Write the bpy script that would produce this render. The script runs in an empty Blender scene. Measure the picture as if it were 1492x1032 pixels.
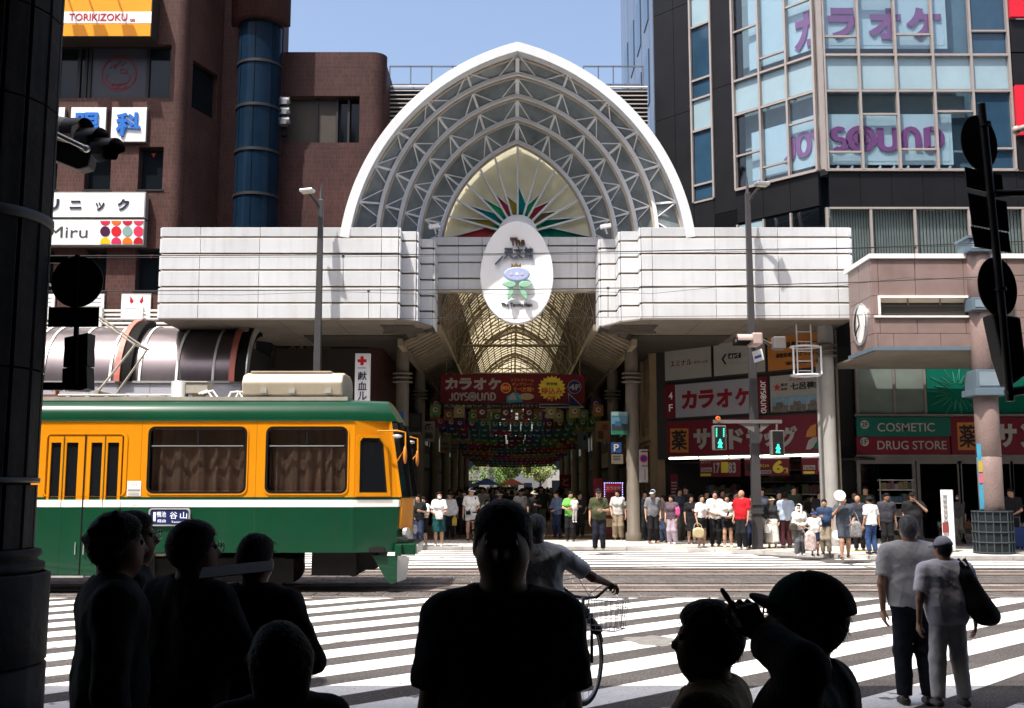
import bpy, math, random
import numpy as np
from mathutils import Vector, Matrix
from mathutils.geometry import tessellate_polygon
random.seed(7)
rng = np.random.default_rng(5)
SC = bpy.context.scene
COL = SC.collection
PI = math.pi
# ------------------------------------------------------------------ camera, sky, sun, exposure
F = 1540.0; CH = 1.85; PITCH = math.atan((710-516)/F)
cam_d = bpy.data.cameras.new('camera'); cam = bpy.data.objects.new('camera', cam_d); COL.objects.link(cam)
cam.location = (0, 0, CH); cam.rotation_euler = (PI/2+PITCH, 0, 0)
cam_d.lens = 36*F/1492; cam_d.sensor_width = 36; cam_d.clip_start = .1; cam_d.clip_end = 1500
SC.camera = cam
SUN = Vector((-.30, -.38, 1)).normalized()
w = bpy.data.worlds.new('World'); SC.world = w; w.use_nodes = True
nt = w.node_tree; nt.nodes.clear()
sky = nt.nodes.new('ShaderNodeTexSky'); sky.sky_type = 'NISHITA'; sky.sun_disc = False
sky.sun_elevation = math.asin(SUN.z); sky.sun_rotation = math.atan2(SUN.x, SUN.y)
sky.air_density = 1.0; sky.dust_density = 5.0; sky.ozone_density = 1.0
bg = nt.nodes.new('ShaderNodeBackground'); bg.inputs['Strength'].default_value = .15
wo = nt.nodes.new('ShaderNodeOutputWorld')
nt.links.new(sky.outputs[0], bg.inputs[0]); nt.links.new(bg.outputs[0], wo.inputs[0])
sl = bpy.data.lights.new('sun', 'SUN'); sl.energy = 4.4; sl.angle = math.radians(.53); sl.color = (1, .955, .89)
so = bpy.data.objects.new('sun', sl); COL.objects.link(so); so.rotation_euler = SUN.to_track_quat('Z', 'Y').to_euler()
so.location = (0, 0, 60)
vs = SC.view_settings
SC.display_settings.display_device = 'sRGB'
vs.view_transform = 'Standard'; vs.look = 'None'; vs.exposure = .88; vs.gamma = 1.0; vs.use_curve_mapping = False
SC.cycles.max_bounces = 7; SC.cycles.transparent_max_bounces = 16
SC.cycles.caustics_reflective = False; SC.cycles.caustics_refractive = False
SC.cycles.sample_clamp_indirect = 4
SC.cycles.use_denoising = True

# ------------------------------------------------------------------ photo geometry -> metres
def ray(px, py):
    x = (px-746)/F; u = (516-py)/F
    return x, math.cos(PITCH)-u*math.sin(PITCH), math.sin(PITCH)+u*math.cos(PITCH)
def W(px, py, D):
    x, fy, fz = ray(px, py); t = D/fy
    return Vector((x*t, D, CH+fz*t))
def G(px, py, z=0.0):
    x, fy, fz = ray(px, py); t = (z-CH)/fz
    return Vector((x*t, fy*t, z))
def X(px, D, py=500): return W(px, py, D).x
def Z(py, D): return W(746, py, D).z

# ------------------------------------------------------------------ materials
_M = {}
def mat(name, col, rough=.6, metal=0.0, var=.12, vs=2.5, bump=0.0, bs=60.0, spec=.28, wear=None, rand=0.0, sm=(5.5, 5.5, .35), streak=0.0, sc=None, emit=None, es=1.0, spots=None, coat=0.0):
    if name in _M: return _M[name]
    m = bpy.data.materials.new(name); m.use_nodes = True; n = m.node_tree; b = n.nodes['Principled BSDF']
    b.inputs['Roughness'].default_value = rough; b.inputs['Metallic'].default_value = metal
    b.inputs['Specular IOR Level'].default_value = spec
    if coat: b.inputs['Coat Weight'].default_value = coat
    L = n.links.new
    geo = n.nodes.new('ShaderNodeNewGeometry')
    c = (*col, 1)
    if var > 0:
        no = n.nodes.new('ShaderNodeTexNoise'); no.inputs['Scale'].default_value = vs; no.inputs['Detail'].default_value = 6
        no.inputs['Roughness'].default_value = .62
        L(geo.outputs['Position'], no.inputs['Vector'])
        mr = n.nodes.new('ShaderNodeMapRange'); mr.inputs[1].default_value = .3; mr.inputs[2].default_value = .7
        mr.inputs[3].default_value = 1-var; mr.inputs[4].default_value = 1+var
        L(no.outputs['Fac'], mr.inputs[0])
        mx = n.nodes.new('ShaderNodeMix'); mx.data_type = 'RGBA'; mx.blend_type = 'MULTIPLY'; mx.inputs[0].default_value = 1
        mx.inputs[6].default_value = c; L(mr.outputs[0], mx.inputs[7])
        out = mx.outputs[2]
        if streak > 0:
            mp = n.nodes.new('ShaderNodeMapping'); mp.inputs['Scale'].default_value = sm
            L(geo.outputs['Position'], mp.inputs['Vector'])
            n2 = n.nodes.new('ShaderNodeTexNoise'); n2.inputs['Scale'].default_value = 1; n2.inputs['Detail'].default_value = 5
            L(mp.outputs[0], n2.inputs['Vector'])
            r2 = n.nodes.new('ShaderNodeMapRange'); r2.inputs[1].default_value = .5; r2.inputs[2].default_value = .72
            r2.inputs[3].default_value = 0; r2.inputs[4].default_value = streak
            L(n2.outputs['Fac'], r2.inputs[0])
            m2 = n.nodes.new('ShaderNodeMix'); m2.data_type = 'RGBA'; m2.inputs[7].default_value = (*(sc or (.25, .2, .15)), 1)
            L(r2.outputs[0], m2.inputs[0]); L(out, m2.inputs[6]); out = m2.outputs[2]
        if rand:
            oi = n.nodes.new('ShaderNodeObjectInfo'); r4 = n.nodes.new('ShaderNodeMapRange'); r4.inputs[3].default_value = 1-rand; r4.inputs[4].default_value = 1+rand*.4
            L(oi.outputs['Random'], r4.inputs[0]); m4 = n.nodes.new('ShaderNodeMix'); m4.data_type = 'RGBA'; m4.blend_type = 'MULTIPLY'; m4.inputs[0].default_value = 1
            L(out, m4.inputs[6]); L(r4.outputs[0], m4.inputs[7]); out = m4.outputs[2]
        if wear:
            n5 = n.nodes.new('ShaderNodeTexNoise'); n5.inputs['Scale'].default_value = wear[0]; n5.inputs['Detail'].default_value = 9; n5.inputs['Roughness'].default_value = .7
            L(geo.outputs['Position'], n5.inputs['Vector'])
            r5 = n.nodes.new('ShaderNodeMapRange'); r5.inputs[1].default_value = wear[1]; r5.inputs[2].default_value = wear[1]+.05; L(n5.outputs['Fac'], r5.inputs[0])
            m5 = n.nodes.new('ShaderNodeMix'); m5.data_type = 'RGBA'; m5.inputs[7].default_value = (*wear[2], 1)
            L(r5.outputs[0], m5.inputs[0]); L(out, m5.inputs[6]); out = m5.outputs[2]
        if spots:
            n3 = n.nodes.new('ShaderNodeTexNoise'); n3.inputs['Scale'].default_value = spots[0]; n3.inputs['Detail'].default_value = 2
            L(geo.outputs['Position'], n3.inputs['Vector'])
            r3 = n.nodes.new('ShaderNodeMapRange'); r3.inputs[1].default_value = .35; r3.inputs[2].default_value = .68
            r3.inputs[3].default_value = 1-spots[1]; r3.inputs[4].default_value = 1+spots[1]
            L(n3.outputs['Fac'], r3.inputs[0])
            m3 = n.nodes.new('ShaderNodeMix'); m3.data_type = 'RGBA'; m3.blend_type = 'MULTIPLY'; m3.inputs[0].default_value = 1
            L(out, m3.inputs[6]); L(r3.outputs[0], m3.inputs[7]); out = m3.outputs[2]
        L(out, b.inputs['Base Color'])
    else:
        b.inputs['Base Color'].default_value = c
    if bump > 0:
        nb = n.nodes.new('ShaderNodeTexNoise'); nb.inputs['Scale'].default_value = bs; nb.inputs['Detail'].default_value = 4
        L(geo.outputs['Position'], nb.inputs['Vector'])
        bu = n.nodes.new('ShaderNodeBump'); bu.inputs['Strength'].default_value = bump; bu.inputs['Distance'].default_value = .02
        L(nb.outputs['Fac'], bu.inputs['Height']); L(bu.outputs[0], b.inputs['Normal'])
    if emit:
        b.inputs['Emission Color'].default_value = (*emit, 1); b.inputs['Emission Strength'].default_value = es
    _M[name] = m; return m

def mat_tile(name, col, mortar, bw, bh, rough=.45, var=.25):
    if name in _M: return _M[name]
    m = mat(name, col, .6, var=.1, spec=.2); n = m.node_tree; b = n.nodes['Principled BSDF']; L = n.links.new
    geo = [x for x in n.nodes if x.bl_idname == 'ShaderNodeNewGeometry'][0]
    sp = n.nodes.new('ShaderNodeSeparateXYZ'); L(geo.outputs['Position'], sp.inputs[0])
    ad = n.nodes.new('ShaderNodeMath'); L(sp.outputs[0], ad.inputs[0]); L(sp.outputs[1], ad.inputs[1])
    cb = n.nodes.new('ShaderNodeCombineXYZ'); L(ad.outputs[0], cb.inputs[0]); L(sp.outputs[2], cb.inputs[1])
    br = n.nodes.new('ShaderNodeTexBrick'); br.offset = 0; br.inputs['Scale'].default_value = 1
    br.inputs['Brick Width'].default_value = bw; br.inputs['Row Height'].default_value = bh
    br.inputs['Mortar Size'].default_value = min(bw, bh)*.07; br.inputs['Bias'].default_value = -.2
    br.inputs['Color1'].default_value = (*[x*(1-var) for x in col], 1); br.inputs['Color2'].default_value = (*[x*(1+var) for x in col], 1)
    br.inputs['Mortar'].default_value = (*mortar, 1)
    L(cb.outputs[0], br.inputs['Vector'])
    no = n.nodes.new('ShaderNodeTexNoise'); no.inputs['Scale'].default_value = .7; no.inputs['Detail'].default_value = 7
    L(geo.outputs['Position'], no.inputs['Vector'])
    mr = n.nodes.new('ShaderNodeMapRange'); mr.inputs[1].default_value = .3; mr.inputs[2].default_value = .7; mr.inputs[3].default_value = .72; mr.inputs[4].default_value = 1.25
    L(no.outputs['Fac'], mr.inputs[0])
    mx = n.nodes.new('ShaderNodeMix'); mx.data_type = 'RGBA'; mx.blend_type = 'MULTIPLY'; mx.inputs[0].default_value = 1
    L(br.outputs['Color'], mx.inputs[6]); L(mr.outputs[0], mx.inputs[7]); L(mx.outputs[2], b.inputs['Base Color'])
    bu = n.nodes.new('ShaderNodeBump'); bu.inputs['Strength'].default_value = .5; bu.inputs['Distance'].default_value = .01; bu.invert = True
    L(br.outputs['Fac'], bu.inputs['Height']); L(bu.outputs[0], b.inputs['Normal'])
    return m

def mat_glass(name, tint, refl=1.0, rough=.03):
    """clear tinted pane: transparent film plus a mirror-like reflection that grows at grazing angles"""
    if name in _M: return _M[name]
    m = bpy.data.materials.new(name); m.use_nodes = True; n = m.node_tree; n.nodes.clear(); L = n.links.new
    o = n.nodes.new('ShaderNodeOutputMaterial'); t = n.nodes.new('ShaderNodeBsdfTransparent'); t.inputs[0].default_value = (*tint, 1)
    g = n.nodes.new('ShaderNodeBsdfGlossy'); g.inputs['Roughness'].default_value = rough
    f = n.nodes.new('ShaderNodeLayerWeight'); f.inputs[0].default_value = .5      # facing: the same from both sides of the pane
    pw = n.nodes.new('ShaderNodeMath'); pw.operation = 'POWER'; pw.inputs[1].default_value = 5
    mu = n.nodes.new('ShaderNodeMath'); mu.operation = 'MULTIPLY_ADD'; mu.inputs[1].default_value = .9*refl; mu.inputs[2].default_value = .045*refl; mu.use_clamp = True
    mx = n.nodes.new('ShaderNodeMixShader')
    L(f.outputs['Facing'], pw.inputs[0]); L(pw.outputs[0], mu.inputs[0]); L(mu.outputs[0], mx.inputs[0]); L(t.outputs[0], mx.inputs[1]); L(g.outputs[0], mx.inputs[2]); L(mx.outputs[0], o.inputs[0])
    _M[name] = m; return m

def mat_translucent(name, col, tr):
    if name in _M: return _M[name]
    m = bpy.data.materials.new(name); m.use_nodes = True; n = m.node_tree; n.nodes.clear(); L = n.links.new
    o = n.nodes.new('ShaderNodeOutputMaterial'); d = n.nodes.new('ShaderNodeBsdfDiffuse'); d.inputs[0].default_value = (*col, 1)
    t = n.nodes.new('ShaderNodeBsdfTranslucent'); t.inputs[0].default_value = (*col, 1)
    mx = n.nodes.new('ShaderNodeMixShader'); mx.inputs[0].default_value = tr
    no = n.nodes.new('ShaderNodeTexNoise'); no.inputs['Scale'].default_value = 1.3; no.inputs['Detail'].default_value = 5
    geo = n.nodes.new('ShaderNodeNewGeometry'); L(geo.outputs['Position'], no.inputs['Vector'])
    mr = n.nodes.new('ShaderNodeMapRange'); mr.inputs[3].default_value = .7; mr.inputs[4].default_value = 1.25; L(no.outputs['Fac'], mr.inputs[0])
    mm = n.nodes.new('ShaderNodeMix'); mm.data_type = 'RGBA'; mm.blend_type = 'MULTIPLY'; mm.inputs[0].default_value = 1; mm.inputs[6].default_value = (*col, 1)
    L(mr.outputs[0], mm.inputs[7]); L(mm.outputs[2], d.inputs[0]); L(mm.outputs[2], t.inputs[0])
    L(d.outputs[0], mx.inputs[1]); L(t.outputs[0], mx.inputs[2]); L(mx.outputs[0], o.inputs[0])
    _M[name] = m; return m

# ------------------------------------------------------------------ mesh collecting
class MB:
    def __init__(s): s.v = []; s.f = []; s.sm = []; s.m = []; s.smooth = False; s.mi = 0
    def add(s, vs, fs):
        o = len(s.v); s.v += [tuple(p) for p in vs]
        for f in fs: s.f.append([i+o for i in f]); s.sm.append(s.smooth); s.m.append(s.mi)
        return s
    def box(s, x0, x1, y0, y1, z0, z1):
        return s.add([(x0, y0, z0), (x1, y0, z0), (x1, y1, z0), (x0, y1, z0), (x0, y0, z1), (x1, y0, z1), (x1, y1, z1), (x0, y1, z1)],
                     [(3, 2, 1, 0), (4, 5, 6, 7), (0, 1, 5, 4), (1, 2, 6, 5), (2, 3, 7, 6), (3, 0, 4, 7)])
    def obox(s, c, a, b, n):
        c = Vector(c); a = Vector(a); b = Vector(b); n = Vector(n)
        vs = [c+i*a+j*b+k*n for k in (-1, 1) for j, i in ((-1, -1), (-1, 1), (1, 1), (1, -1))]
        return s.add(vs, [(3, 2, 1, 0), (4, 5, 6, 7), (0, 1, 5, 4), (1, 2, 6, 5), (2, 3, 7, 6), (3, 0, 4, 7)])
    def bar(s, a, b, w, h, up=(0, 0, 1)):
        a = Vector(a); b = Vector(b); d = (b-a); L = d.length
        if L < 1e-6: return s
        d /= L; u = Vector(up)
        if abs(d.dot(u)) > .98: u = Vector((0, 1, 0)) if abs(d.y) < .9 else Vector((1, 0, 0))
        r = d.cross(u).normalized(); u = r.cross(d)
        return s.obox((a+b)/2, r*w/2, u*h/2, d*L/2)
    def tube(s, pts, r, n=8, cap=True):
        pts = [Vector(p) for p in pts]; k = len(pts); rs = r if isinstance(r, (list, tuple)) else [r]*k
        rings = []; prev = None
        for i, p in enumerate(pts):
            t = (pts[min(i+1, k-1)]-pts[max(i-1, 0)])
            t = t.normalized() if t.length > 1e-9 else Vector((0, 0, 1))
            if prev is None:
                u = Vector((0, 0, 1)) if abs(t.z) < .9 else Vector((0, 1, 0))
                u = (u-t*u.dot(t)).normalized()
            else:
                u = (prev-t*prev.dot(t)).normalized()
            prev = u; v = t.cross(u)
            rings.append([p+(u*math.cos(2*PI*j/n)+v*math.sin(2*PI*j/n))*rs[i] for j in range(n)])
        vs = [q for R in rings for q in R]; fs = []
        for i in range(k-1):
            for j in range(n):
                fs.append((i*n+j, i*n+(j+1) % n, (i+1)*n+(j+1) % n, (i+1)*n+j))
        sm = s.smooth; s.smooth = True if n >= 6 else sm
        s.add(vs, fs); s.smooth = sm
        if cap: s.add(rings[0], [tuple(range(n))[::-1]]); s.add(rings[-1], [tuple(range(n))])
        return s
    def lathe(s, prof, c=(0, 0, 0), n=20, axis='z', a0=0, a1=2*PI):
        c = Vector(c); full = abs(a1-a0-2*PI) < 1e-6; m = n if full else n+1; vs = []
        for r, h in prof:
            for j in range(m):
                a = a0+(a1-a0)*j/n; x, y = r*math.cos(a), r*math.sin(a)
                q = (x, y, h) if axis == 'z' else ((h, x, y) if axis == 'x' else (x, h, y))
                vs.append(c+Vector(q))
        fs = []
        for i in range(len(prof)-1):
            for j in range(n):
                j2 = (j+1) % m if full else j+1
                fs.append((i*m+j, i*m+j2, (i+1)*m+j2, (i+1)*m+j))
        s.add(vs, fs); return s
    def disc(s, c, r, nrm, n=20, thick=.01, ry=None):
        c = Vector(c); nrm = Vector(nrm).normalized(); u = Vector((0, 0, 1)) if abs(nrm.z) < .9 else Vector((0, 1, 0))
        a = u.cross(nrm).normalized(); b = nrm.cross(a); ry = ry or r
        return s.prism([c+a*r*math.cos(2*PI*i/n)+b*ry*math.sin(2*PI*i/n) for i in range(n)], nrm*thick)
    def prism(s, poly, nv):
        poly = [Vector(p) for p in poly]; nv = Vector(nv); n = len(poly)
        s.add(poly+[p+nv for p in poly], [tuple(range(n))[::-1], tuple(range(n, 2*n))]+[(i, (i+1) % n, n+(i+1) % n, n+i) for i in range(n)])
        return s
    def quad(s, a, b, c, d): return s.add([a, b, c, d], [(0, 1, 2, 3)])
    def holed(s, outer, holes, mp, depth):
        """flat wall with openings; mp(u, v, d) gives the 3D point d metres behind the face"""
        pol = [[Vector((u, v, 0)) for u, v in outer]]+[[Vector((u, v, 0)) for u, v in h] for h in holes]
        flat = [p for l in pol for p in l]
        s.add([mp(p.x, p.y, 0) for p in flat], tessellate_polygon(pol))
        for l in pol:
            n = len(l)
            s.add([mp(p.x, p.y, 0) for p in l]+[mp(p.x, p.y, depth) for p in l], [(i, (i+1) % n, n+(i+1) % n, n+i) for i in range(n)])
        return s
    def sphere(s, c, r, n=12, m=8, sc=(1, 1, 1)):
        c = Vector(c); vs = []; fs = []
        for i in range(m+1):
            t = PI*i/m
            for j in range(n):
                a = 2*PI*j/n; vs.append(c+Vector((r*sc[0]*math.sin(t)*math.cos(a), r*sc[1]*math.sin(t)*math.sin(a), r*sc[2]*math.cos(t))))
        for i in range(m):
            for j in range(n): fs.append((i*n+j, (i+1)*n+j, (i+1)*n+(j+1) % n, i*n+(j+1) % n))
        sm = s.smooth; s.smooth = True; s.add(vs, fs); s.smooth = sm; return s

def rrect(u0, u1, v0, v1, r, n=4):
    out = []
    for cx, cy, a in ((u1-r, v1-r, 0), (u0+r, v1-r, 90), (u0+r, v0+r, 180), (u1-r, v0+r, 270)):
        for i in range(n+1):
            t = math.radians(a+90*i/n); out.append((cx+r*math.cos(t), cy+r*math.sin(t)))
    return out

def wloc(o):
    v = Vector((0, 0, 0))
    while o: v = v+Vector(o.location); o = o.parent
    return v
def link(name, me, parent=None):
    o = bpy.data.objects.new(name, me); COL.objects.link(o)
    if parent: o.parent = parent
    return o
def mk(name, mb, m, parent=None, local=False, bevel=0, loc=None):
    """one mesh object; mb is in world metres unless local, and is stored relative to the parent (or to loc)"""
    off = Vector((0, 0, 0)) if local else (wloc(parent) if parent else Vector(loc or (0, 0, 0)))
    me = bpy.data.meshes.new(name)
    if off.length: v = [(a-off.x, b-off.y, c-off.z) for a, b, c in mb.v]
    else: v = mb.v
    me.from_pydata(v, [], mb.f)
    for x in (m if isinstance(m, (list, tuple)) else [m]): me.materials.append(x)
    me.polygons.foreach_set('use_smooth', mb.sm)
    if any(mb.m): me.polygons.foreach_set('material_index', mb.m)
    o = link(name, me, parent)
    if loc and not parent: o.location = loc
    if bevel:
        b = o.modifiers.new('bevel', 'BEVEL'); b.width = bevel; b.segments = 2; b.limit_method = 'ANGLE'
    return o
def tag(o, label, cat, group=None):
    o['label'] = label; o['category'] = cat
    if group: o['group'] = group
    return o
def T(name, label, cat, loc=(0, 0, 0), group=None):
    o = bpy.data.objects.new(name, None); COL.objects.link(o); o.location = loc; o.empty_display_size = .2
    return tag(o, label, cat, group)
def S(name, mb, m, parent=None, bevel=0):
    o = mk(name, mb, m, parent, bevel=bevel)
    if not parent: o['kind'] = 'structure'
    return o
def inst(o, loc, parent, rot=None):
    c = o.copy(); COL.objects.link(c); c.parent = parent; c.location = loc
    if rot: c.rotation_euler = rot
    return c
def copy_tree(o, loc=None, rotz=None, label=None, group=None, parent=None):
    c = o.copy(); COL.objects.link(c); c.parent = parent
    if loc is not None: c.location = loc
    if rotz is not None: c.rotation_euler = (0, 0, rotz)
    if label: c['label'] = label
    if group: c['group'] = group
    for ch in list(o.children): copy_tree(ch, parent=c)
    return c

# ------------------------------------------------------------------ lettering
def glyphs(s, bold):
    c = bpy.data.curves.new('lettering', 'FONT'); c.body = s; c.offset = bold; c.resolution_u = 3; c.fill_mode = 'FRONT'
    c.space_line = .95
    o = bpy.data.objects.new('lettering', c); me = bpy.data.meshes.new_from_object(o)
    v = [(q.co.x, q.co.y) for q in me.vertices]; f = [list(p.vertices) for p in me.polygons]
    bpy.data.objects.remove(o); bpy.data.curves.remove(c); bpy.data.meshes.remove(me)
    return v, f
def frame(yaw=0, tilt=0):
    """right, up and outward vectors of an upright face that looks towards -Y when yaw is 0"""
    r = Vector((math.cos(yaw), math.sin(yaw), 0)); return r, Vector((0, 0, 1)), Vector((math.sin(yaw), -math.cos(yaw), 0))
def text(s, c, wd, ht, m, parent, yaw=0, bold=0.0, th=.012, name='lettering', rot=0.0):
    """raised letters fitted into wd x ht metres, centred on c"""
    v, f = glyphs(s, bold)
    x0 = min(a for a, b in v); x1 = max(a for a, b in v); y0 = min(b for a, b in v); y1 = max(b for a, b in v)
    sx = wd/(x1-x0); sy = ht/max(y1-y0, 1e-6); r, u, n = frame(yaw); c = Vector(c)
    if rot:
        r, u = r*math.cos(rot)+u*math.sin(rot), u*math.cos(rot)-r*math.sin(rot)
    P = [c+r*((a-(x0+x1)/2)*sx)+u*((b-(y0+y1)/2)*sy) for a, b in v]
    mb = MB(); k = len(P)
    mb.add([p+n*th for p in P], f)
    ed = {}
    for q in f:
        for i in range(len(q)):
            e = (q[i], q[(i+1) % len(q)])
            if (e[1], e[0]) in ed: del ed[(e[1], e[0])]
            else: ed[e] = 1
    mb.add([p+n*th for p in P]+P, [(a, a+k, b+k, b) for a, b in ed])
    return mk(name, mb, m, parent)
def ribbon(lines, wd, mp, m, parent, th=.012, name='lettering'):
    """flat strokes of constant width along 2D polylines"""
    mb = MB()
    for pl in lines:
        pl = [Vector((a, b)) for a, b in pl]; k = len(pl); closed = (pl[0]-pl[-1]).length < 1e-6
        L = []; R = []
        for i in range(k):
            if closed: a = pl[i-1] if i > 0 else pl[k-2]; b = pl[i+1] if i < k-1 else pl[1]
            else: a = pl[max(i-1, 0)]; b = pl[min(i+1, k-1)]
            t = (b-a).normalized(); nn = Vector((-t.y, t.x)); L.append(pl[i]+nn*wd/2); R.append(pl[i]-nn*wd/2)
        for i in range(k-1):
            q = [L[i], R[i], R[i+1], L[i+1]]
            mb.prism([mp(p.x, p.y, 0) for p in q], mp(0, 0, -th)-mp(0, 0, 0))
    return mk(name, mb, m, parent)
def arc(cx, cy, rx, ry, a0, a1, n=10):
    return [(cx+rx*math.cos(math.radians(a0+(a1-a0)*i/n)), cy+ry*math.sin(math.radians(a0+(a1-a0)*i/n))) for i in range(n+1)]
JS = [  # the karaoke shop's name in round heavy strokes, unit height
    [[(.36, .93), (.36, .3)]+arc(.2, .26, .16, .2, 0, -150, 6)],
    [arc(.78, .5, .22, .43, 0, 360, 16)],
    [[(1.12, .95), (1.31, .5)], [(1.5, .95), (1.31, .5), (1.31, .03)]],
    [arc(1.78, .71, .17, .22, 40, 265, 8)+arc(1.78, .27, .17, .22, 85, -140, 8)],
    [arc(2.42, .5, .36, .47, 0, 360, 18), arc(2.42, .5, .14, .2, 0, 360, 10), [(2.42, .3), (2.42, .7)]],
    [[(2.98, .95), (2.98, .3)]+arc(3.2, .28, .22, .23, 180, 360, 8)+[(3.42, .95)]],
    [[(3.66, .03), (3.66, .5)]+arc(3.87, .5, .21, .43, 180, 0, 8)+[(4.08, .03)]],
    [[(4.33, .03), (4.33, .93), (4.45, .93)]+arc(4.45, .5, .3, .43, 90, -90, 10)+[(4.33, .07)]],
]
def joysound(c, wd, ht, m, parent, yaw=0, th=.012, wt=.15, rot=0):
    r, u, n = frame(yaw); c = Vector(c)
    if rot: r, u = r*math.cos(rot)+u*math.sin(rot), u*math.cos(rot)-r*math.sin(rot)
    mp = lambda a, b, d: c+r*((a-2.43)/4.7*wd)+u*((b-.5)*ht)-n*d
    ls = [l for q in JS for l in q]
    return ribbon(ls, wt, mp, m, parent, th)
# ================================================================== ground, road, tracks, pavements
m_ground = mat('concrete_ground', (.16, .155, .15), .9, var=.2, vs=.4, bump=.3, bs=30)
m_asph = mat('asphalt', (.085, .076, .072), .93, var=.30, vs=.55, streak=.55, sm=(.09, 1.5, 1), sc=(.045, .041, .04), bump=.9, bs=90, spots=(55, .55), spec=.25)
m_paint = mat('road_paint', (.74, .73, .70), .75, var=.10, vs=1.1, bump=.35, bs=90, spots=(38, .10), streak=.3, sm=(.10, 1.7, 1), sc=(.42, .40, .37), wear=(2.2, .58, (.17, .155, .145)))
m_stone = mat('track_stone', (.085, .075, .071), .85, var=.35, vs=1.7, bump=.6, bs=40, spots=(22, .3))
m_joint = mat('track_joint', (.27, .24, .215), .95, var=.2, vs=6)
m_rail = mat('rail_steel', (.11, .065, .045), .45, .6, var=.35, vs=9)
m_pave = mat('pavement_slab', (.42, .40, .375), .85, var=.12, vs=1.1, bump=.3, bs=35, spots=(14, .1))
m_pave2 = mat('pavement_base', (.22, .205, .19), .9, var=.2, vs=1.5, bump=.3, bs=35)
m_kerb = mat('kerb_stone', (.42, .40, .38), .85, var=.15, vs=4, bump=.3)
m_tact = mat('tactile_tile', (.56, .43, .23), .8, var=.15, vs=4)
m_arcf = mat('arcade_floor', (.10, .062, .04), .45, var=.2, vs=1.2, spots=(6, .12))

S('ground', MB().box(-300, 300, -60, 400, -.3, -.01), m_ground)
road = S('road', MB().box(-120, 120, 8.6, 33.5, -.005, .004), m_asph)
def clipline(p0, p1, poly):
    return None
def clip_poly(pts, a, b, c):
    """keep the part of a 2D polygon with a*x+b*y<=c"""
    out = []
    for i, p in enumerate(pts):
        q = pts[(i+1) % len(pts)]; dp = a*p[0]+b*p[1]-c; dq = a*q[0]+b*q[1]-c
        if dp <= 0: out.append(p)
        if dp*dq < 0:
            t = dp/(dp-dq); out.append((p[0]+t*(q[0]-p[0]), p[1]+t*(q[1]-p[1])))
    return out
def stripe(pts, planes):
    for pl in planes:
        pts = clip_poly(pts, *pl)
        if len(pts) < 3: return
    mb = MB(); mb.prism([(x, y, .004) for x, y in pts], (0, 0, .004)); mk('crosswalk_stripe', mb, m_paint, road)
d = Vector((1, .92)).normalized(); nn = Vector((-d.y, d.x)); PER = .925
# diagonal crossing on the near side of the tracks, X up to about 5.6
def diag(c0, k0, k1, planes, half=30, per=PER, wd=.5):
    for k in range(k0, k1):
        c = c0+nn*per*k
        stripe([tuple(c-d*half-nn*wd/2), tuple(c+d*half-nn*wd/2), tuple(c+d*half+nn*wd/2), tuple(c-d*half+nn*wd/2)], planes)
c0 = Vector((0, 12.72))
diag(c0, -9, 16, [(0, 1, 18.1), (0, -1, -8.9), (.72, -.69, -3.9+.06), (-1, -.35, 13.2)])
for k in range(11):   # straight crossing on the right
    y = 8.95+k*.89
    if y > 17.8: break
    stripe([(4, y), (26, y), (26, y+.45), (4, y+.45)], [(-.72, .69, 3.9-.55), (0, 1, 18.1)])
for k in range(10):   # and on the far left, behind the stone pillar
    y = 9.1+k*.92
    stripe([(-30, y), (-7.5, y), (-7.5, y+.45), (-30, y+.45)], [(1, .35, -13.2-.9), (0, 1, 18.1)])
# far side of the tracks
d = Vector((1, .09)).normalized(); nn = Vector((-d.y, d.x))
diag(Vector((0, 27.0)), -4, 6, [(0, 1, 31.4), (0, -1, -24.75), (1, .4, 18.4), (-1, 0, 9)], per=.9, wd=.42)
mb = MB(); pc0 = G(950, 934, .008); mb.prism([(pc0.x+.30*math.cos(a)*(1+.25*math.sin(3*a)), pc0.y+.42*math.sin(a)*(1+.2*math.cos(5*a)), .0085) for a in [2*PI*i/18 for i in range(18)]], (0, 0, .002)); mk('road_patch', mb, mat('patch_grey', (.17, .16, .15), .9, var=.3, vs=9), road)
for k in range(3):
    y = 24.85+k*.86
    stripe([(8.2, y), (30, y), (30, y+.46), (8.2, y+.46)], [(-.7, .7, 12.4)])
for xx, yy in ((8.3, 27.55),):
    stripe([(xx, yy), (30, yy), (30, yy+.15), (xx, yy+.15)], [(0, 1, 40)])
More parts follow.
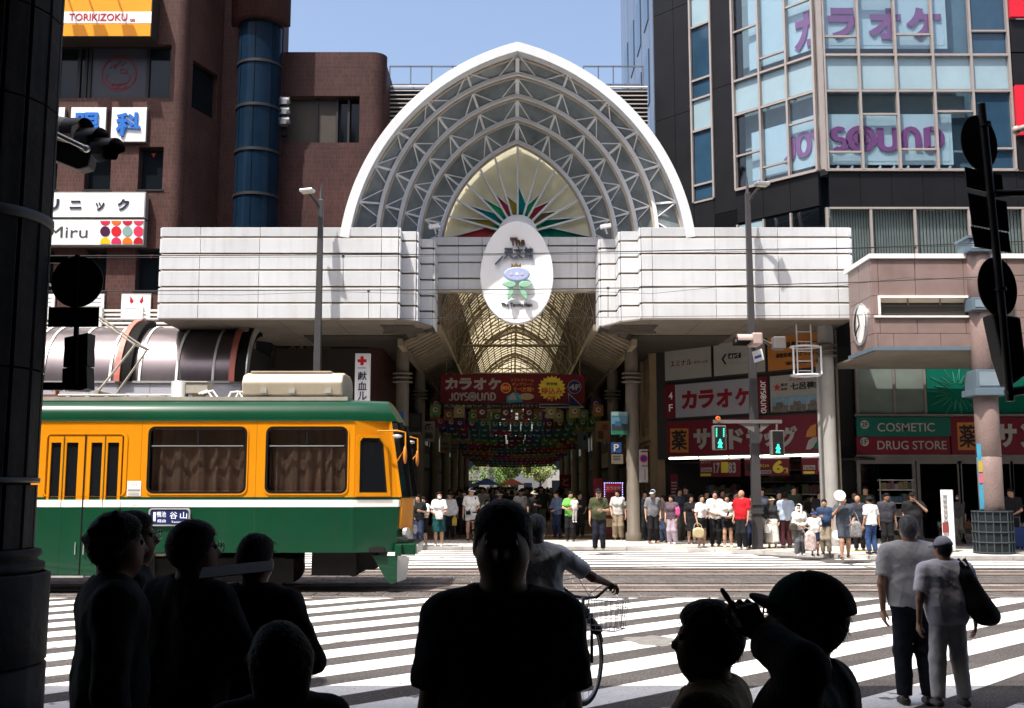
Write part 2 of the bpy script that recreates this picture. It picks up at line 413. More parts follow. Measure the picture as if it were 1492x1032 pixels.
# tram tracks: joint bed, stone setts, four rails
TY0, TY1 = 18.35, 24.4
track = S('tram_track', MB().box(-120, 120, TY0, TY1, 0, .008), m_joint)
sx, sy = .40, .50
sett = None; rest = MB(); cnt = 0; R4 = (19.05, 20.48, 22.55, 23.98)
spots_ = []
for j in range(int((TY1-TY0)/sy)):
    y = TY0+.03+j*sy
    for i in range(-70, 76):
        x = i*sx+(.2 if j % 2 else 0)
        spots_.append((0 if -2.2 < x < 12.5 else 1, y, abs(x-3), x))
spots_.sort()
for q, y, _, x in spots_:
    h = .014+random.uniform(-.0025, .0025)
    if cnt < 300:
        if sett is None:
            mb = MB(); g = .008
            mb.add([(-sx/2+g, -sy/2+g, 0), (sx/2-g, -sy/2+g, 0), (sx/2-g, sy/2-g, 0), (-sx/2+g, sy/2-g, 0),
                    (-sx/2+g+.008, -sy/2+g+.008, .014), (sx/2-g-.008, -sy/2+g+.008, .014), (sx/2-g-.008, sy/2-g-.008, .014), (-sx/2+g+.008, sy/2-g-.008, .014)],
                   [(4, 5, 6, 7), (0, 1, 5, 4), (1, 2, 6, 5), (2, 3, 7, 6), (3, 0, 4, 7)])
            sett = mk('paving_stone', mb, m_stone, track, local=True); sett.location = (x, y+sy/2, h-.006)
        else: inst(sett, (x, y+sy/2, h-.006), track)
        cnt += 1
    else:
        g = .012; rest.box(x-sx/2+g, x+sx/2-g, y+g, y+sy-g, .002, h+.006)
o = mk('paving_stones', rest, m_stone, track); o['kind'] = 'stuff'
for y in R4:
    mb = MB(); mb.box(-120, 120, y-.035, y+.035, .009, .034); mb.box(-120, 120, y+.075, y+.1, .009, .03)
    mk('rail', mb, m_rail, track)
for y0, y1 in ((R4[0]+.16, R4[0]+.30), (R4[1]-.30, R4[1]-.16), (R4[2]+.16, R4[2]+.3), (R4[3]-.3, R4[3]-.16)):
    mk('concrete_strip', MB().box(-120, 120, y0, y1, .009, .0255), mat('worn_concrete', (.3, .25, .215), .9, var=.35, vs=1.3), track)
# far pavement with slabs and kerb
edge = [(-60, 31.2), (2.2, 31.9), (4.6, 31.3), (7.0, 29.6), (9.2, 27.6), (60, 26.8)]
mb = MB(); mb.prism([(x, y, -.01) for x, y in edge]+[(60, 48, -.01), (-60, 48, -.01)], (0, 0, .09))
side = S('pavement', mb, m_pave2)
mb = MB()
for a, b in zip(edge, edge[1:]):
    a = Vector((*a, .04)); b = Vector((*b, .04)); n = max(1, int((b-a).length/1.2))
    for i in range(n):
        p = a+(b-a)*(i/n); q = a+(b-a)*((i+.985)/n)
        if abs(p.x) < 16: mb.bar(p, q, .16, .13)
mk('kerb', mb, m_kerb, side)
def inside(x, y):
    for a, b in zip(edge, edge[1:]):
        if a[0] <= x <= b[0]: return y > a[1]+(b[1]-a[1])*(x-a[0])/(b[0]-a[0])+.1
slab = None; n = 0
for j in range(8):
    for i in range(-5, 26):
        x = -2.0+i*.6+(.3 if j % 2 else 0); y = 31.2+j*.62-max(0, x-4)*.0
        if not (inside(x-.3, y-.3) and inside(x+.3, y-.3)) or n >= 300: continue
        n += 1
        if slab is None:
            slab = mk('paving_slab', MB().box(-.293, .293, -.303, .303, 0, .02), m_pave, side, local=True, bevel=.004); slab.location = (x, y, .078)
        else: inst(slab, (x, y, .078+random.uniform(-.002, .002)), side)
for j in range(5):
    for i in range(15):
        x = 4.6+i*.6; y = 30.58-j*.62
        if not (inside(x-.3, y-.35) and inside(x+.3, y-.35)) or n >= 300: continue
        n += 1; inst(slab, (x, y, .078+random.uniform(-.002, .002)), side)
mb = MB()
for i in range(24):
    x = 4.9+i*.31
    y = 32.1-(x-4.6)*.62 if x < 9 else 29.3
    mb.box(x, x+.3, y, y+.3, .0985, .104)
    for u in range(4):
        for v_ in range(4): mb.box(x+.03+u*.068, x+.065+u*.068, y+.03+v_*.068, y+.065+v_*.068, .104, .109)
mk('tactile_strip', mb, m_tact, side)
S('arcade_floor', MB().box(-5.0, 5.4, 36.6, 150, .02, .1), m_arcf)
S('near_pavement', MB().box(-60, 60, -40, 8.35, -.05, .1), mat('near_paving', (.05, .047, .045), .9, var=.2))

# ================================================================== arcade gate: white fascia, glass arch, fan window, oval sign
m_white = mat('gate_white_panel', (.63, .645, .665), .42, var=.07, vs=.8, streak=.32, sc=(.45, .44, .43), bump=.02, bs=20, rand=.07)
m_lip = mat('gate_panel_lip', (.42, .36, .29), .6, var=.2, vs=3)
m_dark = mat('gate_joint', (.05, .045, .04), .8)
m_steel = mat('gate_white_steel', (.74, .76, .79), .4, var=.06, vs=2, streak=.06, sc=(.5, .46, .42))
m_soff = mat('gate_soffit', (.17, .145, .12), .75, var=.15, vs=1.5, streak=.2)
m_beam = mat('vault_steel', (.24, .195, .135), .5, var=.2, vs=3)
AX = .17
gate = T('arcade_gate', 'white panelled arcade gate with tall pointed glass arch over the covered shopping street', 'arcade gate', (AX, 31, 0))
Zr = lambda y: Z(y, 31.1)
rows = [(331.5, 344), (347.5, 368), (371.5, 392), (395.5, 416.5), (420, 440), (443.5, 463.5)]
rows = [(Zr(b), Zr(a)) for a, b in rows]
zb, zt = rows[-1][0], rows[0][1]
def panels(x0, x1, y, joints, dy=.12, lean=.03):
    xs = [x0]+joints+[x1]
    for a, b in zip(xs, xs[1:]):
        for i, (z0, z1) in enumerate(rows):
            mb = MB(); g = .007; j = random.uniform(-.004, .004)
            u0, u1 = a+g, b-g
            mb.add([(u0, y+j+lean, z0), (u1, y+j+lean, z0), (u1, y+dy, z0), (u0, y+dy, z0), (u0, y+j, z1), (u1, y+j, z1), (u1, y+dy, z1), (u0, y+dy, z1)],
                   [(3, 2, 1, 0), (4, 5, 6, 7), (0, 1, 5, 4), (1, 2, 6, 5), (2, 3, 7, 6), (3, 0, 4, 7)])
            mk('fascia_panel', mb, m_white, gate, bevel=.006)
XP = lambda p, y=400: X(p, 31.1, y)
panels(XP(233), XP(580), 31.1, [XP(290), XP(377), XP(465), XP(555)])
panels(XP(935), XP(1241), 31.1, [XP(951), XP(1043), XP(1135), XP(1221)])
core = MB(); lip = MB()
def coreb(x0, x1, y0, y1):
    core.box(x0, x1, y0, y1, zb-.02, zt-.02)
    for (z0, z1), (z2, z3) in zip(rows[1:], rows): lip.box(x0+.005, x1-.005, y0-.075, y0+.02, z1+.004, z1+.03)
coreb(XP(233)+.02, XP(580), 31.22, 33.4); coreb(XP(935), XP(1241)-.02, 31.22, 33.4)
sl = [X(580, 31.6), X(605, 31.6), X(630, 32.6)]; sr = [X(935, 31.6), X(906, 31.6), X(876, 32.6)]
panels(sl[0], sl[1], 31.6, []); panels(sl[1]+.05, sl[2], 32.6, [])
panels(sr[1], sr[0], 31.6, []); panels(sr[2], sr[1]-.05, 32.6, [])
coreb(XP(580), sl[1], 31.72, 33.4); coreb(sl[1], sl[2]-.02, 32.72, 34.2)
coreb(sr[1], XP(935), 31.72, 33.4); coreb(sr[2]+.02, sr[1], 32.72, 34.2)
def ret(x, y0, y1, s):      # side faces of the steps
    for z0, z1 in rows:
        mb = MB(); mb.box(min(x, x+s*.05), max(x, x+s*.05), y0+.01, y1-.01, z0, z1); mk('return_panel', mb, m_white, gate, bevel=.006)
ret(XP(580)+.01, 31.13, 31.6, 1); ret(sl[1]+.01, 31.65, 32.6, 1); ret(sl[2]+.005, 32.62, 33.9, 1)
ret(XP(935)-.01, 31.13, 31.6, -1); ret(sr[1]-.01, 31.65, 32.6, -1); ret(sr[2]-.005, 32.62, 33.9, -1)
ret(XP(233)-.005, 31.15, 33.3, -1); ret(XP(1241)+.005, 31.15, 33.3, 1)
CY = 34.0
crow = [(345.5, 357), (360, 381.5), (384, 404.5), (407.5, 421.5)]
cx0, cx1 = X(627, CY), X(879, CY)
for a, b in ((cx0, X(667, CY)), (X(667, CY), X(702, CY)), (X(702, CY), X(800, CY)), (X(800, CY), X(842, CY)), (X(842, CY), cx1)):
    for y0, y1 in crow:
        mk('fascia_panel', MB().box(a+.007, b-.007, CY, CY+.14, Z(y1, CY), Z(y0, CY)), m_white, gate, bevel=.006)
core.box(cx0-.1, cx1+.1, CY+.09, CY+.4, Z(424, CY), Z(347, CY))
for (y0, y1), (y2, y3) in zip(crow[1:], crow): lip.box(cx0, cx1, CY+.02, CY+.12, Z(y0, CY)+.005, Z(y0, CY)+.03)
lip.box(cx0, cx1, CY-.03, CY+.25, Z(425.5, CY), Z(422, CY))
mk('fascia_core', core, m_dark, gate); mk('panel_lip', lip, m_lip, gate)
# soffit, with drainage grilles and the walls of the opening
mb = MB()
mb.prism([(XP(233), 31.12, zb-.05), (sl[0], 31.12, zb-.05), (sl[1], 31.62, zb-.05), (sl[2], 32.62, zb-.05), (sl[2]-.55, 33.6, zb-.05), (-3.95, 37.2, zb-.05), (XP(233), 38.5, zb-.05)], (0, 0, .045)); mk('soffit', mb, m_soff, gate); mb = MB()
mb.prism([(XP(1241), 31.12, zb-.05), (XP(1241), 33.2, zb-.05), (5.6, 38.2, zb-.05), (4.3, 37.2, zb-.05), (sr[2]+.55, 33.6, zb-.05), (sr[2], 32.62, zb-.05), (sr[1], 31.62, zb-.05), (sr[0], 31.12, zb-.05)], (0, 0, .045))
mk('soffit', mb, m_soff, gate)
mb = MB()
for x0, x1 in ((sl[0]-.6, sl[2]-.3), (sr[2]+.3, sr[0]+.6)):
    for i in range(24):
        x = x0+(x1-x0)*i/24; mb.box(x, x+.025, 32.05 if abs(x) > 3 else 32.75, 33.5, zb-.09, zb-.052)
    mb.box(x0-.1, x1+.1, 33.5, 33.58, zb-.12, zb-.052)
mk('soffit_grille', mb, mat('grille_metal', (.12, .1, .085), .6), gate)
mb = MB()
for i in range(1, 5):
    x = XP(233)+i*1.75; mb.box(x, x+.012, 31.3, 36.8, zb-.056, zb-.051); x = XP(1241)-i*1.5; mb.box(x, x+.012, 31.3, 34.4, zb-.056, zb-.051)
mk('soffit_joint', mb, m_dark, gate)
# pointed arch: five nested ribs stepping back, glass between
def curve(cx, cz, r, z0):
    """left half of a pointed arch, from the foot up to the apex on the axis (x relative to the axis)"""
    a0 = math.asin((z0-cz)/r); a1 = math.acos(-cx/r)
    a0 = PI-a0
    return [(cx+r*math.cos(a0+(a1-a0)*i/24), cz+r*math.sin(a0+(a1-a0)*i/24)) for i in range(25)]
rings = [(1.71, 8.66, 7.10, 31.15), (1.60, 8.62, 6.42, 31.95), (1.50, 8.80, 5.60, 32.75), (1.40, 9.02, 4.76, 33.55), (1.31, 9.31, 3.92, 34.3)]
# apex heights of the five ribs, measured on the photograph
apy = [62, 104, 136, 169, 203]; bpx = [498, 548, 578, 608, 640]; bpy_ = [329, 329, 332, 336, 338]; mids = [(582, 164), (613, 182), (640, 200), (665, 219), (691, 243)]
C5 = []
for k, (_, _, _, yk) in enumerate(rings):
    P = []
    for q in ((bpx[k], bpy_[k]), mids[k], (755-.5*k, apy[k])):
        v = W(*q, yk); P.append((v.x-AX, v.z))
    P[2] = (0, P[2][1])
    (x1, z1), (x2, z2), (x3, z3) = P
    A = np.array([[x2-x1, z2-z1], [x3-x1, z3-z1]])*2; bb = np.array([x2*x2-x1*x1+z2*z2-z1*z1, x3*x3-x1*x1+z3*z3-z1*z1])
    cx, cz = np.linalg.solve(A, bb); r = math.hypot(x1-cx, z1-cz)
    aa = math.atan2(z1-cz, x1-cx); ab = math.atan2(z3-cz, x3-cx)
    if aa < 0: aa += 2*PI
    # carry the foot a little lower, behind the fascia
    aa2 = aa+.35/r
    C5.append(([(cx+r*math.cos(aa2+(ab-aa2)*i/36), cz+r*math.sin(aa2+(ab-aa2)*i/36)) for i in range(37)], yk))
def sweep(pts, y0, y1, wi, inward=True):
    """curved flat bar: radial width wi inwards, depth y0..y1, mirrored to both halves"""
    full = [(AX+x, z) for x, z in pts]+[(AX-x, z) for x, z in pts[::-1][1:]]
    n = len(full); ins = []
    for i, (x, z) in enumerate(full):
        a = full[max(i-1, 0)]; b = full[min(i+1, n-1)]; t = Vector((b[0]-a[0], b[1]-a[1])).normalized(); nv = Vector((t.y, -t.x))
        if i == n//2: s_ = wi/max(.5, abs(Vector((full[i][0]-full[i-1][0], full[i][1]-full[i-1][1])).normalized().x)); nv = Vector((0, -1)); ins.append((x, z-s_)); continue
        ins.append((x+nv.x*wi, z+nv.y*wi))
    return full, ins
def ribmesh(full, ins, y0, y1, i0, i1):
    mb = MB()
    for i in range(i0, i1):
        a, b = full[i], full[i+1]; c, e = ins[i+1], ins[i]
        q = [(a[0], y0, a[1]), (b[0], y0, b[1]), (c[0], y0, c[1]), (e[0], y0, e[1])]
        q2 = [(p[0], y1, p[2]) for p in q]; o = len(mb.v)
        mb.add(q+q2, [(0, 1, 2, 3), (7, 6, 5, 4), (0, 4, 5, 1), (3, 2, 6, 7)]+([(0, 3, 7, 4)] if i == i0 else [])+([(1, 5, 6, 2)] if i == i1-1 else []))
    return mb
f0, i0_ = sweep(C5[0][0], 0, 0, .29)
cuts = [0, 8, 17, 27, 36, 45, 55, 64, 72]
for a, b in zip(cuts, cuts[1:]):
    o = mk('arch_band', ribmesh(f0, i0_, 31.1, 31.5, a, b), m_white, gate, bevel=.008)
f, i_ = sweep([(x*.925, C5[0][0][-1][1]-.52-(C5[0][0][-1][1]-z)*.965) for x, z in C5[0][0]], 0, 0, .1)
mk('arch_inner_lip', ribmesh(f0, sweep(C5[0][0], 0, 0, .33)[1], 31.52, 31.66, 0, 72), m_lip, gate)
for k in range(1, 5):
    f, i_ = sweep(C5[k][0], 0, 0, .11); yk = C5[k][1]
    for h in ((0, 36), (36, 72)): mk('arch_rib', ribmesh(f, i_, yk, yk+.10, *h), m_steel, gate)
    f2, i2 = sweep(C5[k][0], 0, 0, .17)
    mk('arch_rib_web', ribmesh(f, i2, yk+.105, yk+.2, 0, 72), m_lip, gate)
m_agl = mat('arch_glass', (.17, .20, .215), .12, var=.35, vs=1.1, spec=.5, streak=.3, sc=(.2, .23, .24), bump=.05, bs=3)
bays = [0, 5.2, 10.6, 16.2, 22.0, 28.6, 36]
def pt(k, s, mir, dy=0.0, inset=0.0):
    P, yk = C5[k]; s = max(0, min(36, s)); i = min(int(s), 35); t = s-i
    x = P[i][0]+(P[i+1][0]-P[i][0])*t; z = P[i][1]+(P[i+1][1]-P[i][1])*t
    if inset:
        l = math.hypot(x, z-9); x -= x/l*inset; z -= (z-9)/l*inset
    return Vector((AX-x if mir else AX+x, yk+dy, z))
for k in range(4):
    ins_ = .36 if k == 0 else .2
    for mir in (0, 1):
        for b in range(6):
            s0, s1 = bays[b], bays[b+1]; mb = MB(); n = 5; mb.smooth = True
            vv = []; ff = []
            for j in range(n+1):
                s = s0+(s1-s0)*j/n; vv += [pt(k, s, mir, .46 if k == 0 else .14, .25 if k == 0 else .08), pt(k+1, s, mir, .06, -.02)]
            for j in range(n): ff.append((2*j, 2*j+1, 2*j+3, 2*j+2))
            mb.add(vv, ff); mk('glass_pane', mb, m_agl, gate)
            # trusses: radial strut at each bay end, a pair of thin diagonals inside
            a = pt(k, s0, mir, .22, ins_*.7); e = pt(k+1, s0, mir, .08)
            if b: mk('arch_strut', MB().bar(a, e, .06, .06), m_steel, gate)
            mid = pt(k+1, s0+(s1-s0)*.42, mir, .08); a2 = pt(k, s1, mir, .22, ins_*.7)
            d2 = pt(k+1, s0+(s1-s0)*.6, mir, .08)
            mk('arch_diagonal', MB().bar(a, mid, .033, .033).bar(a2, d2, .033, .033), m_steel, gate)
        if mir: mk('arch_strut', MB().bar(pt(k, 36, 0, .2, .4 if k == 0 else .1), pt(k+1, 36, 0, .05), .12, .1), m_steel, gate)
# fan window: cream panes, white spokes, stained glass tips round a hub
m_cream = mat_translucent('fan_cream_glass', (.88, .85, .68), .5)
FY = 34.62; hub = Vector((AX+.02, FY, Z(345, FY)))
P4 = [(AX+x, z) for x, z in C5[4][0]]
allp = P4+[(2*AX-x, z) for x, z in P4[::-1][1:]]
base_z = Z(346, FY)-.1
angs = [164, 149, 134, 119, 106, 90, 74, 61, 46, 31, 16]
def hit(a):
    dx, dz = math.cos(math.radians(a)), math.sin(math.radians(a)); best = None
    for p, q in zip(allp, allp[1:]):
        ex, ez = q[0]-p[0], q[1]-p[1]; den = dx*ez-dz*ex
        if abs(den) < 1e-9: continue
        t = ((p[0]-hub.x)*ez-(p[1]-hub.z)*ex)/den; u = ((p[0]-hub.x)*dz-(p[1]-hub.z)*dx)/den
        if t > 0 and -.001 <= u <= 1.001: best = t if best is None else min(best, t)
    return best or 2.6
edgeA = [182]+angs+[-2]
for a, b in zip(edgeA, edgeA[1:]):
    mb = MB(); vv = [hub]
    for j in range(5):
        t = a+(b-a)*j/4; h = hit(t)-.06; vv.append(hub+Vector((math.cos(math.radians(t))*h, 0, math.sin(math.radians(t))*h)))
    mb.prism(vv, (0, .03, 0)); mk('fan_pane', mb, m_cream, gate)
for a in angs:
    h = hit(a); dv = Vector((math.cos(math.radians(a)), 0, math.sin(math.radians(a))))
    mk('fan_spoke', MB().bar(hub-Vector((0, .14, 0)), hub+dv*h-Vector((0, .14, 0)), .065, .1, (0, 1, 0)), m_steel, gate)
cols = {'teal': (.01, .38, .36), 'green': (.05, .52, .22), 'red': (.60, .08, .09), 'yellow': (.52, .45, .08), 'orange': (.5, .2, .08), 'darkgreen': (.01, .26, .17), 'brown': (.33, .28, .12)}
tips = [(1.75, 'red', 'orange'), (1.7, 'yellow', 'green'), (1.6, 'teal', 'darkgreen'), (1.45, 'green', 'teal'), (1.3, 'red', 'brown'), (1.1, 'yellow', 'brown'),
        (1.35, 'teal', 'darkgreen'), (1.3, 'green', 'teal'), (1.3, 'red', 'orange'), (1.25, 'brown', 'yellow'), (1.75, 'darkgreen', 'green'), (2.05, 'darkgreen', 'teal')]
for (a, b), (L, c1, c2) in zip(zip(edgeA, edgeA[1:]), tips):
    far, near = (a, b) if (a+b)/2 > 90 else (b, a)       # the tip runs out along the spoke that is farther from upright
    if c1 == 'teal' and L == 1.35: far, near = a, b
    P = lambda an, r: hub+Vector((math.cos(math.radians(an))*r, -.035, math.sin(math.radians(an))*r))
    q0, q1, tip, r2 = P(far, .5), P(near, .5), P(far, L*1.36), P(near, 1.1)
    m1 = P(far, .5+(L-.5)*.42); n1 = r2*.55+P(near, .5)*.45
    mb = MB(); mb.prism([q0, q1, n1, m1], (0, .02, 0)); mk('stained_pane', mb, mat_translucent('stained_'+c2, cols[c2], .45), gate)
    mb = MB(); mb.prism([m1, n1, r2, tip], (0, .02, 0)); mk('stained_pane', mb, mat_translucent('stained_'+c1, cols[c1], .45), gate)
    mk('fan_lead', MB().bar(r2-Vector((0, .05, 0)), tip-Vector((0, .05, 0)), .04, .05, (0, 1, 0)), m_steel, gate)
mb = MB(); mb.lathe([(.2, -.3), (.62, -.3), (.66, -.2), (.66, .06), (.2, .06)], (hub.x, FY-.25, hub.z-.02), 28, 'y'); mb.sm = [True]*len(mb.sm)
mk('fan_hub', mb, m_steel, gate)
# oval sign hung in front of the opening
OY = 33.25; oc = W(753, 396.5, OY); orx, orz = (X(807, OY)-X(699.5, OY))/2, (Z(322, OY)-Z(471.5, OY))/2
osg = T('oval_sign', 'tall white oval sign with raised emblem and lettering hung under the glass arch', 'sign', oc)
def oval(k, n=64): return [(oc.x+orx*k*math.cos(2*PI*i/n)*(1-.06*math.sin(2*PI*i/n)), oc.z+orz*k*math.sin(2*PI*i/n)) for i in range(n)]
mb = MB(); mb.prism([(x, OY, z) for x, z in oval(1)], (0, .3, 0)); mk('board', mb, mat('oval_white', (.83, .835, .85), .35, var=.03, vs=1), osg, bevel=.03)
pu = (X(800, OY)-X(700, OY))/100
def O(px, py, d=0): return Vector((X(px, OY, py), OY-d, Z(py, OY)))
m_brn = mat('emblem_brown', (.085, .045, .025), .5, var=.1); m_bl = mat('emblem_blue_letter', (.10, .12, .17), .35, .3, var=.1); m_ink = mat('emblem_black', (.015, .015, .02), .5, var=0)
text('The', O(754, 352.5, .0), 22*pu, 11.5*pu, m_brn, osg, bold=.035, th=.09)
text('天文館', O(755.5, 369, 0), 43*pu, 17*pu, m_bl, osg, bold=.008, th=.09)
mk('lettering', MB().bar(O(733, 374, .06), O(721.5, 386, .06), 1.8*pu, .1, (0, 1, 0)), m_bl, osg)
text('The Tenmonkan', O(753, 444.5, 0), 45*pu, 5.6*pu, m_ink, osg, bold=.01, th=.04)
mb = MB(); mb.prism([O(745, 391, .2), O(745.3, 385.5, .2), O(748.5, 388.8, .2), O(752, 385, .2), O(755.5, 388.8, .2), O(759, 385.5, .2), O(759, 391, .2)], (0, .1, 0)); mk('emblem_crown', mb, mat('emblem_gold', (.28, .17, .05), .4, .5, var=.05), osg)
mb = MB(); mb.prism([O(753+19*math.cos(2*PI*i/40), 401.5+10.4*math.sin(2*PI*i/40), .24) for i in range(40)], (0, .14, 0)); mk('emblem_disc', mb, mat('emblem_blue', (.36, .42, .62), .25, var=.05, vs=1.5), osg, bevel=.04)
for px, c in ((745, (.6, .45, .55)), (753, (.85, .85, .85)), (760.5, (.6, .45, .55))):
    mb = MB(); mb.disc(O(px, 401.5, .24), 2*pu, (0, -1, 0), 14, .012); mk('emblem_dot', mb, mat('emblem_dot%d' % int(c[1]*100), c, .3, var=0), osg)
m_lf = mat('emblem_green', (.27, .50, .35), .4, var=.06)
def leaf(a, b, wd, d):
    a = O(*a, d); b = O(*b, d); L = (b-a); n_ = Vector((-L.z, 0, L.x)).normalized(); mb = MB()
    pr = [(0, 0), (.1, .32), (.35, .5), (.6, .47), (.85, .25), (1, 0)]
    mb.prism([a+L*t+n_*h*wd*pu for t, h in pr]+[a+L*t-n_*h*wd*pu for t, h in pr[::-1][1:-1]], (0, .08, 0)); mk('emblem_leaf', mb, m_lf, osg, bevel=.02)
leaf((755, 417), (776, 416), 9.5, .28); leaf((752, 417), (731, 416), 9.5, .28); leaf((747, 420), (740, 439), 8, .25); leaf((758.5, 420), (768, 439), 8, .25)
mk('hanger', MB().bar(oc+Vector((-.5, .3, .9)), oc+Vector((-.5, .8, .9)), .08, .08).bar(oc+Vector((.5, .3, .9)), oc+Vector((.5, .8, .9)), .08, .08).bar(oc+Vector((0, .3, -.2)), oc+Vector((0, .8, -.2)), .08, .08), m_steel, osg)
# roof plant behind the arch
for px0, px1, py0, lab, wall in ((556, 690, 126, 'left', -1), (850, 944, 127, 'right', 1)):
    lv = T('louvre_screen', 'grey louvred roof screen behind the %s shoulder of the glass arch' % lab, 'louvre', (X((px0+px1)/2, 38.5, 150), 38.5, Z(200, 38.5)))
    for i in range(17):
        z = Z(py0, 38.5)-i*.165
        mk('slat', MB().obox(((X(px0, 38.5, 150)+X(px1, 38.5, 150))/2, 38.5, z), ((X(px1, 38.5, 150)-X(px0, 38.5, 150))/2, 0, 0), (0, .07, .05), (0, -.008, .012)), mat('louvre_grey', (.42, .39, .37), .5, .3, var=.1), lv)
    mk('backing', MB().box(X(px0, 38.5, 150), X(px1, 38.5, 150), 38.62, 38.7, Z(200, 38.5)-.6, Z(py0, 38.5)-.03), mat('louvre_back', (.07, .065, .06), .8), lv)
    rl = T('roof_railing', 'thin metal railing on the roof above the %s louvred screen' % lab, 'railing', (X((px0+px1)/2, 38.7, 100), 38.7, Z(py0, 38.5)))
    m_rl = mat('railing_metal', (.12, .14, .17), .5, .4)
    x0, x1 = X(px0+12 if wall < 0 else px0, 38.7, 100), X(px1 if wall < 0 else px1-7, 38.7, 100); zb_, zt_ = Z(py0+1, 38.7), Z(97, 38.7)
    for y, k in ((38.7, 1), (39.9, .0)):
        mk('top_rail', MB().bar((x0, y, zt_-(0 if k else .25)), (x1, y, zt_-(0 if k else .25)), .05, .05), m_rl, rl)
        for i in range(5):
            xx = x0+(x1-x0)*i/4; mk('post', MB().bar((xx, y, zb_), (xx, y, zt_-(0 if k else .25)), .05, .05), m_rl, rl)
# security lights on the inner corners of the fascia
for px in (633, 882):
    c = W(px, 332, 32.5); cm = T('spot_camera', 'small white camera on the %s inner corner of the white fascia' % ('left' if px < 700 else 'right'), 'camera', c)
    mk('housing', MB().obox(c+Vector((0, -.1, .02)), (.17, 0, .03), (0, .07, 0), (-.01, 0, .06)), m_white, cm, bevel=.01); mk('bracket', MB().bar(c+Vector((.05, 0, -.2)), c, .05, .05), m_steel, cm)

# ------------------------------------------------------------------ the covered street behind: vault, haunches, columns
VX, VZ0, VZ1 = 2.55, 7.0, 10.2
arcade = T('arcade_roof', 'long pointed steel lattice vault with milky skylight running back over the shopping street', 'arcade roof', (AX, 60, 0))
def varch(n=10, dx=0.0):
    # pointed arch made of two arcs
    r = (VX*VX+(VZ1-VZ0)**2)/(2*VX); P = []
    a1 = math.atan2(VZ1-VZ0, r-VX)
    for i in range(n+1):
        a = a1*i/n; P.append((-VX+r-r*math.cos(a), VZ0+r*math.sin(a)))
    return P
va = varch(10); vfull = va+[(-x, z) for x, z in va[::-1][1:]]
def vrib(r): return MB().tube([(x, 0, z) for x, z in vfull], r, 6)
thin = mk('vault_rib', vrib(.035), m_beam, arcade, local=True); thin.location = (0, 34.4-60, 0)
y = 34.4; kk = 0
while y < 112:
    y += .62 if y < 48 else (1.1 if y < 70 else 2.2); inst(thin, (0, y-60, 0), arcade)
big = None
for y in (44, 55, 66, 77, 88, 99, 110):
    mb = MB()
    for s in (1, .93):
        mb.tube([(x*s, 0, VZ0+(z-VZ0)*s) for x, z in vfull], .07, 6)
    for (x, z) in vfull: mb.tube([(x, 0, z), (x*.93, 0, VZ0+(z-VZ0)*.93)], .03, 5)
    mb.tube([(-VX-.3, 0, 7.75), (VX+.3, 0, 7.75)], .06, 6); mb.tube([(0, 0, 7.75), (0, 0, VZ1*.98)], .035, 5)
    mb.tube([(-1.4, 0, 8.0), (1.4, 0, 8.0)], .035, 5); mb.tube([(-.9, 0, 8.05), (0, 0, 8.75), (.9, 0, 8.05)], .04, 5)
    if big is None: big = mk('main_arch', mb, m_beam, arcade, local=True); big.location = (0, y-60, 0)
    else: inst(big, (0, y-60, 0), arcade)
mb = MB()
for x, z in vfull[1:-1]: mb.bar((AX+x, 34.3, z-.05), (AX+x, 114, z-.05), .04, .04)
mk('purlin', mb, m_beam, arcade)
# diagonal lattice between the ribs, near bays
mb = MB()
for b in range(14):
    y0 = 34.6+b*1.6
    for i in range(len(vfull)-1):
        (x0, z0), (x1, z1) = vfull[i], vfull[i+1]
        if (b+i) % 2: mb.bar((AX+x0*.99, y0, z0-.03), (AX+x1*.99, y0+1.6, z1-.03), .025, .025)
        else: mb.bar((AX+x0*.99, y0+1.6, z0-.03), (AX+x1*.99, y0, z1-.03), .025, .025)
mk('lattice', mb, m_beam, arcade)
m_skin = mat_translucent('vault_skin', (.62, .55, .37), .45)
m_skin2 = mat_translucent('vault_skin_low', (.16, .125, .08), .2)
for nm, ia, ib, m_ in (('skylight', 4, len(vfull)-5, m_skin),):
    mb = MB()
    for i in range(ia, ib):
        (x0, z0), (x1, z1) = vfull[i], vfull[i+1]; mb.quad((AX+x0*1.02, 36, z0+.08), (AX+x1*1.02, 36, z1+.08), (AX+x1*1.02, 114, z1+.08), (AX+x0*1.02, 114, z0+.08))
    mk(nm, mb, m_, arcade)
mb = MB()
for rg in (range(0, 4), range(len(vfull)-5, len(vfull)-1)):
    for i in rg:
        (x0, z0), (x1, z1) = vfull[i], vfull[i+1]; mb.quad((AX+x0*1.02, 34.7, z0+.08), (AX+x1*1.02, 34.7, z1+.08), (AX+x1*1.02, 114, z1+.08), (AX+x0*1.02, 114, z0+.08))
mk('side_cladding', mb, m_skin2, arcade)
mb = MB()
for s in (-1, 1):
    a, b = AX+s*VX, AX+s*3.75
    mb.bar((a, 34, 7.0), (a, 114, 7.0), .14, .2); mb.bar((b, 33.5, 6.45), (b, 114, 6.45), .16, .22)
mk('edge_beam', mb, m_beam, arcade)
mb = MB()
for s in (-1, 1):
    y = 33.8
    while y < 90:
        mb.bar((AX+s*(VX+.05), y, 6.98), (AX+s*3.72, y+.45, 6.47), .09, .16); mb.bar((AX+s*(VX+.05), y+.35, 6.98), (AX+s*3.72, y+.1, 6.47), .03, .05); y += .7 if y < 60 else 1.6
mk('haunch_bar', mb, m_beam, arcade)
mb = MB()
for s in (-1, 1): mb.quad((AX+s*VX, 34, 7.2), (AX+s*3.75, 34, 6.75), (AX+s*3.75, 114, 6.75), (AX+s*VX, 114, 7.2))
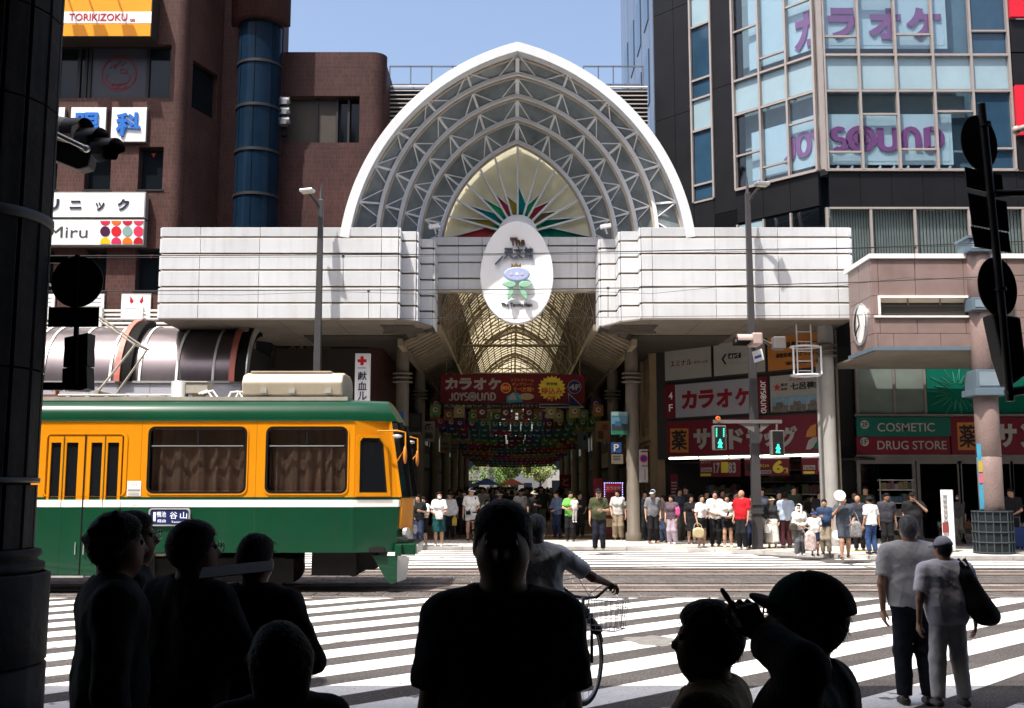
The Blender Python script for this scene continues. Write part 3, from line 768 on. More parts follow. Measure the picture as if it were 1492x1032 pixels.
for s in (-1, 1): mb.box(min(AX+s*3.75, AX+s*7), max(AX+s*3.75, AX+s*7), 34.3, 114, 6.75, 6.9)
mk('aisle_ceiling', mb, mat('aisle_dark', (.06, .05, .04), .8), arcade)
mb = MB(); mb.holed([(AX-3.9, 6.9)]+[(AX+x*.999, max(z, 6.9)) for x, z in vfull]+[(AX+3.9, 6.9), (AX+3.9, 10.05), (AX-3.9, 10.05)], [], lambda u, v, d: Vector((u, 34.45+d, v)), .12); mk('spandrel_wall', mb, m_lip, arcade)
# columns with ring collars
m_col = mat('arcade_column', (.125, .105, .082), .55, var=.12, vs=2, streak=.25, sc=(.2, .15, .1))
colr = None
def column(x, y, label, r=.215):
    t = T('arcade_column', label, 'column', (x, y, .1), 'round cream columns of the covered street')
    prof = [(r*1.25, 0), (r*1.25, .25), (r, .3), (r, 6.1), (r*.92, 6.4)]
    if colr is None:
        mb = MB(); mb.smooth = True; mb.lathe(prof, (0, 0, 0), 18); a = mk('shaft', mb, m_col, t, local=True)
        cs = []
        for z in (5.2, 5.34, 5.48):
            mb = MB(); mb.smooth = True; mb.lathe([(r, z), (r+.10, z+.015), (r+.13, z+.04), (r+.10, z+.065), (r, z+.08)], (0, 0, 0), 18); cs.append(mk('collar', mb, m_col, t, local=True))
        return [a]+cs
    for c in colr: inst(c, (0, 0, 0), t)
    return colr
k = 0
for y in (35.2, 41.8, 50.0, 58.5, 67, 76, 85):
    for s, sd in ((-1, 'left'), (1, 'right')):
        nm = ['at the mouth', 'second from the mouth', 'third from the mouth', 'fourth from the mouth', 'fifth from the mouth', 'sixth from the mouth', 'deepest'][k]
        colr = column(AX+s*3.83, y, 'round cream column with ring collars, %s, %s side of the covered street' % (nm, sd))
    k += 1
# banded columns carrying the white fascia on the right, with a caged ladder
# ================================================================== the tram
TN = 18.65; TF = TN+2.25      # near and far side
m_yel = mat('tram_yellow', (.58, .215, .005), .3, var=.05, vs=.8, coat=.2, streak=.10, sc=(.42, .15, .01)); m_grn = mat('tram_green', (.003, .043, .019), .28, var=.12, vs=.9, coat=.15, streak=.10, sc=(.03, .035, .02))
m_wht = mat('tram_white', (.78, .78, .75), .35, var=.04); m_blk = mat('rubber_black', (.006, .006, .006), .7, var=0, spec=.1)
m_und = mat('underframe', (.008, .007, .007), .8, var=.3, vs=5); m_tglass = mat_glass('tram_glass', (.62, .60, .59), .8); m_dkgl = mat('dark_glass', (.008, .009, .011), .04, var=0, spec=.6)
m_curt = mat('tram_curtain', (.40, .29, .23), .9, var=.05, vs=2); m_alu = mat('aluminium', (.55, .55, .54), .4, .7, var=.1)
m_roofm = mat('tram_roof_grey', (.32, .30, .26), .7, var=.2, streak=.3)
tram = T('tram', 'yellow and green tram with curtained windows crossing in front of the arcade gate', 'tram', (-7, TN+1.1, .03))
XL, XT, XN = -14.6, X(516, TN, 680), X(580, TN+.3, 680)
z_ = lambda y: Z(y, TN)
ZS, ZW0, ZW1, ZG1, ZY, ZR = z_(805.5), z_(739), z_(728.5), z_(724.5), z_(613), z_(584)
tx = lambda p: X(p, TN, 680)
front = lambda u, v, d: Vector((u, TN+d, v))
wins = [rrect(tx(217), tx(357), z_(717), z_(624), .1), rrect(tx(389), tx(504), z_(717), z_(624), .1)]
door_h = [(tx(67), ZG1), (tx(180), ZG1), (tx(180), z_(634)), (tx(67), z_(634))]
mb = MB(); mb.holed([(XL, ZG1), (XT, ZG1), (XT, ZY), (XL, ZY)], wins+[[(tx(68), ZG1+.004), (tx(179), ZG1+.004), (tx(179), z_(635)), (tx(68), z_(635))]], front, .07); mk('side_panel', mb, m_yel, tram)
mk('waist_line', MB().box(XL, XT, TN-.004, TN+.05, ZW1, ZG1), m_grn, tram); mk('waist_stripe', MB().box(XL, XT, TN-.004, TN+.05, ZW0, ZW1), m_wht, tram)
mk('skirt_panel', MB().box(XL, XT, TN, TN+.08, ZS, ZW0), m_grn, tram)
mk('door_skirt', MB().box(tx(-20), tx(183), TN+.004, TN+.08, z_(839), ZS-.002), m_grn, tram)
mk('door_step', MB().box(tx(40), tx(130), TN-.03, TN+.05, z_(841.5), z_(839)), m_alu, tram)
# roof: rounded eave with gutter line
prof = [(0, ZY), (.0, ZY+.12), (.05, ZY+.24), (.15, ZY+.33), (.32, ZR+.01), (.7, ZR+.06), (1.12, ZR+.08)]
def roofpts(x, k=1.0, dz=0): return [(x, TN+a+(1-k)*.6, b+dz) for a, b in prof]+[(x, TF-a-(1-k)*.6, b+dz) for a, b in prof[::-1]]
mb = MB(); mb.smooth = True; A = roofpts(XL); B = roofpts(XT); n = len(A)
C = [(XN-.10, TN+.26+(p[1]-TN)*(.77), p[2]-.0) for p in A]; Dd = [(XN-.35, p[1], p[2]) for p in B]
Cc = [(XN-.02-max(0, (p[2]-ZY))*.55, TN+.28+(p[1]-TN)*.75, p[2]-.03*(p[2]-ZY)) for p in A]
mb.add(A+B+Cc, [(i, i+1, n+i+1, n+i) for i in range(n-1)]+[(n+i, n+i+1, 2*n+i+1, 2*n+i) for i in range(n-1)]); mb.smooth = False; mb.add(Cc, [tuple(range(n))])
mk('roof', mb, m_grn, tram)
mk('roof_walkway', MB().box(XL, tx(500), TN+.35, TF-.35, ZR+.03, ZR+.10), m_roofm, tram)
# far side, floor, dark sheet standing in for the unlit inside
mk('far_side', MB().box(XL, XT, TF-.06, TF, ZS, ZY), m_grn, tram); mk('floor', MB().box(XL, XN-.2, TN+.1, TF-.1, ZS, ZS+.08), m_und, tram)
mk('inside_dark_sheet', MB().box(XL, XT, TN+.5, TN+.53, ZS+.1, ZY), mat('tram_inside_dark', (.03, .025, .02), .9), tram)
for wn, (a, b) in enumerate(((217, 357), (389, 504))):
    x0, x1, z0, z1 = tx(a), tx(b), z_(717), z_(624)
    wf = MB(); wf.holed(rrect(x0-.035, x1+.035, z0-.035, z1+.035, .12), [rrect(x0+.012, x1-.012, z0+.012, z1-.012, .08)], lambda u, v, d: Vector((u, TN-.014+d, v)), .05)
    win = mk('window', wf, m_blk if 0 else m_blk, tram)
    mk('window_rim', MB().holed(rrect(x0-.05, x1+.05, z0-.05, z1+.05, .13), [rrect(x0-.03, x1+.03, z0-.03, z1+.03, .12)], lambda u, v, d: Vector((u, TN-.018+d, v)), .02), m_yel, tram)
    mk('pane', MB().box(x0+.02, x1-.02, TN+.035, TN+.042, z0+.02, z1-.02), m_tglass, win)
    zs_ = z_(650); mk('sash', MB().box(x0+.02, x1-.02, TN+.0, TN+.03, zs_-.02, zs_+.02).box((x0+x1)/2-.02, (x0+x1)/2+.02, TN+.002, TN+.03, zs_+.02, z1-.03), m_blk, win)
    mk('sash_trim', MB().box(x0+.04, x1-.04, TN-.006, TN-.001, zs_-.006, zs_+.008), m_alu, win)
    cb = MB(); cb.smooth = True; nn_ = 90; vv = []
    for i in range(nn_+1):
        x = x0+(x1-x0)*i/nn_; dy = .045*math.sin(i*.40+1.3*math.sin(i*.09+wn))+.008*math.sin(i*1.1); vv += [(x, TN+.17+dy, z0-.05), (x, TN+.15+dy*.5, z1+.05)]
    cb.add(vv, [(2*i, 2*i+2, 2*i+3, 2*i+1) for i in range(nn_)]); mk('curtain', cb, m_curt, tram)
# folding doors
dr = mk('door', MB().holed([(tx(70), z_(838)), (tx(177), z_(838)), (tx(177), z_(636)), (tx(70), z_(636))], [[(tx(a), z_(730)), (tx(b), z_(730)), (tx(b), z_(645)), (tx(a), z_(645))] for a, b in ((73.5, 88), (96, 113), (132, 148), (156, 172.5))], lambda u, v, d: Vector((u, TN-.012+d, v)), .05), [m_yel, m_grn, m_wht], tram)
me = dr.data
bmz = [sum(me.vertices[i].co.z for i in p.vertices)/len(p.vertices) for p in me.polygons]
# lower part of the doors wears the same bands as the body
for p in (( 'door_stripe', m_wht, ZW0, ZW1), ('door_lower', m_grn, z_(838), ZW0)):
    mk(p[0], MB().box(tx(69.5), tx(177.5), TN-.022, TN-.0125, p[2], p[3]), p[1], dr)
mk('door_panes', MB().box(tx(72), tx(174), TN+.02, TN+.03, z_(731), z_(644)), m_dkgl, dr)
mk('door_seam', MB().box(tx(123), tx(124.6), TN-.03, TN-.012, z_(838), z_(634)), m_blk, dr)
for p in (92, 152): mk('door_fold', MB().box(tx(p), tx(p+.7), TN-.027, TN-.012, z_(838), z_(636)), mat('seam_green', (.01, .05, .025), .5), dr)
mk('door_surround', MB().holed(rrect(tx(62), tx(185), ZG1+.01, z_(628), .12), [rrect(tx(67), tx(180), ZG1+.012, z_(633), .08)], lambda u, v, d: Vector((u, TN-.016+d, v)), .03), m_yel, tram)
for p in (117, 129): mk('door_handle', MB().tube([(tx(p), TN-.05, z_(790)), (tx(p), TN-.05, z_(808))], .008, 6), m_alu, dr)
# notices and destination board
def notice(px0, px1, py0, py1, m_, name='notice'): return mk(name, MB().box(tx(px0), tx(px1), TN-.012, TN-.004, z_(py1), z_(py0)), m_, tram)
m_not = mat('notice_white', (.72, .70, .64), .6, var=.05); m_gry = mat('print_grey', (.25, .25, .25), .6, var=0)
nb = notice(187, 207, 701, 723, m_not)
text('入口', Vector((tx(197), TN-.013, z_(706))), .10, .055, m_gry, nb, th=.002); mk('print_bar', MB().box(tx(188), tx(206), TN-.015, TN-.0125, z_(716), z_(713)), m_gry, nb)
for k in range(3): mk('print_line', MB().box(tx(189), tx(205), TN-.015, TN-.0125, z_(718.6+k*1.6), z_(718+k*1.6)), m_gry, nb)
notice(43, 53, 708, 723, m_not); nb = notice(186.5, 202, 746, 753, mat('sticker_blue', (.04, .28, .55), .5, var=0), 'sticker'); notice(193, 201, 731.5, 736, m_not, 'sticker')
dbd = mk('destination_board', MB().prism([(u, TN-.03, v) for u, v in rrect(tx(222), tx(279), z_(765), z_(742), .05)], (0, .03, 0)), mat('board_navy', (.012, .018, .085), .35, var=.1), tram)
mk('board_rim', MB().holed(rrect(tx(220.5), tx(280.5), z_(766.5), z_(740.5), .06), [rrect(tx(222.5), tx(278.5), z_(764.5), z_(742.5), .05)], lambda u, v, d: Vector((u, TN-.04+d, v)), .035), m_alu, dbd)
bt = lambda s, px, py, w_, h_, b=.02: text(s, Vector((tx(px), TN-.031, z_(py))), w_/F*TN, h_/F*TN, mat('board_letter', (.72, .75, .85), .5, var=0, emit=(.7, .75, .9), es=.12), dbd, bold=b*.2, th=.003)
bt('1', 229, 753, 3.5, 13); bt('鴨池', 239, 749.5, 13, 8); bt('経由', 239.5, 759, 12, 4.5); bt('谷', 256.5, 751, 11, 10); bt('山', 271, 751, 10, 9.5); bt('Taniyama', 264.5, 761, 22, 3.6, .01)
for p in (20, 58, 190, 205, 373, 512): mk('body_seam', MB().box(tx(p)-.004, tx(p)+.004, TN-.0025, TN+.02, ZS, ZW0-.002), mat('seam_green', (.01, .05, .025), .5), tram)
for p in (205, 373): mk('body_seam', MB().box(tx(p)-.003, tx(p)+.003, TN-.0025, TN+.02, ZG1+.002, ZY), mat('seam_yellow', (.30, .09, .004), .5), tram)
mk('rain_gutter', MB().box(XL, XT, TN-.022, TN+.02, ZY-.012, ZY+.018), mat('seam_green', (.01, .05, .025), .5), tram)
for i in range(26): mb = MB(); mb.disc((tx(196+i*12.4), TN-.003, ZS+.05), .009, (0, -1, 0), 6, .006); mk('rivet', mb, mat('seam_green', (.01, .05, .025)), tram)
# nose: tapered near side, leaning windscreen, orange pillar, bumper
lev = [(ZS, -.02), (ZW0, .02), (ZW1, .025), (ZG1, .027), (ZY, -.17)]   # height, forward offset of the front edge
def nose(i): z, f_ = lev[i]; return [Vector((XT, TN, z)), Vector((XN+f_, TN+.27, z)), Vector((XN+f_+.16, TN+.62, z)), Vector((XN+f_+.16, TF-.62, z)), Vector((XN+f_, TF-.27, z)), Vector((XT, TF, z))]
def band(i, j, segs, name, m_, par=None):
    a, b = nose(i), nose(j); mb = MB()
    for k in segs: mb.quad(a[k], a[k+1], b[k+1], b[k])
    return mk(name, mb, m_, tram)
band(0, 1, range(5), 'nose_skirt', m_grn); band(1, 2, range(5), 'nose_stripe', m_wht); band(2, 3, range(5), 'nose_line', m_grn); band(3, 4, (0,), 'nose_cheek', m_yel); band(3, 4, (4,), 'nose_cheek', m_yel)
ws = band(3, 4, (1, 2, 3), 'windscreen', m_dkgl)
b4 = nose(3); t4 = nose(4)
for k in (1, 2, 3, 4): mk('windscreen_pillar', MB().bar(b4[k]+Vector((.02, 0, 0)), t4[k]+Vector((.02, 0, 0)), .06, .05), m_yel if k in (1, 4) else m_blk, tram)
# orange front panel under the windscreen and lamps
mk('front_panel', MB().prism([b4[1]+Vector((.03, .05, -.02)), b4[2]+Vector((.03, .05, -.02)), b4[2]+Vector((.0, .05, -.62)), b4[1]+Vector((-.02, .05, -.55))], (.04, 0, 0)), m_yel, tram)
for y in (TN+.42, TF-.42):
    mb = MB(); mb.disc((XN+.12, y, ZS+.33), .09, (1, -.4, 0), 14, .07); mk('headlight', mb, m_alu, tram)
mk('bumper', MB().box(XN+.02, XN+.33, TN+.3, TF-.3, ZS-.06, ZS+.14).box(XN-.02, XN+.1, TN+.12, TN+.3, ZS-.06, ZS+.14), m_grn, tram, bevel=.02)
mk('coupler_plate', MB().box(XN+.33, XN+.36, TN+.4, TN+1.2, ZS-.03, ZS+.12), m_alu, tram)
# life guard below the nose
mb = MB(); pts = [(XN-.42, ZS-.06), (XN+.02, ZS-.06), (XN+.02, ZS-.52), (XN-.08, ZS-.55), (XN-.16, ZS-.5)]
mb.prism([(u, TN+.18, v) for u, v in pts], (0, .03, 0)); mk('life_guard', mb, m_grn, tram)
mb = MB(); mb.prism([(XN+.02, TN+.2, ZS-.52), (XN+.16, TN+.35, ZS-.48), (XN+.22, TN+.35, ZS-.1), (XN+.02, TN+.2, ZS-.06)], (0, .03, 0)); mk('life_guard_wing', mb, m_alu, tram)
# cab side window on the taper
e = (b4[1]-b4[0]); el = e.length; e = e/el; nrm = Vector((e.y, -e.x, 0))
def cab(u, v, d): return b4[0]+e*u+Vector((0, 0, v-b4[0].z))+nrm*(-d)-Vector((.0, 0, 0))
zc0, zc1 = z_(719), z_(637); u0, u1 = .10*el, .72*el
shp = lambda g: [(u0-g, zc0-g), (u1+g+.02, zc0-g), (u1+g-.06, zc1+g-.12), (u1+g-.14, zc1+g), (u0+.05-g, zc1+g), (u0-g, zc1+g-.06)]
cw = mk('cab_window', MB().holed(shp(.05), [shp(-.012)], lambda u, v, d: cab(u, v, d-.03), .05), m_yel, tram)
mk('pane', MB().prism([cab(u, v, -.008) for u, v in shp(-.0)], nrm*-.012), m_dkgl, cw); mk('rubber', MB().holed(shp(-.0), [shp(-.045)], lambda u, v, d: cab(u, v, d-.016), .02), m_blk, cw)
# mirrors on both front corners
for s, y in ((1, TN+.12), (-1, TF-.12)):
    mr = MB(); zt = z_(628)
    mr.tube([(XN-.35, y-.05*s, zt), (XN+.02, y-.22*s, zt), (XN+.16, y-.2*s, zt-.03), (XN+.17, y-.2*s, zt-.4)], .014, 6); mr.tube([(XN+.0, y-.1*s, zt-.55), (XN+.17, y-.2*s, zt-.3)], .012, 6)
    a = mk('mirror_arm', mr, m_yel, tram); mb = MB(); mb.sphere((XN+.16, y-.2*s, zt-.42), .07, 10, 8, (.5, 1, 2.3)); mk('mirror', mb, mat('mirror_orange', (.6, .2, .03), .4, var=.1), a)
    mb = MB(); mb.sphere((XN+.02, y-.22*s, zt-.10), .07, 10, 8, (1.3, 1, .5)); mk('lamp', mb, m_alu, a)
# underframe: bogies, wheels, boxes
mk('underframe_box', MB().box(tx(455), tx(520), TN+.15, TN+1.9, z_(840), ZS), m_und, tram); mk('underframe_box', MB().prism([(tx(515), TN+.3, z_(832)), (tx(545), TN+.3, z_(832)), (tx(552), TN+.3, ZS), (tx(515), TN+.3, ZS)], (0, 1.5, 0)), m_und, tram)
mk('underframe_box', MB().box(tx(190), tx(228), TN+.12, TN+1.9, z_(836), ZS), m_und, tram)
for c in (320, -260):
    bg_ = mk('bogie', MB().box(tx(c-118), tx(c+95), TN+.22, TN+.34, .38, .62).box(tx(c-118), tx(c+95), TF-.34, TF-.22, .38, .62).box(tx(c-60), tx(c+40), TN+.3, TF-.3, .42, .6), m_und, tram)
    mk('side_frame', MB().box(tx(c-112), tx(c+108), TN+.2, TN+.24, .2, .6), m_und, bg_)
    mk('bogie_frame', MB().tube([(tx(c-122), TN+.16, .25), (tx(c-122), TN+.16, .62), (tx(c-112), TN+.16, .68), (tx(c-20), TN+.16, .68)], .03, 6), m_roofm, bg_)
    for wx in (c-78, c+72):
        for y in (R4[0]-.05, R4[1]+.05):
            mb = MB(); mb.smooth = True; mb.lathe([(.05, -.06), (.27, -.06), (.30, -.045), (.31, .05), (.05, .06)], (tx(wx), y, .345), 22, 'y'); mk('wheel', mb, mat('wheel_dark', (.03, .022, .018), .5, .5, var=.3), bg_)
mb = MB(); mb.tube([(tx(502)+.04*k, TN+.2, .45-.14*math.sin(PI*k/8)) for k in range(9)], .018, 6); mk('hose', mb, m_blk, tram)
mk('rear_end', MB().box(XL-.1, XL, TN+.05, TF-.05, ZS, ZR), m_grn, tram)
# roof gear
zr = ZR+.07
mb = MB(); x0, x1 = tx(338)+.02, tx(496)-.06; yc = TN+1.05
pr = [(yc-.62, zr+.06), (yc-.66, zr+.3), (yc-.55, zr+.44), (yc-.3, zr+.50), (yc+.3, zr+.50), (yc+.55, zr+.44), (yc+.66, zr+.3), (yc+.62, zr+.06)]
mb.prism([(x0, a, b) for a, b in pr], (x1-x0, 0, 0)); ac = mk('air_conditioner', mb, mat('ac_beige', (.42, .36, .28), .45, var=.08, streak=.15), tram, bevel=.03)
for p in (.22, .5, .86): mk('vent_plate', MB().box(x0+(x1-x0)*p-.06, x0+(x1-x0)*p+.06, yc-.68, yc-.655, zr+.1, zr+.2), m_roofm, ac)
mk('ac_foot', MB().box(x0+.05, x1-.1, yc-.5, yc+.5, zr, zr+.06), m_blk, ac)
mk('ac_lid', MB().box(x0+.1, x1-.25, yc-.4, yc+.4, zr+.503, zr+.53), mat('ac_beige', (.5, .45, .36)), ac)
yv = TN+.75
mb = MB(); mb.smooth = True; mb.lathe([(.16, 0), (.18, .05), (.155, .06), (.155, .34), (.135, .35), (.135, .2), (0, .2)], (tx(238), yv, zr), 20); mk('roof_cylinder', mb, mat('zinc', (.38, .38, .37), .5, .4, var=.15, streak=.3), tram)
c = Vector((tx(268), yv, zr)); mk('resistor_box', MB().box(c.x-.2, c.x+.2, yv-.18, yv+.18, zr+.11, zr+.30).box(c.x-.22, c.x+.2, yv-.2, yv+.2, zr+.303, zr+.33).box(c.x-.1, c.x+.1, yv-.1, yv+.1, zr, zr+.11), m_roofm, tram, bevel=.01)
mb = MB()
for s in (-.1, 0): mb.tube([(c.x+.1+s*.5, yv-.2, zr+.1), (c.x+.3+s, yv-.2, zr+.16), (c.x+.42+s, yv-.2, zr+.0)], .018, 6)
for s in (0, .14): mb.tube([(x0-.32+s, yv-.1, zr), (x0-.25+s, yv-.1, zr+.14), (x0-.12+s, yv-.1, zr+.15), (x0-.02+s, yv-.1, zr+.02)], .018, 6)
mk('cable', mb, m_wht, tram)
mk('roof_rail', MB().tube([(tx(60), TN+.55, zr+.08), (tx(230), TN+.55, zr+.08)], .014, 6), m_wht, tram)
for p in range(72, 230, 29): mk('rail_foot', MB().box(tx(p), tx(p+6), TN+.52, TN+.6, zr-.02, zr+.085), m_roofm, tram)
# pantograph, folded elbow to the right, bow up to the contact wire
pc = Vector((tx(98), TN+1.1, zr))
P0 = pc+Vector((.2, 0, .14)); EL = W(206, 506, TN+1.1); TOP = Vector((tx(30), TN+1.1, 5.60))
pg = mk('pantograph', MB().box(pc.x-.75, pc.x+.35, TN+.55, TN+1.65, zr+.03, zr+.09), mat('pantograph_red', (.16, .06, .05), .6), tram)
for s in (-.42, .42):
    mk('lower_arm', MB().tube([P0+Vector((0, s, 0)), EL+Vector((0, s*.8, 0))], .022, 6), m_roofm, pg)
    mk('upper_arm', MB().tube([EL+Vector((0, s*.8, 0)), TOP+Vector((0, s*.5, -.04))], .018, 6), m_roofm, pg)
mk('elbow_bar', MB().tube([EL-Vector((0, .4, 0)), EL+Vector((0, .4, 0))], .025, 6), m_roofm, pg); mk('bow', MB().tube([TOP+Vector((0, -.9, -.12)), TOP+Vector((0, -.6, 0)), TOP+Vector((0, .6, 0)), TOP+Vector((0, .9, -.12))], .025, 6), m_alu, pg)
mk('pivot', MB().tube([P0-Vector((0, .5, 0)), P0+Vector((0, .5, 0))], .05, 8), m_roofm, pg)
mb = MB()
for i in range(9): mb.lathe([(.02, 0), (.05, .01), (.02, .02)], (pc.x-.55, TN+.7, zr+.1+i*.02), 10)
mk('insulator', mb, mat('insulator_brown', (.3, .17, .07), .3), pg)
mk('spring', MB().tube([(pc.x-.7+.012*i, TN+.75+.04*math.cos(i*1.2), zr+.2+.04*math.sin(i*1.2)) for i in range(60)], .008, 4), mat('spring_gold', (.4, .3, .12), .4, .5), pg)

# ================================================================== left side: clinic building, glass stair, brown block, barrel canopy
m_tile = mat_tile('brown_tile', (.072, .031, .026), (.10, .058, .048), .05, .15)
m_tile2 = mat_tile('dark_brown_tile', (.052, .020, .018), (.07, .037, .033), .055, .17)
m_bglass = mat('building_glass', (.008, .011, .014), .08, var=0, spec=.25); m_frame = mat('window_frame_dark', (.018, .018, .02), .5, var=0)
CL = 34.5
clinic = T('clinic_building', 'brown tiled corner building with clinic and restaurant signs beside the white gate', 'building', (-15, CL, 0))
cxp = lambda p, y=300: X(p, CL, y)
def R(p0, p1, y0, y1): return [(cxp(p0, y1), Z(y1, CL)), (cxp(p1, y1), Z(y1, CL)), (cxp(p1, y1), Z(y0, CL)), (cxp(p0, y1), Z(y0, CL))]
holes = [R(78, 247, 65, 143), R(200, 236, 214, 276), R(122, 160, 214, 276), R(60, 82, 214, 276), R(196, 232, 362, 424), R(122, 153, 362, 424), R(55, 76, 362, 424)]
XC = cxp(268, 150)
fm = lambda u, v, d: Vector((u, CL+d, v))
mk('wall', MB().holed([(-26, 4.5), (XC-.35, 4.5), (XC-.35, 26), (-26, 26)], holes, fm, .35), m_tile, clinic)
mb = MB(); mb.smooth = True; mb.lathe([(.35, 4.5), (.35, 26)], (XC-.35, CL+.35, 0), 8, 'z', -PI/2, -.15); mk('corner', mb, m_tile, clinic)
sa = Vector((XC, CL+.33, 0)); sb = Vector((XC+.62, CL+2.2, 0)); se = (sb-sa).normalized(); sn = Vector((-se.y, se.x, 0))
sm_ = lambda u, v, d: sa+se*u+Vector((0, 0, v))+sn*d
mk('side_wall', MB().holed([(0, 4.5), ((sb-sa).length, 4.5), ((sb-sa).length, 26), (0, 26)], [[(.25, Z(155, 35)), (1.75, Z(155, 35)), (1.75, Z(86, 35)), (.25, Z(86, 35))]], sm_, .3), m_tile, clinic)
mk('side_window', MB().prism([sm_(.2, Z(156, 35), .2), sm_(1.85, Z(156, 35), .2), sm_(1.85, Z(85, 35), .2), sm_(.2, Z(85, 35), .2)], sn*.03), m_bglass, clinic)
for h in holes:
    (a, b), (c, d_) = h[0], h[2]; wdw = mk('window', MB().holed([(a-.01, b-.01), (c+.01, b-.01), (c+.01, d_+.01), (a-.01, d_+.01)], [[(a+.06, b+.06), (c-.06, b+.06), (c-.06, d_-.06), (a+.06, d_-.06)]], lambda u, v, d: Vector((u, CL+.2+d, v)), .08), m_frame, clinic)
    mk('pane', MB().box(a+.05, c-.05, CL+.25, CL+.262, b+.05, d_-.05), m_bglass, wdw)
    if c-a > 2:
        for p in (112, 122, 128, 213): mk('mullion', MB().box(cxp(p, 100)-.05, cxp(p, 100)+.05, CL+.17, CL+.28, b, d_), m_frame, wdw)
        fl = mk('window_film', MB().box(cxp(129, 100), cxp(211, 100), CL+.232, CL+.244, b+.08, d_-.06), mat('film_grey', (.05, .05, .065), .3, var=.1), wdw)
        m_rd = mat('logo_red', (.20, .01, .015), .5, var=0); cc = W(170, 104, CL); k_ = 27/F*CL
        lp = lambda u, v, d: Vector((cc.x+u*k_, CL+.23+d, cc.z+v*k_))
        ribbon([arc(0, 0, .97, .97, 0, 360, 30)], .07, lp, m_rd, wdw)
        ribbon([[(-.55, .35), (-.2, .55), (-.3, .3), (.05, .75), (.1, .45), (.35, .65)], arc(-.05, -.25, .68, .4, 150, 400, 14), arc(-.2, -.72, .2, .14, 0, 360, 10), arc(.22, -.72, .2, .14, 0, 360, 10), arc(.25, .15, .2, .13, 0, 360, 10)], .045, lp, m_rd, wdw)
    else:
        tr = W(0, 0, CL); mk('sill', MB().box(a-.05, c+.05, CL-.03, CL+.2, b-.06, b-.012), m_frame, wdw)
        mk('fire_mark', MB().prism([((a+c)/2-.08, CL+.243, d_-.15), ((a+c)/2+.08, CL+.243, d_-.15), ((a+c)/2, CL+.243, d_-.3)], (0, .005, 0)), mat('fire_red', (.4, .04, .01), .5, var=0), wdw)
for zz in (Z(165, CL), Z(281, CL)): mk('wall_joint', MB().box(-26, XC-.36, CL-.003, CL+.02, zz, zz+.03), mat('tile_joint', (.05, .025, .02), .8), clinic)
m_sgw = mat('sign_white', (.80, .80, .79), .4, var=.03); m_sgf = mat('sign_frame', (.30, .29, .28), .5, .3); m_org = mat('sign_orange', (.78, .29, .01), .4, var=.03)
m_sgl = mat('sign_letter_navy', (.02, .025, .05), .5, var=0); m_sgb = mat('sign_letter_blue', (.015, .13, .48), .5, var=0); m_srd = mat('sign_letter_red', (.42, .01, .03), .5, var=0)
def sign(name, label, p0, p1, y0, y1, Y, m_, th=.18, fr=.05, cat='sign', frm=None):
    a, b = W(p0, (y0+y1)/2, Y).x, W(p1, (y0+y1)/2, Y).x; z0, z1 = Z(y1, Y), Z(y0, Y)
    t = T(name, label, cat, ((a+b)/2, Y, z0)); mk('box', MB().box(a, b, Y, Y+th, z0, z1), frm or m_sgf, t, bevel=.008); mk('face', MB().box(a+fr, b-fr, Y-.012, Y-.002, z0+fr, z1-fr), m_, t)
    t['_y'] = Y; return t
def stext(t, s, px, py, w_, h_, m_, Y, bold=.02, dy=.013, th=.012, **k): return text(s, W(px, py, Y)-Vector((0, dy, 0)), w_/F*Y, h_/F*Y, m_, t, bold=bold, th=th, **k)
sY = CL-.75
t = sign('restaurant_sign', 'orange lightbox sign with a white band reading TORIKIZOKU at the top of the brown building', 40, 222, -28, 54, sY, m_org, .7, .03, frm=mat('sign_edge_dark', (.03, .025, .02), .5))
a, b = X(40, sY, 28)+.03, X(222, sY, 28)-.03; mk('band', MB().box(a, b, sY-.018, sY-.0125, Z(34.2, sY), Z(17.5, sY)), m_sgw, t)
stext(t, 'TORIKIZOKU', 143.5, 25.5, 89, 11.5, m_srd, sY, bold=.012, dy=.019); lp = lambda u, v, d: W(193.5+u*3.6, 30-v*3.6, sY)+Vector((0, d-.019, 0)); ribbon([arc(-.5, 0, .46, .42, 0, 360, 14), arc(.5, 0, .46, .42, 0, 360, 14)], .2, lambda u, v, d: lp(u, v, d), m_srd, t)
m_pole = mat('lamp_pole_grey', (.10, .10, .11), .5, .4, var=.1)
for px in (88, 118, 160):   # floodlights on arms above the orange sign
    t = T('sign_floodlight', 'grey floodlight on an arm over the orange sign, above the %s of its lettering' % {88: 'left end', 118: 'middle', 160: 'right end'}[px], 'floodlight', (X(px, sY, 0), sY, Z(-30, sY)), 'floodlights of the orange sign')
    p = Vector((X(px, sY, 0), sY, Z(-30, sY))); mk('arm', MB().tube([p, p+Vector((0, -.9, .5))], .03, 6), m_pole, t); mk('head', MB().obox(p+Vector((0, -1, .5)), (.2, 0, 0), (0, .1, -.08), (0, .08, .1)), m_pole, t)
for i, (p0, p1, ch) in enumerate(((42, 94, '眼'), (102.5, 154.5, '眼'), (162, 213.5, '科'))):
    sY2 = CL-.14
    if i == 0: ch = '内'
    t = sign('letter_panel', ['square white panel mostly hidden behind the stone pillar', 'square white panel with a blue character, half behind the dark traffic light', 'square white panel with the blue character 科, rightmost of its row'][i], p0, p1, 156.5, 207, sY2, m_sgw, .12, .015)
    t['group'] = 'square clinic letter panels'
    stext(t, '胃内科'[0] if 0 else ch, (p0+p1)/2, 182, 37, 37, m_sgb, sY2, bold=.03, th=.06)
t = sign('clinic_sign', 'long white lightbox sign with dark brushed characters リニック', 20, 212, 280, 318, CL-.35, m_sgw, .3, .04)
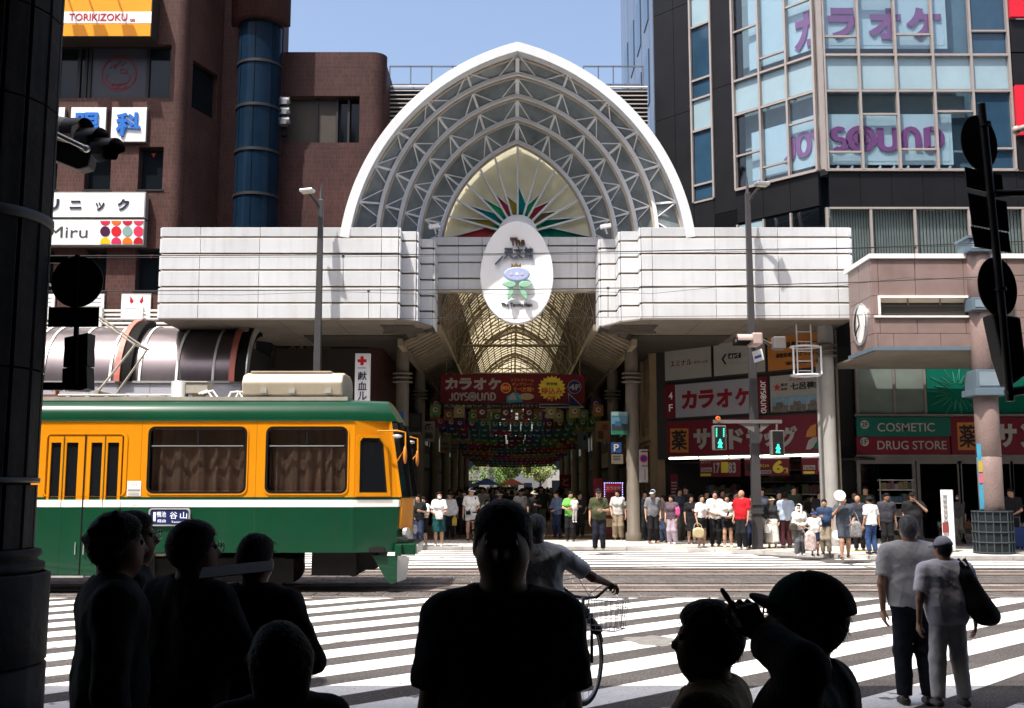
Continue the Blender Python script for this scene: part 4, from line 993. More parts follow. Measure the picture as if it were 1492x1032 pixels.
for ch, px in (('リ', 78), ('ニ', 110.5), ('ッ', 146), ('ク', 180)): stext(t, ch, px, 298.5 if ch != 'ッ' else 301, 17 if ch != 'ッ' else 13, 17 if ch not in 'ニッ' else 12, m_sgl, CL-.35, bold=.018, th=.03)
t = sign('eyewear_sign', 'white lightbox sign reading Miru with rows of coloured dots', 20, 210, 320, 358, CL-.35, m_sgw, .3, .03)
stext(t, 'Miru', 99.5, 338.5, 58, 17, mat('sign_letter_grey', (.06, .06, .065), .5, var=0), CL-.35, bold=0)
dots = ['c02040', 'd06020', 'b01830', 'c03050', '401038', 'c01828', '7a9a92', 'd03050', 'd8b010', 'c02a50', 'd86818', 'a81020']
for i, hx in enumerate(dots):
    px = 153.5+(i % 4)*16.2; py = 321.5+(i//4)*16; c = [((int(hx[j:j+2], 16)/255)**2.2) for j in (0, 2, 4)]
    pts = [(W(px+7.4*math.cos(2*PI*q/20), py+7.4*math.sin(2*PI*q/20), CL-.35)) for q in range(20)]
    pl = [(p.x, p.z) for p in pts]; lx1 = X(208.3, CL-.35, 340); lz1 = Z(322.3, CL-.35); lz0 = Z(355.6, CL-.35)
    for g_ in ((1, 0, lx1), (0, 1, lz1), (0, -1, -lz0)): pl = clip_poly(pl, *g_)
    mb = MB(); mb.prism([(u, CL-.3625-.012, v) for u, v in pl], (0, .006, 0)); mk('dot', mb, mat('dot_%s' % hx, c, .5, var=0), t)
for i, (p0, p1) in enumerate(((58, 80), (112, 152), (176, 220))):
    t = sign('window_poster', ['white poster board partly behind the stone pillar', 'white poster board behind the round dark sign', 'white poster board with two small red drops above the barrel canopy'][i], p0, p1, 428, 466, CL-.06, m_sgw, .05, .02, 'poster')
    if i == 2:
        for s in (-1, 1): mk('red_drop', MB().prism([W(199+s*7+a, 437+b, CL-.076) for a, b in ((-3, 3), (0, 6), (3, 2), (2*s, -6))], (0, .004, 0)), m_srd, t)
        for k in range(3): mk('print_line', MB().box(X(183, CL, 450), X(213, CL, 450), CL-.077, CL-.0735, Z(450+k*4.5, CL), Z(449.2+k*4.5, CL)), m_gry, t)
    else:
        for k in range(5): mk('print_line', MB().box(X(p0+4, CL, 450), X(p1-4, CL, 450), CL-.077, CL-.0735, Z(436+k*6, CL), Z(434.6+k*6, CL)), m_gry, t)
# glass stair tower
GX, GY, GR = X(368, 35.6, 200), 36.35, .77
stair = T('stair_tower', 'round dark blue glass stair tower between the two brown buildings', 'stair tower', (GX, GY, 0))
zl = [Z(y, 35.6) for y in (345, 281, 216, 151, 87, 27)]
m_bl = mat('stair_glass', (.006, .016, .032), .08, var=.3, vs=.7, spec=.06)
for a, b in zip(zl, zl[1:]):
    for k in range(4):
        mb = MB(); mb.smooth = True; mb.lathe([(GR, a+.05), (GR, b-.05)], (GX, GY, 0), 5, 'z', PI+k*PI/4+.02, PI+(k+1)*PI/4-.02); mk('glass_pane', mb, m_bl, stair)
    mb = MB(); mb.lathe([(GR-.02, b-.05), (GR+.04, b-.05), (GR+.04, b+.05), (GR-.02, b+.05)], (GX, GY, 0), 20, 'z', PI, 2*PI); mk('ring', mb, m_frame, stair)
mb = MB(); mb.lathe([(GR-.03, 5), (GR-.03, zl[-1])], (GX, GY, 0), 16, 'z', PI, 2*PI); mk('core', mb, mat('stair_inside', (.01, .012, .015), .8), stair)
mb = MB(); mb.smooth = True; mb.lathe([(GR+.0, zl[-1]), (GR+.28, zl[-1]+.02), (GR+.28, 26)], (GX, GY, 0), 20, 'z', PI, 2*PI); mk('brown_drum', mb, m_tile2, stair)
mk('back_wall', MB().box(XC-.2, X(413, 36.75, 60), 36.75, 37.6, 4, 26), m_tile2, stair)
for px, py in ((330, 38), (322, 12)):
    p = W(px, py, 37); t = T('arm_floodlight', 'small white floodlight on a thin arm beside the glass stair, %s of the two' % ('lower' if py > 20 else 'upper'), 'floodlight', p)
    mk('arm', MB().tube([p, W(px-16 if py > 20 else px-20, py-1, 37.6)], .02, 5), m_alu, t); mk('head', MB().obox(p+Vector((.2, 0, .02)), (.16, 0, .04), (0, .1, 0), (-.02, 0, .07)), m_sgw, t, bevel=.01)
# brown block behind the arch
BY = 37.0; bxp = lambda p, y=150: X(p, BY, y)
brown = T('brown_building', 'plain brown tiled building with rounded corner left of the glass arch', 'building', (-6.5, BY, 0))
bt1 = Z(76, BY); xr = bxp(561)
hs = [[(bxp(409), Z(208, BY)), (bxp(524), Z(208, BY)), (bxp(524), Z(140, BY)), (bxp(409), Z(140, BY))]]
mk('wall', MB().holed([(bxp(385), 3), (xr-.5, 3), (xr-.5, bt1), (bxp(385), bt1)], hs, lambda u, v, d: Vector((u, BY+d, v)), .5), m_tile2, brown)
mb = MB(); mb.smooth = True; mb.lathe([(.5, 3), (.5, bt1)], (xr-.5, BY+.5, 0), 8, 'z', -PI/2, 0); mk('corner', mb, m_tile2, brown)
mk('side_wall', MB().box(xr-.3, xr, BY+.5, 43, 3, bt1-.35), m_tile2, brown); mk('roof', MB().box(bxp(385), xr-.45, BY+.45, 43, bt1-.5, bt1-.1), m_tile2, brown)
for a, b, m_, dy in ((409, 461, mat('shutter_brown', (.045, .036, .03), .6), .25), (461, 489, mat('shutter_brown', (.04, .03, .03)), .25), (494, 506, m_bglass, .42), (509, 522, m_bglass, .42)):
    mk('window', MB().box(bxp(a)+.02, bxp(b)-.02, BY+dy, BY+dy+.04, hs[0][0][1]+.02, hs[0][2][1]-.04), m_, brown)
for p in (461, 490, 507): mk('mullion', MB().box(bxp(p)-.04, bxp(p)+.04, BY+.2, BY+.45, hs[0][0][1]+.01, hs[0][2][1]-.02), m_frame, brown)
mk('window_back', MB().box(bxp(488), bxp(525), BY+.47, BY+.5, hs[0][0][1], hs[0][2][1]), m_frame, brown)
for i in range(2): mk('wall_joint', MB().box(bxp(385), xr-.5, BY-.003, BY+.02, Z(98+i*118, BY), Z(97+i*118, BY)), mat('tile_joint', (.05, .02, .02)), brown)
tt = '天文館ビル'
for i, ch in enumerate(tt): text(ch, W(427+i*12.4, 504-i*.1, BY), .27, .30, mat('bronze_letter', (.20, .13, .07), .4, .5, var=.1), brown, bold=.03, th=.08)
dg = W(497, 553, BY); mk('doorway', MB().box(bxp(481), bxp(514), BY-.02, BY+.02, 3, Z(526, BY)), m_frame, brown); mk('door_glass', MB().box(bxp(493), bxp(511), BY-.03, BY-.022, 3, Z(536, BY)), m_bglass, brown)
t = T('stacked_lamp', 'lamp of three stacked silver hoods on the brown wall beside the window', 'wall lamp', W(415, 178, BY-.3))
for i in range(3): mk('hood', MB().tube([W(409.5, 147+i*14.5, BY-.35), W(422, 147+i*14.5, BY-.35)], .14, 10).box(bxp(409.5), bxp(422), BY-.5, BY-.2, Z(153.5+i*14.5, BY-.35), Z(147+i*14.5, BY-.35)), m_alu, t)
mk('backplate', MB().box(bxp(411), bxp(420), BY-.2, BY, Z(200, BY), Z(142, BY)), m_frame, t)
# barrel canopy over the left pavement
KY, KZ, KR = 34.0, Z(557, 32.05), 1.95
canopy = T('barrel_canopy', 'bronze barrel vaulted canopy with white and salmon ribs, left of the tram wires', 'canopy', (-14, 33, KZ))
m_cp = mat('canopy_bronze', (.17, .145, .155), .30, .65, var=.12, vs=1.2, streak=.15, sc=(.25, .2, .18)); m_rib = mat('canopy_rib_white', (.75, .75, .72), .4, var=.05); m_sal = mat('canopy_salmon', (.46, .145, .115), .5, var=.08)
kx = lambda p: X(p, 32.05, 550)
ribs = [kx(p) for p in (-60, -6, 44, 62, 110, 160, 203, 257, 310)]; allx = [-24]+ribs+[kx(336)]
for a, b in zip(allx, allx[1:]):
    mb = MB(); mb.smooth = True; mb.lathe([(KR, a+.01), (KR, b-.01)], (0, 0, 0), 18, 'x', PI, PI/2)
    mb.v = [(p[0], KY+p[1], KZ+p[2]) for p in mb.v]; mk('canopy_panel', mb, m_cp, canopy)
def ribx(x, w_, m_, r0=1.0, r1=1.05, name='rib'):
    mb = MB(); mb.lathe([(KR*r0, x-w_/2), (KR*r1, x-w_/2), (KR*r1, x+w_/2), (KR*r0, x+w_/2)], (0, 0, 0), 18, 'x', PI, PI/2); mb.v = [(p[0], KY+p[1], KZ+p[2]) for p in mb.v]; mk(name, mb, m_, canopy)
for x in ribs: ribx(x, .07, m_rib, .99, 1.02)
for p in (174, 340): ribx(kx(p), .17, m_sal, .98, 1.13, 'salmon_rib'); ribx(kx(p)+.24, .3, m_blk, .85, 1.10, 'rib_black_side')  # each salmon rib has a black band along its right side
ribx(kx(340)+.42, .04, m_alu, .95, 1.1, 'rib_trim')
for i in range(14):
    a = kx(352)-i*.92; mk('gutter_panel', MB().box(a-.91, a, 31.98, 32.1, KZ-.95, KZ-.04), mat('gutter_grey', (.40, .40, .44), .5, .2, var=.05), canopy, bevel=.006)
mk('gutter', MB().box(-24, kx(352), 31.93, 32.12, KZ-.035, KZ+.03), m_alu, canopy)
mk('canopy_end', MB().box(kx(352), kx(352)+.05, 32.2, 36, KZ-1.2, KZ+1.2), mat('canopy_dark_end', (.02, .018, .02), .7), canopy); mk('back_fill', MB().box(-26, kx(352), 36.2, 36.3, 0, KZ+1.5), mat('shop_dark', (.03, .026, .024), .8), canopy)
for i in range(5): mk('slat', MB().box(-24, cxp(345), CL-.3, CL-.22, KZ+KR+.03+i*.14, KZ+KR+.10+i*.14), m_rib, canopy)
for p in (62, 155, 213, 268): mk('slat_post', MB().box(cxp(p), cxp(p+8), CL-.4, CL-.31, KZ+KR-.05, KZ+KR+.72), m_rib, canopy)
mk('bracket_box', MB().box(X(352, 33, 500), X(366, 33, 500), 32.6, 33.6, Z(510, 33), Z(478, 33)), m_soff, canopy)
# blood donation sign
rs = 32.3; t = sign('blood_donation_sign', 'narrow white vertical sign with a red cross reading 献血ル above the tram roof', 516.5, 538.5, 515, 640, rs, m_sgw, .16, .02, frm=m_sgw)
mk('red_cross', MB().box(X(525.8, rs), X(530.4, rs), rs-.03, rs-.013, Z(532.5, rs), Z(519.5, rs)), mat('cross_red', (.55, .02, .02), .5, var=0), t)
mk('red_cross_arm', MB().box(X(521.6, rs), X(525.7, rs), rs-.03, rs-.013, Z(528.2, rs), Z(523.8, rs)).box(X(530.5, rs), X(534.6, rs), rs-.03, rs-.013, Z(528.2, rs), Z(523.8, rs)), mat('cross_red', (.5, .02, .02)), t)
mk('print_line', MB().box(X(522, rs), X(534, rs), rs-.02, rs-.013, Z(537, rs), Z(535.8, rs)), m_gry, t)
for i, ch in enumerate('献血ルーム'): stext(t, ch if ch != 'ー' else '|', 528, 548+i*14.5, 13 if ch != 'ー' else 1.6, 12.5, m_sgl, rs, bold=.012)
# ================================================================== right side: black glass corner building
A0 = Vector((5.4, 38.5, 0)); B0 = Vector((10.0, 33.5, 0)); CE = (B0-A0).normalized(); CYAW = math.atan2(CE.y, CE.x); CN = Vector((CE.y, -CE.x, 0)); CLN = (B0-A0).length
def CP(px, py, d=0.0):
    """point on the corner face (d metres in front of it) seen at a photo pixel"""
    x, fy, fz = ray(px, py); o = A0+CN*d
    den = x*CE.y-fy*CE.x; t = (o.x*CE.y-o.y*CE.x)/den
    return Vector((x*t, fy*t, CH+fz*t))
def cs(px, py=300): return (CP(px, py)-A0).dot(CE)
cm = lambda u, v, d: A0+CE*u+Vector((0, 0, v))-CN*d
RY = 33.5
rx = lambda p, y=150: X(p, RY, y)
m_bpan = mat('black_panel', (.007, .007, .0085), .45, var=.25, vs=1.2, spec=.22); m_mull = mat('mullion_bronze', (.34, .30, .28), .45, .3, var=.08)
m_pgl = mat_glass('shop_glass', (.78, .86, .90), 1.3); m_span = mat('spandrel_glass', (.25, .35, .40), .1, var=.08, vs=.8, spec=.5)
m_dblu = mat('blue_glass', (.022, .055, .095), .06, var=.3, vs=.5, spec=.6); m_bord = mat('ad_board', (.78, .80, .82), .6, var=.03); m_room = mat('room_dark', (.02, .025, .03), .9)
m_bsh = mat('blind_pale', (.42, .44, .43), .8, var=.1)
kb = T('karaoke_building', 'black panelled corner building with big karaoke letters behind blue glass', 'building', (9, 35, 0))
TOPZ = 27.0
zS1, zS0, zW1, zW0, zB0 = Z(81, RY), Z(130.5, RY), Z(132.5, RY), Z(248, RY), Z(302, RY)
ztop = [(zW0, zW1), (zS0, zS1), (zS1+.06, TOPZ-3.6), (TOPZ-3.55, TOPZ)]
# carcass: body of the building behind the glass
mb = MB(); q = [A0-CN*.9, B0-CN*.9+Vector((.3, 0, 0)), Vector((24, RY+.9, 0)), Vector((24, 50, 0)), Vector((5.5, 50, 0))]
q = [Vector((A0.x+.15, A0.y+.9, 0)), Vector((10.5, RY+1.0, 0)), Vector((24, RY+1.0, 0)), Vector((24, 50, 0)), Vector((A0.x+.15, 50, 0))]
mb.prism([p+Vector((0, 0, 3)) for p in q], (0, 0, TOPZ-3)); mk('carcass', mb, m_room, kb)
mk('side_wall', MB().box(A0.x, A0.x+.15, A0.y+.2, 50, 7, TOPZ), mat('side_panel_grey', (.15, .17, .21), .18, .3, var=.1, spec=.6), kb)
for k in range(4):
    yy = A0.y+1.2+k*2.4
    for z in (Z(150, 40), Z(30, 40)): mk('side_window', MB().box(A0.x-.03, A0.x-.005, yy+.2, yy+1.5, z, z+2.2), m_dblu, kb)
    mk('side_joint', MB().box(A0.x-.004, A0.x+.02, yy, yy+.03, 7, TOPZ), m_frame, kb)
# black panels on the corner face
s1, s2, s3, s4 = cs(1010, 250), cs(1040, 250), cs(1073, 250), CLN
def cpan(u0, u1, z0, z1, m_, name='panel', d0=0.0, d1=.12, par=None):
    mb = MB(); mb.prism([cm(u0+.008, z0+.008, d0), cm(u1-.008, z0+.008, d0), cm(u1-.008, z1-.008, d0), cm(u0+.008, z1-.008, d0)], -CN*(d1-d0)); return mk(name, mb, m_, par or kb, bevel=.004)
zz = [7.2, Z(300, RY), Z(150, 36.5), Z(-10, 36.5), TOPZ]
um = cs(984, 200)
for a, b in zip(zz, zz[1:]): cpan(0, um, a, b, m_bpan); cpan(um, s1, a, b, m_bpan); cpan(s2, s3, a+ .5, b+.5 if b < TOPZ else TOPZ, m_bpan)
cpan(s1, s2, 7.2, Z(285, 36.5), m_bpan); cpan(s2, s3, 7.2, zz[1]+.5, m_bpan)
zc = [Z(y, 36.4) for y in (287, 262, 182, 135, 107, 28, -20, -60)]
for i, (a, b) in enumerate(zip(zc, zc[1:])):
    cpan(s1+.05, s2-.05, a+.03, b-.03, m_span if i in (2, 5) else m_dblu, 'window', .04, .08)
    mb = MB(); mb.bar(cm(s1, a, .02), cm(s2, a, .02), .1, .07); mk('transom', mb, m_mull, kb)
for u in (s1, s2): mk('mullion', MB().bar(cm(u, zc[0], -.01), cm(u, TOPZ, -.01), .07, .1, CN), m_mull, kb)
# curtain wall bays on the corner face and on the street face
ub = [s3]+[cs(p, 200) for p in (1110, 1150)]+[CLN]
xb = [rx(p) for p in (1202, 1253, 1307, 1361.5, 1417.5, 1473)]
rm = lambda u, v, d: Vector((u, RY+d, v))
def bay(mp, u0, u1, z0, z1, m_, d=.04):
    mb = MB(); mb.prism([mp(u0+.03, z0+.03, d), mp(u1-.03, z0+.03, d), mp(u1-.03, z1-.03, d), mp(u0+.03, z1-.03, d)], mp(0, 0, d+.012)-mp(0, 0, d)); return mk('glass_pane', mb, m_, kb)
def bars(mp, us, up, rows_, extra):
    for u in us: mk('mullion', MB().bar(mp(u, zW0-.02, -.03), mp(u, TOPZ, -.03), .075, .14, mp(0, 0, 1)-mp(0, 0, 0)), m_mull, kb)
    for z in rows_: mk('transom', MB().bar(mp(us[0], z, -.02), mp(us[-1], z, -.02), .12, .075), m_mull, kb)
    for i, z in extra: mk('transom', MB().bar(mp(us[i]+.04, z, -.012), mp(us[i+1]-.04, z, -.012), .1, .06), m_mull, kb)
for mp, us, dark in ((cm, ub, ()), (rm, xb, (4,))):
    for i, (a, b) in enumerate(zip(us, us[1:])):
        bay(mp, a, b, zW0, zW1, m_dblu if i in dark else m_pgl); bay(mp, a, b, zS0, zS1, m_span); bay(mp, a, b, zS1, TOPZ-3.6, m_dblu if i in dark else m_pgl); bay(mp, a, b, TOPZ-3.6, TOPZ, m_span)
zr_ = [zW0, zW1-.02, zS1, TOPZ-3.6]
ex = lambda p: Z(p, RY)
bars(cm, ub, 0, zr_, [(0, Z(218, 35)), (1, Z(238, 34.5)), (2, Z(180, 34)), (1, Z(74, 34.3)), (0, Z(34, 35)), (2, Z(8, 34))])
bars(rm, xb, 0, zr_, [(0, ex(222)), (1, ex(167)), (2, ex(218)), (3, ex(163)), (4, ex(217)), (0, ex(54)), (1, ex(-2)), (2, ex(51)), (4, ex(46))])
mk('mullion', MB().bar(rm(xb[0]-.12, zW0, 0), rm(xb[0]-.12, TOPZ, 0), .2, .2, (0, 1, 0)), m_mull, kb)
# advert boards behind the glass and their letters
m_pur = mat('karaoke_purple', (.42, .12, .30), .5, var=.03)
bx0, bx1 = rx(1206), rx(1388)
for z0, z1 in ((Z(238, RY), Z(164, RY)), (Z(68, RY), TOPZ-3.7)):
    mk('ad_board', MB().box(bx0, bx1, RY+.17, RY+.2, z0, z1), m_bord, kb)
    mb = MB(); mb.prism([cm(s3+.55, z0, .17), cm(CLN-.05, z0, .17), cm(CLN-.05, z1, .17), cm(s3+.55, z1, .17)], -CN*.03); mk('ad_board', mb, m_bord, kb)
    n_ = 36
    mb = MB()
    for i in range(n_): mb.box(bx0+.1+(bx1-bx0-.2)*i/n_, bx0+.1+(bx1-bx0-.2)*(i+.6)/n_, RY+.155, RY+.168, z0+.12, z0+.145)
    for i in range(16):
        zz_ = z0+.14+(z1-z0-.2)*i/16; mb.box(bx1-.12, bx1-.095, RY+.155, RY+.168, zz_, zz_+(z1-z0)/26)
    o = mk('board_light_string', mb, m_wht, kb); o['kind'] = 'stuff'
mk('blind', MB().box(bx0, rx(1415), RY+.5, RY+.55, Z(164, RY), zW1), m_bsh, kb)
mb = MB(); mb.prism([cm(s3, zW0, .6), cm(CLN+.1, zW0, .6), cm(CLN+.1, TOPZ, .6), cm(s3, TOPZ, .6)], -CN*.02); mk('blind', mb, m_bsh, kb)
mk('room_back', MB().box(bx0-.2, 24, RY+.75, RY+.8, zW0, TOPZ), mat('room_blue', (.22, .30, .36), .8, var=.1), kb)
for i, (ch, px) in enumerate(zip('ラオケ', (1229, 1291, 1348))): text(ch, W(px, 31.5 if i != 1 else 32.5, RY)+Vector((0, .145, 0)), [44, 50, 54][i]/F*RY, 50/F*RY, m_pur, kb, bold=.05, th=.03, name='karaoke_letter')
text('カ', CP(1172, 42)-CN*.145, .95, 1.3, m_pur, kb, yaw=CYAW, bold=.05, th=.03, name='karaoke_letter')
def jpart(i0, i1, c, wd, ht, yaw=0):
    r, u, n = frame(yaw); ls = [l for q_ in JS[i0:i1] for l in q_]; x0 = min(p[0] for l in ls for p in l); x1 = max(p[0] for l in ls for p in l)
    mp = lambda a, b, d: c+r*((a-(x0+x1)/2)/(x1-x0)*wd)+u*((b-.5)*ht)-n*d
    o = ribbon(ls, .19, mp, m_pur, kb, .03, 'karaoke_letter')
jpart(3, 8, W(1295, 200.5, RY)+Vector((0, .145, 0)), 164/F*RY, 37/F*RY)
jpart(0, 3, CP(1168, 209.5)-CN*.145, 1.42, .86, CYAW)
for i in range(9):  # small lamps at the feet of the boards
    px = 1222+i*20.5 if i < 9 else 0
    mk('board_lamp', MB().obox(W(px, 243, RY)+Vector((0, .12, 0)), (.035, 0, .05), (0, .04, 0), (-.02, 0, .03)), m_wht, kb)
# black band, lower windows with blinds
n_ = 6
for i in range(9):
    a = xb[0]+.02+i*1.02; mk('panel', MB().box(a+.006, a+1.014, RY-.02, RY+.1, zB0, zW0-.05), m_bpan, kb, bevel=.004)
for i in range(3):
    a = s3+(CLN-s3)*i/3; cpan(a, a+(CLN-s3)/3, zB0+.05, zW0-.05, m_bpan, d0=-.02)
mk('sill', MB().box(xb[0]-.1, 24, RY-.1, RY+.05, zW0-.05, zW0), m_mull, kb); mb = MB(); mb.bar(cm(s3, zW0-.03, -.03), cm(CLN, zW0-.03, -.03), .15, .06); mk('sill', mb, m_mull, kb)
zL0 = Z(372, RY)
lw = [rx(p, 340) for p in (1206, 1270, 1334, 1413, 1492)]+[24]
for a, b in zip(lw, lw[1:]):
    mk('glass_pane', MB().box(a+.04, b-.04, RY+.03, RY+.042, zL0-3, zB0-.06), mat_glass('plain_glass', (.82, .86, .86), 1.0), kb); mk('mullion', MB().box(a-.04, a+.04, RY-.03, RY+.08, zL0-3, zB0-.01), m_mull, kb)
    n_ = 16
    for i in range(n_): mk('blind_strip', MB().obox(((a+(b-a)*(i+.5)/n_), RY+.2, (zL0+zB0)/2-1), ((b-a)/n_*.46, .02, 0), (0, .004, 0), (0, 0, (zB0-zL0)/2+1)), m_bsh, kb) if b < 22 else None
mk('transom', MB().box(xb[0], 24, RY-.04, RY+.06, zB0-.065, zB0-.003), m_mull, kb)
for i in range(3):
    a = s3+(CLN-s3)*i/3; b = s3+(CLN-s3)*(i+1)/3; mb = MB(); mb.prism([cm(a+.04, 7.2, .03), cm(b-.04, 7.2, .03), cm(b-.04, zB0-.02, .03), cm(a+.04, zB0-.02, .03)], -CN*.012); mk('glass_pane', mb, m_span if i == 0 else m_pgl, kb)
    mk('mullion', MB().bar(cm(a, 7.2, 0), cm(a, zB0, 0), .07, .1, CN), m_mull, kb)
# red panels at the far right edge
m_red = mat('panel_red', (.55, .012, .03), .4, var=.04)
for y0, y1 in ((-60, 29), (128, 200)): mk('red_panel', MB().box(rx(1475.5), 24, RY-.25, RY-.1, Z(y1, RY), Z(y0, RY)), m_red, kb)
for y0, y1 in ((31, 78), (80, 126), (203, 250)): mk('panel', MB().box(rx(1476), 24, RY-.12, RY, Z(y1, RY), Z(y0, RY)), m_bpan, kb)

# ---- shop signs on the lower corner face
m_sgd = mat('sign_rail_dark', (.03, .028, .027), .6, var=.1); m_maroon = mat('sign_maroon', (.12, .004, .014), .45, var=.05); m_mar2 = mat('letter_maroon', (.20, .004, .012), .5, var=0); m_sorg = mat('sign_panel_orange', (.40, .15, .03), .5, var=.04)
m_cosg = mat('sign_green', (.003, .09, .065), .45, var=.05)
zq = [CP(970, y).z for y in (503, 557, 561, 611.5, 614, 665.5)]
def zr2(a, b): return zq[b], zq[a]
def csign(name, label, p0, p1, ia, ib, m_, cat='sign', th=.1):
    u0, u1 = cs(p0, 560), cs(p1, 560); z0, z1 = zq[ib], zq[ia]; c = cm((u0+u1)/2, z0, -.06)
    t = T(name, label, cat, c); mb = MB(); mb.prism([cm(u0, z0, -.05), cm(u1, z0, -.05), cm(u1, z1, -.05), cm(u0, z1, -.05)], -CN*th); mk('box', mb, m_sgd, t)
    mb = MB(); mb.prism([cm(u0+.04, z0+.04, -.06), cm(u1-.04, z0+.04, -.06), cm(u1-.04, z1-.04, -.06), cm(u0+.04, z1-.04, -.06)], -CN*.008); mk('face', mb, m_, t)
    return t
def ctext(t, s, px, py, w_, h_, m_, bold=.02, th=.01, **k):
    c = CP(px, py, .062); y = c.y; cosf = 1/max(.3, abs(CE.x)+.0)
    a = (CP(px+w_/2, py, .062)-CP(px-w_/2, py, .062)).length
    return text(s, c, a, h_/F*y, m_, t, yaw=CYAW, bold=bold, th=th, **k)
m_sgp = mat('sign_cream', (.30, .285, .265), .5, var=.04); m_bk = mat('print_black', (.012, .012, .012), .5, var=0)
t = csign('clinic_sign', 'pale sign marked 8F with thin red characters エミナル under the white soffit', 969.5, 1039.5, 0, 1, m_sgp)
ctext(t, '8F', 975.5, 510, 5.5, 7, m_gry, bold=0); ctext(t, 'エミナル', 992, 529, 31, 9, m_mar2, bold=.0); ctext(t, 'クリニック', 1021, 527.5, 20, 4.5, m_mar2, bold=0)
t = csign('salon_sign', 'pale sign marked 7F with a black arrow and a black name block', 1041, 1118.5, 0, 1, m_sgp)
ctext(t, '7F', 1047, 503.5, 5, 6.5, m_gry, bold=0)
mb = MB(); mb.prism([CP(a, b, .075) for a, b in ((1051, 523.5), (1056, 516), (1058.5, 516), (1054, 523.5), (1058.5, 531), (1056, 531))], -CN*.012); mk('arrow', mb, m_bk, t)
mb = MB(); mb.prism([CP(a, b, .068) for a, b in ((1061, 523), (1079.5, 521.5), (1079.5, 514), (1061, 515.5))], -CN*.006); mk('name_block', mb, m_bk, t)
ctext(t, 'メンズ', 1070, 518.6, 14, 5, m_sgw, bold=.02, th=.012); ctext(t, 'エミナル', 1094, 516.5, 24, 6, m_gry, bold=0); mk('rule', MB().bar(CP(1062, 530, .066), CP(1092, 528, .066), .01, .03), m_gry, t)
t = csign('orange_clinic_sign', 'orange clinic sign with black characters behind the caged ladder', 1120, 1196, 0, 1, m_sorg)
ctext(t, '鹿児島ラミュー', 1163, 501, 52, 9, m_bk, bold=.03); ctext(t, '美容形成外科クリニック', 1161, 516, 62, 7.5, m_bk, bold=.025); ctext(t, '☎099-798-1112', 1168, 528, 48, 5.5, m_bk, bold=.01)
t = csign('karaoke_sign', 'wide white sign with dark red characters カラオケ and a red 4F strip at its end', 970, 1121, 2, 3, mat('sign_lilac', (.29, .28, .32), .5, var=.03))
for p0, p1 in ((970.5, 985.5), (1105.5, 1120.5)):
    u0, u1 = cs(p0, 585), cs(p1, 585); mb = MB(); mb.prism([cm(u0, zq[3]+.03, -.072), cm(u1, zq[3]+.03, -.072), cm(u1, zq[2]-.03, -.072), cm(u0, zq[2]-.03, -.072)], -CN*.011); mk('red_strip', mb, m_maroon, t)
ctext(t, '4', 977.5, 577, 5.5, 10.5, m_sgw, th=.02, bold=.01); ctext(t, 'F', 977.8, 594.5, 5.5, 10.5, m_sgw, th=.02, bold=.01)
for ch, px, py in zip('カラオケ', (1004, 1029.5, 1055, 1082), (583, 581.5, 580.5, 578.5)): ctext(t, ch, px, py, 23, 27, m_mar2, bold=.05)
joysound(CP(1112.5, 578.5, .075), 1.08, .21, m_sgw, t, yaw=CYAW, rot=-PI/2, wt=.13)
t = csign('construction_sign', 'cream sign reading 七呂建設 above three building photographs', 1122, 1196, 2, 3, m_sgp)
ctext(t, '株式', 1142.5, 560.8, 9.5, 4.6, m_bk, bold=.01); ctext(t, '会社', 1142.5, 567, 9.5, 4.6, m_bk, bold=.01); ctext(t, '七呂建設', 1175.5, 561.5, 48, 11, m_bk, bold=.03); ctext(t, 'まじめに', 1161, 553, 22, 3, m_srd, bold=0)
mb = MB(); mb.prism([CP(1132+6*math.cos(PI/2+i*PI/5)*(1 if i % 2 == 0 else .42), 565-6*math.sin(PI/2+i*PI/5)*(1 if i % 2 == 0 else .42), .07) for i in range(10)], -CN*.008); mk('star', mb, m_srd, t)
for i, (p0, p1) in enumerate(((1125, 1148.5), (1150.5, 1174.5), (1176.5, 1194))):
    def pq(a, b, d=.07): return CP(p0+(p1-p0)*a, 579-(i*1.2)+(601-579)*b-(i*.6), d)
    mb = MB(); mb.prism([pq(0, 0), pq(1, -.05), pq(1, 1), pq(0, 1)], -CN*.006); ph = mk('photo', mb, mat('photo_sky', (.16, .27, .36), .4, var=.2, vs=5), t)
    mb = MB(); mb.prism([pq(0, 1, .074), pq(1, 1, .074), pq(1, .55, .074), pq(.7, .5, .074), pq(.65, .3, .074), pq(.25, .35, .074), pq(.2, .6, .074), pq(0, .62, .074)], -CN*.003); mk('photo_house', mb, mat('photo_house', (.12, .10, .085), .4, var=.5, vs=9), ph)
t = csign('drugstore_sign', 'long maroon shop sign with white characters and an orange medicine square over the lit doorway', 971, 1199, 4, 5, m_maroon)
def csq(p0, p1, y0, y1, m_, nm, d=.072, dy=0):
    mb = MB(); mb.prism([CP(p0, y1, d), CP(p1, y1-dy, d), CP(p1, y0-dy, d), CP(p0, y0, d)], -CN*.01); return mk(nm, mb, m_, t)
csq(976.5, 1003, 624.5, 659.5, m_sorg, 'orange_square'); ctext(t, '薬', 990, 641.5, 23, 29, m_bk, bold=.016, th=.03)
for ch, px, w_, yy in zip('サンドラッグ', (1023, 1049, 1073, 1100, 1121.5, 1149), (24, 22, 22, 24, 17, 26), (640, 640, 639.5, 639, 640.5, 636)): ctext(t, ch, px, yy, w_, 30 if ch != 'ッ' else 20, m_sgp, bold=.055, th=.02)
ls = []
mb = MB(); mb.prism([CP(a, b, .075) for a, b in ((1174, 637), (1176, 628), (1181, 621), (1189, 617.5), (1189, 636))], -CN*.01); mk('leaf_mark', mb, m_sorg, t)
